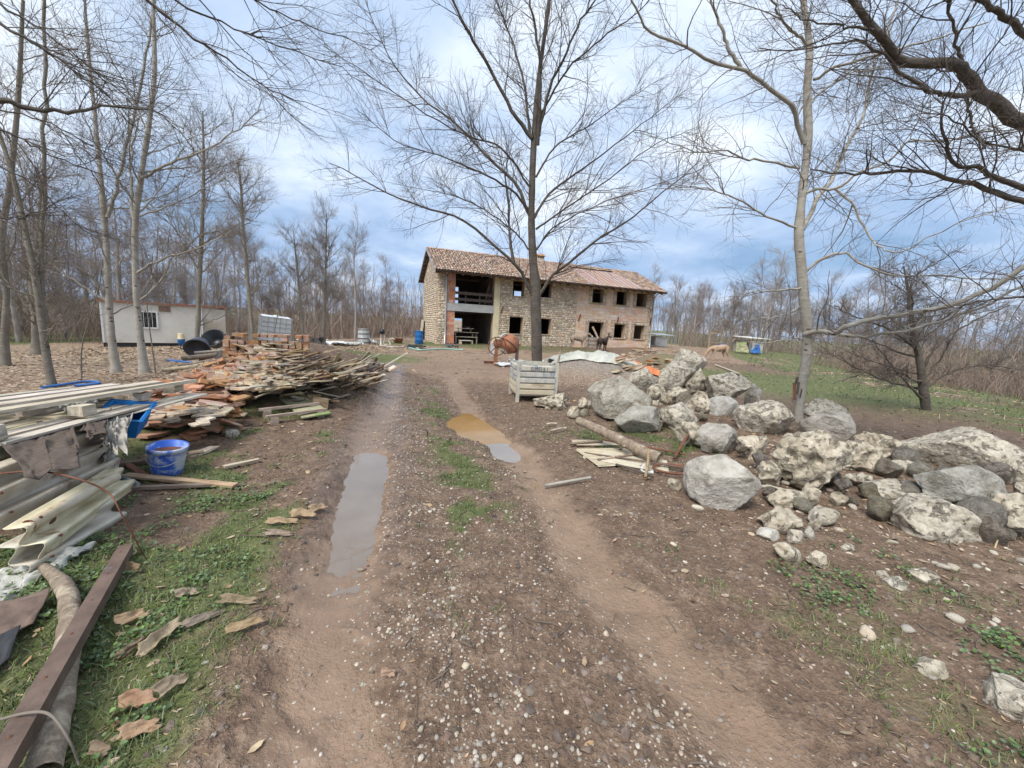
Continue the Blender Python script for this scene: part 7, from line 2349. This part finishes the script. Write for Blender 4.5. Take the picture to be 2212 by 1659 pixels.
MB().lathe([(0.001, -0.02), (0.17, -0.02), (0.17, 0.02), (0.001, 0.02)], 20, Matrix.Translation((0.03, -0.08, 0.92)) @ Matrix.Rotation(math.pi / 2, 4, 'X')).build('gear_disc', M['orange'], mx, smooth=True)
wc = np.array((0.0, -0.16, 0.80))
tt = np.linspace(0, 2 * np.pi, 37)
ring = np.stack([wc[0] + 0.36 * np.cos(tt), np.full(37, wc[1]), wc[2] + 0.36 * np.sin(tt)], 1)
MB().tube(ring, 0.020, 8, False).build('hand_wheel', M['rust'], mx, smooth=True)
for t in (1.8, 3.9, 5.9):
    MB().tube([wc, wc + np.array((0.36 * math.cos(t), 0, 0.36 * math.sin(t)))], 0.018, 6).build('wheel_spoke', M['rust'], mx, smooth=True)
MB().box(-0.22, -0.06, -0.05, 0.06, 0.42, 0.98).build('motor_cover', M['white_paint'], mx)
MB().tube(catmull([(0.08, 0.1, 1.02), (0.25, 0.2, 1.22), (0.45, 0.3, 1.30), (0.62, 0.4, 1.18)], 14), 0.045, 8).build('yoke', M['tarp'], mx, smooth=True)

# ------------------------------------------------------------------ log and sticks before the boulders
a, b_ = A(1248, 908, 0.30), A(1425, 992, 0.10)
path = catmull([a, a * 0.65 + b_ * 0.35 + np.array((0, 0, 0.01)), a * 0.3 + b_ * 0.7, b_], 20)
V, F = tubes(path[None], np.linspace(0.06, 0.075, 20)[None], 14)
cc = np.repeat(path, 14, 0)
V = cc + (V - cc) * (1 + 0.25 * (vn3(V[:, 0] * 12, V[:, 1] * 12, V[:, 2] * 12, 8) - 0.5))[:, None]
m = MB().add(V, F)
m.F.setdefault(14, []).append(np.array([[20 * 14 - 14 + i for i in range(14)]]))
m.F.setdefault(14, []).append(np.array([list(range(14))[::-1]]))
tag(m.build('wooden_log', M['bark_log'], None, smooth=True), 'bleached round log lying before the oblong grey boulder', 'log')
for i, (p0, p1, r, mt, lab) in enumerate([((1262, 985), (1480, 1020), 0.012, 'soil_metal', 'dark iron rod below the bleached log'), ((1290, 1000), (1420, 985), 0.016, 'wood', 'thin stick crossing the iron rod'), ((1330, 1010), (1410, 1040), 0.014, 'dark_wood', 'dark stick ending by the rusty hoop'),
                                          ((1230, 965), (1300, 960), 0.02, 'wood', 'short stick left of the rod pile'), ((1300, 955), (1480, 990), 0.012, 'rust', 'long rusty rod behind the log'), ((1455, 998), (1498, 950), 0.018, 'rust', 'rusty bar propped against the pitted stone'),
                                          ((1340, 975), (1345, 1000), 0.02, 'wood', 'little upright peg in the rod pile'), ((1186, 937), (1222, 931), 0.018, 'pale_wood', 'pale stick on the mud right of the puddle'), ((1180, 922), (1202, 921), 0.015, 'pale_wood', 'short white stick nearer the crate'),
                                          ((1393, 1040), (1397, 1010), 0.018, 'wood', 'short stake leaning by the curved horn'), ((1175, 1057), (1275, 1041), 0.016, 'pale_bark', 'crooked bare stick lying beside the right rut'), ((1545, 790), (1600, 812), 0.05, 'pale_wood', 'pale squared timber lying on the grass beyond the boulders')]):
    a, b_ = G(*p0), G(*p1)
    a[2] += 0.04
    b_[2] += 0.05 + (0.18 if 'propped' in lab or 'peg' in lab or 'leaning' in lab else 0)
    mid_ = (a + b_) / 2 + np.array((rng.normal(0, 0.02), rng.normal(0, 0.02), 0.01))
    tag(MB().tube(catmull([a, mid_, b_], 8), r, 7).build('loose_stick', M[mt], None, smooth=True), lab, 'stick')
for i, (px, py, w, l, rz_, lab) in enumerate([(1330, 990, 0.30, 0.42, 0.3, 'dark flat board under the rod pile'), (1370, 1000, 0.22, 0.4, -0.3, 'grey flat sheet below the log end'), (1290, 960, 0.1, 0.35, 0.2, 'dark batten left of the log')]):
    g = G(px, py)
    tag(MB().box(-l, l, -w, w, 0.01, 0.03, jit=0.006).build('flat_board', M['grey_wood'], None, loc=g, rot=(0.02, 0.03, rz_)), lab, 'board')
g = G(1455, 1022)
ring = np.stack([0.24 * np.cos(tt), 0.16 * np.sin(tt), 0.05 + 0 * tt], 1)
tag(MB().tube(ring, 0.014, 6, False).build('iron_hoop', M['rust'], None, smooth=True, loc=g), 'rusty iron hoop lying left of the white boulder', 'hoop')
tag(MB().tube(catmull([(0, 0, 0.12), (-0.04, 0, 0.05), (0, 0, 0.01), (0.10, 0, 0.015)], 12), np.linspace(0.008, 0.02, 12), 8).build('curved_horn', M['white_paint'], None, smooth=True, loc=G(1392, 1022)), 'small white curved piece beside the iron hoop', 'horn')

# ------------------------------------------------------------------ container hut, tank, tubs, barrel
pl, pr_ = D(222, 738, 22.5), D(490, 742, 26.5)
yaw = math.atan2(pr_[1] - pl[1], pr_[0] - pl[0])
Lc = math.hypot(pr_[0] - pl[0], pr_[1] - pl[1])
cz = gz(*(0.5 * (pl + pr_))[:2]) + 0.1
hut = thing('container_hut', 'cream container hut with red-brown roof edge behind the trees', 'hut', (pl[0], pl[1], cz), yaw)
HC = 2.45
La = Lc * 0.77
MB().box(0, La, 0, 2.4, 0.10, HC).build('wall', M['cream'], hut)
MB().box(La + 0.06, Lc, 0.1, 2.4, 0.10, HC - 0.1).build('end_wall', M['cream'], hut)
MB().box(-0.1, Lc + 0.05, -0.12, 2.5, HC + 0.003, HC + 0.11).build('roof_edge', M['redbrown'], hut)
MB().box(0.02, Lc - 0.02, 0.06, 2.3, -0.3, 0.095).build('base_skid', M['black_sheet'], hut)
for x in (0.0, La - 0.1, La + 0.02):
    MB().box(x, x + 0.09, -0.035, -0.002, 0.10, HC).build('corner_trim', M['white_paint'], hut)
wx = La * 0.36
win = MB().box(wx, wx + 0.75, -0.03, -0.003, 1.05, 1.95).build('window', M['black_plastic'], hut)
for (x0, x1, z0, z1) in ((wx - 0.08, wx, 0.97, 2.03), (wx + 0.75, wx + 0.83, 0.97, 2.03), (wx, wx + 0.75, 0.97, 1.05), (wx, wx + 0.75, 1.95, 2.03)):
    MB().box(x0, x1, -0.05, -0.003, z0, z1).build('frame', M['white_paint'], win)
for k in range(3):
    MB().box(wx + 0.18 + k * 0.19, wx + 0.20 + k * 0.19, -0.045, -0.031, 1.05, 1.95).build('bar', M['white_paint'], win)
vx = La * 0.56
MB().box(vx, vx + 0.55, -0.04, -0.003, 2.05, 2.38).build('vent', M['brown_wood'], hut)
lat = thing('lattice_panel', 'white diamond lattice screen at the right end of the hut', 'screen', (pl[0], pl[1], cz), yaw)
for k in np.arange(-8, 10):
    for s_ in (1, -1):
        x0 = La + 0.1 + (k if s_ > 0 else k + 1.5) * 0.16
        a_, b_ = np.array((x0, 0.03, 0.3)), np.array((x0 + s_ * 1.4, 0.03, 1.7))
        lo_, hi_ = La + 0.1, Lc
        ts = [(0, a_), (1, b_)]
        tmin, tmax = 0.0, 1.0
        dx = b_[0] - a_[0]
        t1, t2 = sorted(((lo_ - a_[0]) / dx, (hi_ - a_[0]) / dx))
        tmin, tmax = max(tmin, t1), min(tmax, t2)
        if tmax - tmin > 0.08:
            MB().tube([a_ + (b_ - a_) * tmin + np.array((0, 0.01 * s_, 0)), a_ + (b_ - a_) * tmax + np.array((0, 0.01 * s_, 0))], 0.012, 4).build('slat', M['grey_wood'], lat)
pw = [pl + (pr_ - pl) * 0.62 + np.array((0.12, -0.35, 0))]
e = thing('bin', 'small bin, blue below and yellow above, before the hut', 'bin', (pw[0][0], pw[0][1], gz(pw[0][0], pw[0][1])))
MB().lathe([(0.001, 0), (0.17, 0), (0.19, 0.45)], 16).build('lower_bucket', M['blue'], e, smooth=True)
MB().lathe([(0.19, 0.45), (0.15, 0.75), (0.15, 0.80), (0.001, 0.80)], 16).build('upper_bucket', M['foam'], e, smooth=True)

ib = D(592, 735, 15.6)
tank = thing('caged_tank', 'white plastic tank in a steel cage tilted on the rubble', 'tank', (ib[0], ib[1], ib[2] - 0.05), 0, rot=(R(4), R(5), R(38)))
MB().box(-0.48, 0.48, -0.48, 0.48, 0.03, 1.0).build('plastic_body', M['white_plastic'], tank)
MB().lathe([(0.09, 1.0), (0.09, 1.05), (0.001, 1.05)], 14).build('cap', M['white_plastic'], tank, smooth=True)
for z in np.linspace(0.08, 0.98, 6):
    MB().tube([(-0.5, -0.5, z), (0.5, -0.5, z), (0.5, 0.5, z), (-0.5, 0.5, z), (-0.5, -0.5, z)], 0.013, 5, False).build('cage_ring', M['steel'], tank)
for k in np.linspace(-0.5, 0.5, 6):
    for x, y in ((k, -0.515), (k, 0.515), (-0.515, k), (0.515, k)):
        MB().tube([(x, y, 0.03), (x, y, 1.0)], 0.013, 5).build('cage_bar', M['steel'], tank)

for px, py, Y, rt_, mt, lab in [(429, 748, 11.2, (R(120), R(10), 0.5), 'grey_plastic', 'upturned black rubber tub left on the heap'), (464, 735, 12.2, (R(52), R(-12), 0.35), 'black_plastic', 'black rubber tub tipped to show its hollow inside')]:
    c = D(px, py, Y)
    e = thing('rubber_tub', lab, 'tub', c, rot=rt_)
    MB().lathe([(0.001, -0.15), (0.22, -0.15), (0.30, 0.13), (0.325, 0.13), (0.325, 0.15), (0.295, 0.15), (0.21, -0.13), (0.001, -0.13)], 26).build('body', M[mt], e, smooth=True)
    for s_ in (-1, 1):
        MB().tube(catmull([(s_ * 0.30, -0.09, 0.13), (s_ * 0.37, 0, 0.20), (s_ * 0.30, 0.09, 0.13)], 8), 0.014, 6).build('handle', M[mt], e, smooth=True)

g = G(787, 743)
e = thing('stave_barrel', 'old whitish wooden barrel with dark iron hoops', 'barrel', (g[0], g[1], g[2] - 0.02), 0, rot=(0, R(-2), 0))
M['stave'] = mat('bleached staves', (0.33, 0.37, 0.37), (0.52, 0.54, 0.51), 4, 0.85, 0.3, c=(0.25, 0.20, 0.15), cpos=0.62, vary=0.15)
k = 18
for i in range(k):
    a0, a1 = 2 * np.pi * (i + 0.03) / k, 2 * np.pi * (i + 0.97) / k
    zs_ = np.linspace(0, 1.02, 6)
    rs_ = np.interp(zs_, [0, 0.3, 1.02], [0.42, 0.42, 0.33])
    V = [(r * math.cos(a), r * math.sin(a), z) for r, z in zip(rs_, zs_) for a in (a0, a1)]
    V += [((r - 0.03) * math.cos(a), (r - 0.03) * math.sin(a), z) for r, z in zip(rs_, zs_) for a in (a0, a1)]
    F = [(2 * j, 2 * j + 1, 2 * j + 3, 2 * j + 2) for j in range(5)] + [(12 + 2 * j + 1, 12 + 2 * j, 12 + 2 * j + 2, 12 + 2 * j + 3) for j in range(5)] + [(10, 11, 23, 22)]
    MB().add(V, np.array(F)).build('stave', M['stave'], e)
for z, r in ((0.10, 0.425), (0.36, 0.425), (0.66, 0.388), (0.92, 0.347)):
    MB().lathe([(r, z), (r + 0.006, z + 0.002), (r + 0.002, z + 0.05)], 24).build('hoop', M['rust'], e, smooth=True)
MB().lathe([(0.001, 0.97), (0.31, 0.97)], 20).build('lid', M['white_paint'], e)
e = thing('shovel', 'pale shovel leaning on the barrel', 'shovel', G(802, 744))
MB().tube([(-0.55, 0.1, 0.75), (0.05, 0, 0.22)], 0.03, 8).build('shaft', M['zinc'], e, smooth=True)
MB().lathe([(0.001, -0.02), (0.10, 0.02), (0.16, 0.12), (0.15, 0.22), (0.14, 0.22), (0.15, 0.12), (0.09, 0.03), (0.001, 0.0)], 14, Matrix.Translation((0.12, 0, 0.08)) @ Matrix.Rotation(R(40), 4, 'Y')).build('blade', M['zinc'], e, smooth=True)
e = thing('water_pump', 'white standpipe with a black hood and looping hose', 'pump', G(826, 745))
MB().tube([(-0.1, 0, 0), (-0.1, 0, 0.75)], 0.035, 8).build('standpipe', M['white_paint'], e, smooth=True)
MB().lathe([(0.001, 1.0), (0.10, 0.97), (0.15, 0.85), (0.17, 0.66), (0.001, 0.66)], 16, Matrix.Translation((-0.02, 0, 0.05))).build('hood', M['black_plastic'], e, smooth=True)
MB().tube(catmull([(0.08, 0, 0.75), (0.16, 0, 0.4), (0.05, 0, 0.12), (0.2, 0, 0.02), (0.5, 0.1, 0.02), (0.35, 0.2, 0.3), (0.55, 0.2, 0.45), (0.8, 0.1, 0.40)], 30), 0.028, 7).build('hose', M['tarp'], e, smooth=True)
g = G(905, 743)
e = thing('drum', 'blue plastic drum standing at the gable corner', 'drum', g)
MB().lathe([(0.001, 0.0), (0.27, 0.0), (0.285, 0.03), (0.285, 0.28), (0.295, 0.30), (0.285, 0.32), (0.285, 0.60), (0.295, 0.62), (0.285, 0.64), (0.285, 0.88), (0.295, 0.90), (0.29, 0.93), (0.27, 0.93), (0.265, 0.86), (0.001, 0.86)], 30).build('body', M['blue'], e, smooth=True)
g = G(860, 741)
e = thing('basin', 'rusty brown basin on the ground left of the blue drum', 'basin', g)
MB().lathe([(0.001, 0), (0.26, 0.0), (0.36, 0.34), (0.38, 0.35), (0.35, 0.35), (0.25, 0.03), (0.001, 0.03)], 22).build('bowl', M['redbrown'], e, smooth=True)
for pts, mt, r, lab in [([(880, 752), (905, 757), (935, 756), (960, 755), (1000, 757)], 'hose_green', 0.05, 'pale green hose lying in front of the gable'), ([(820, 747), (850, 751), (880, 750), (905, 754)], 'tarp', 0.03, 'cream hose running to the blue drum'),
                        ([(90, 842), (130, 836), (190, 828), (215, 832), (160, 838)], 'hose_blue', 0.025, 'blue hose coiled behind the pallet')]:
    path = catmull([G(*p_) + np.array((0, 0, 0.04)) for p_ in pts], 24)
    tag(MB().tube(path, r, 7).build('hose', M[mt], None, smooth=True), lab, 'hose')
for i, (px, py, s, mt, lab) in enumerate([(725, 745, 0.9, 'white_plastic', 'pale plastic sheeting left of the barrel'), (690, 748, 0.6, 'white_plastic', 'crumpled white plastic beyond the rubble heap'), (760, 747, 0.5, 'film', 'bluish plastic rag at the barrel foot'), (900, 752, 0.5, 'black_sheet', 'dark netting heap before the drum'), (975, 752, 0.35, 'grey_plastic', 'grey crumpled sheet at the rain pipe foot')]):
    g = G(px, py)
    sheet('plastic_sheeting', [g + np.array((-s, -s * 0.8, 0)), g + np.array((s, -s * 0.6, 0)), g + np.array((s * 0.8, s, 0.0)), g + np.array((-s * 0.9, s * 0.7, 0.0))], M[mt], lab, 'sheeting', n=22, amp=0.14, seed=80 + i, freq=4, drape=onto_ground(0.03, 0.9), edge=0.5)

# ------------------------------------------------------------------ small shelters right of the house
def shelter(px, py, Y, w, d_, h, label, wallm, roofm, rz_=0.35):
    c = D(px, py, Y)
    z = gz(c[0], c[1])
    e = thing('animal_shelter', label, 'shelter', (c[0], c[1], z), rz_)
    for x in (-w / 2, w / 2 - 0.06):
        for y in (0, d_ - 0.06):
            MB().box(x, x + 0.06, y, y + 0.06, -0.2, h + (0.12 if y else 0)).build('post', M['wood'], e)
    MB().box(-w / 2 + 0.1, w * 0.2, -0.03, -0.004, 0.05, h * 0.85).build('front_panel', wallm, e)
    MB().box(-w / 2 + 0.061, w / 2 - 0.061, d_ - 0.05, d_ - 0.01, 0.05, h * 0.9).build('back_panel', wallm, e)
    m = MB()
    V = [(-w / 2 - 0.15, -0.2, h), (w / 2 + 0.15, -0.2, h), (w / 2 + 0.15, d_ + 0.15, h + 0.15), (-w / 2 - 0.15, d_ + 0.15, h + 0.15)]
    m.add(V + [(x, y, zz_ + 0.05) for x, y, zz_ in V], BOXF)
    m.build('roof', roofm, e)
    return e


shelter(1432, 748, 40, 2.2, 1.6, 1.15, 'grey hutch with a bluish roof against the right house corner', M['concrete'], M['zinc'])
shelter(1640, 755, 37, 2.6, 1.8, 1.4, 'cream shelter hung with a blue sheet beyond the grazing donkey', M['cream'], M['cream'], 0.5)
for px, py, Y, s, mt, lab in [(1634, 752, 36.3, 0.5, 'blue', 'blue sheet hanging on the cream shelter'), (1560, 744, 36.0, 0.4, 'blue', 'blue tarpaulin scrap beside the timber frame'), (1605, 752, 36.0, 0.6, 'green', 'green domed cover left of the cream shelter')]:
    c = D(px, py, Y)
    c[2] = gz(c[0], c[1]) + 0.1
    sheet('cover_sheet', [c + np.array((-s, 0, 0)), c + np.array((s, 0, 0)), c + np.array((s * 0.8, 0.4, s * 1.6)), c + np.array((-s * 0.8, 0.4, s * 1.5))], M[mt], lab, 'sheet', n=16, amp=0.1, seed=int(px), freq=3)
c = D(1543, 752, 36)
e = thing('timber_trestle', 'bare timber frame standing behind the grazing donkey', 'frame', (c[0], c[1], gz(c[0], c[1])), 0.4)
for (x0, x1, z0, z1) in ((-0.8, -0.7, -0.1, 1.6), (0.7, 0.8, -0.1, 1.7), (-0.95, 0.95, 1.61, 1.71), (-0.7, 0.7, 0.75, 0.83)):
    MB().box(x0, x1, -0.05, 0.05, z0, z1).build('timber', M['wood'], e)
# brushwood pile and plastic sheeting far right
c = G(1792, 772)
br = thing('brushwood_pile', 'pile of cut pale branches beyond the grass bank', 'brushwood', c)
qb = np.random.default_rng(5)
for i in range(46):
    a_ = qb.random() * 6.28
    l = qb.uniform(1.0, 2.2) * c[1] / 25
    p0 = np.array((qb.normal(0, 0.5), qb.normal(0, 0.4), 0.0)) * c[1] / 25
    d_ = np.array((math.cos(a_), math.sin(a_) * 0.6, qb.uniform(0.1, 0.55)))
    MB().tube([p0, p0 + d_ * l * 0.5, p0 + d_ * l + np.array((0, 0, -0.1))], np.array((0.05, 0.04, 0.02)) * c[1] / 25, 5).build('branch', M['pale_bark' if i % 3 else 'bark_log'], br, smooth=True)
for i, (px, py, s, lab) in enumerate([(2010, 800, 1.6, 'bluish white plastic sheeting behind the dark spreading tree'), (1880, 780, 1.2, 'pale plastic strip lying on the lower field')]):
    g = G(px, py)
    sheet('plastic_sheeting', [g + np.array((-s, -s * 0.6, 0)), g + np.array((s, -s * 0.5, 0)), g + np.array((s * 0.9, s * 0.8, 0.0)), g + np.array((-s * 0.9, s * 0.7, 0.0))], M['white_plastic'], lab, 'sheeting', n=24, amp=0.2, seed=90 + i, freq=4, drape=onto_ground(0.25, 0.9), edge=0.5)


# ------------------------------------------------------------------ donkeys
def donkey(loc, rz_, coat, label, graze=False, size=1.0, turn=0.0):
    e = thing('donkey', label, 'donkey', loc, rz_)
    e.scale = (size,) * 3
    vs, es, rd = [], [], []

    def v(p, r):
        vs.append(p)
        rd.append(r)
        return len(vs) - 1

    def chain(start, pts):
        k = start
        for p, r in pts:
            n_ = v(p, r)
            es.append((k, n_))
            k = n_
        return k
    root = v((-0.20, 0, 0.86), (0.225, 0.23))
    hip = chain(root, [((-0.46, 0, 0.90), (0.20, 0.21)), ((-0.62, 0, 0.86), (0.12, 0.13))]) - 1
    chest = chain(root, [((0.10, 0, 0.84), (0.235, 0.235)), ((0.36, 0, 0.87), (0.205, 0.215))])
    c_, s_ = math.cos(turn), math.sin(turn)
    if graze:
        nk = chain(chest, [((0.58, 0, 0.84), (0.12, 0.15)), ((0.78, 0, 0.62), (0.085, 0.11)), ((0.90, 0, 0.44), (0.08, 0.10))])
        hd = [((0.96, 0, 0.30), (0.078, 0.095)), ((1.00, 0, 0.15), (0.055, 0.06)), ((1.02, 0, 0.06), (0.05, 0.05))]
        poll = np.array((0.88, 0, 0.50))
        ear_d = np.array((-0.12, 0, 0.20))
        mz = np.array((1.02, 0, 0.05))
    else:
        nk = chain(chest, [((0.54, 0, 0.98), (0.125, 0.16)), ((0.68, 0, 1.14), (0.09, 0.12)), ((0.76, 0, 1.25), (0.085, 0.10))])
        ox = np.array((0.76, 0, 1.25))
        hd = [(tuple(ox + np.array((0.12 * c_, 0.12 * s_, -0.03))), (0.078, 0.095)), (tuple(ox + np.array((0.26 * c_, 0.26 * s_, -0.14))), (0.058, 0.062)), (tuple(ox + np.array((0.34 * c_, 0.34 * s_, -0.20))), (0.055, 0.052))]
        poll = ox + np.array((0.0, 0, 0.06))
        ear_d = np.array((-0.03, 0, 0.25))
        mz = ox + np.array((0.355 * c_, 0.355 * s_, -0.215))
    chain(nk, hd)
    for sy in (-1, 1):
        st_ = 0.07 * sy if graze else 0.03 * sy
        chain(chest, [((0.36, 0.10 * sy, 0.66), (0.085, 0.105)), ((0.37 + st_, 0.105 * sy, 0.42), (0.052, 0.06)), ((0.36 + st_, 0.105 * sy, 0.16), (0.034, 0.038)), ((0.38 + st_, 0.105 * sy, 0.05), (0.045, 0.05)), ((0.39 + st_, 0.105 * sy, 0.0), (0.048, 0.052))])
        chain(hip, [((-0.46, 0.11 * sy, 0.68), (0.115, 0.14)), ((-0.40 - st_, 0.12 * sy, 0.54), (0.08, 0.095)), ((-0.54 - st_, 0.115 * sy, 0.36), (0.045, 0.055)), ((-0.51 - st_, 0.115 * sy, 0.14), (0.034, 0.038)), ((-0.49 - st_, 0.115 * sy, 0.05), (0.044, 0.05)), ((-0.48 - st_, 0.115 * sy, 0.0), (0.047, 0.05))])
    me = bpy.data.meshes.new('body')
    me.from_pydata(vs, es, [])
    me.update()
    b_ = obj('body', me, coat, e)
    sk = b_.modifiers.new('skin', 'SKIN')
    for i, r in enumerate(rd):
        b_.data.skin_vertices[0].data[i].radius = r
    b_.data.skin_vertices[0].data[0].use_root = True
    sk.use_smooth_shade = True
    ss = b_.modifiers.new('sub', 'SUBSURF')
    ss.levels = ss.render_levels = 2
    side_v = np.array((-s_, c_, 0)) if not graze else np.array((0, 1.0, 0))
    for sy in (-1, 1):
        p0 = poll + side_v * 0.05 * sy
        path = catmull([p0, p0 + ear_d * 0.5 + side_v * 0.035 * sy, p0 + ear_d + side_v * 0.05 * sy], 8)
        MB().tube(path, np.array((0.022, 0.034, 0.040, 0.040, 0.036, 0.028, 0.018, 0.004)), 8).build('ear', coat, e, smooth=True)
    MB().tube(catmull([(-0.70, 0, 0.92), (-0.78, 0, 0.78), (-0.79, 0, 0.58), (-0.77, 0, 0.38)], 12), np.interp(np.linspace(0, 1, 12), [0, 0.6, 0.8, 1], [0.03, 0.018, 0.035, 0.01]), 7).build('tail', coat, e, smooth=True)
    MB().lathe([(0.001, -0.07), (0.045, -0.05), (0.060, 0.0), (0.052, 0.04), (0.001, 0.06)], 12, Matrix.Translation(Vector(mz))).build('muzzle', M['muzzle'], e, smooth=True)
    return e


def on(px, Y):
    d_ = ray(px, 740)
    x, y = d_[0] * Y, Y
    return (x, y, gz(x, y))


donkey(on(1248, 30.5), 0.15, M['donkey_grey'], 'grey donkey standing by the stable doorway', turn=-0.5, size=1.0)
donkey(on(1302, 30.0), 0.75, M['donkey_dark'], 'dark brown donkey with upright ears before the house wall', turn=-1.6, size=0.95)
donkey(on(1556, 28.5), math.pi + 0.1, M['donkey_tan'], 'tan donkey grazing with its head down beyond the boulders', graze=True, size=1.08)
donkey(on(1603, 38.0), math.pi + 0.2, M['donkey_tan'], 'pale donkey standing behind the grazing one', size=0.95)
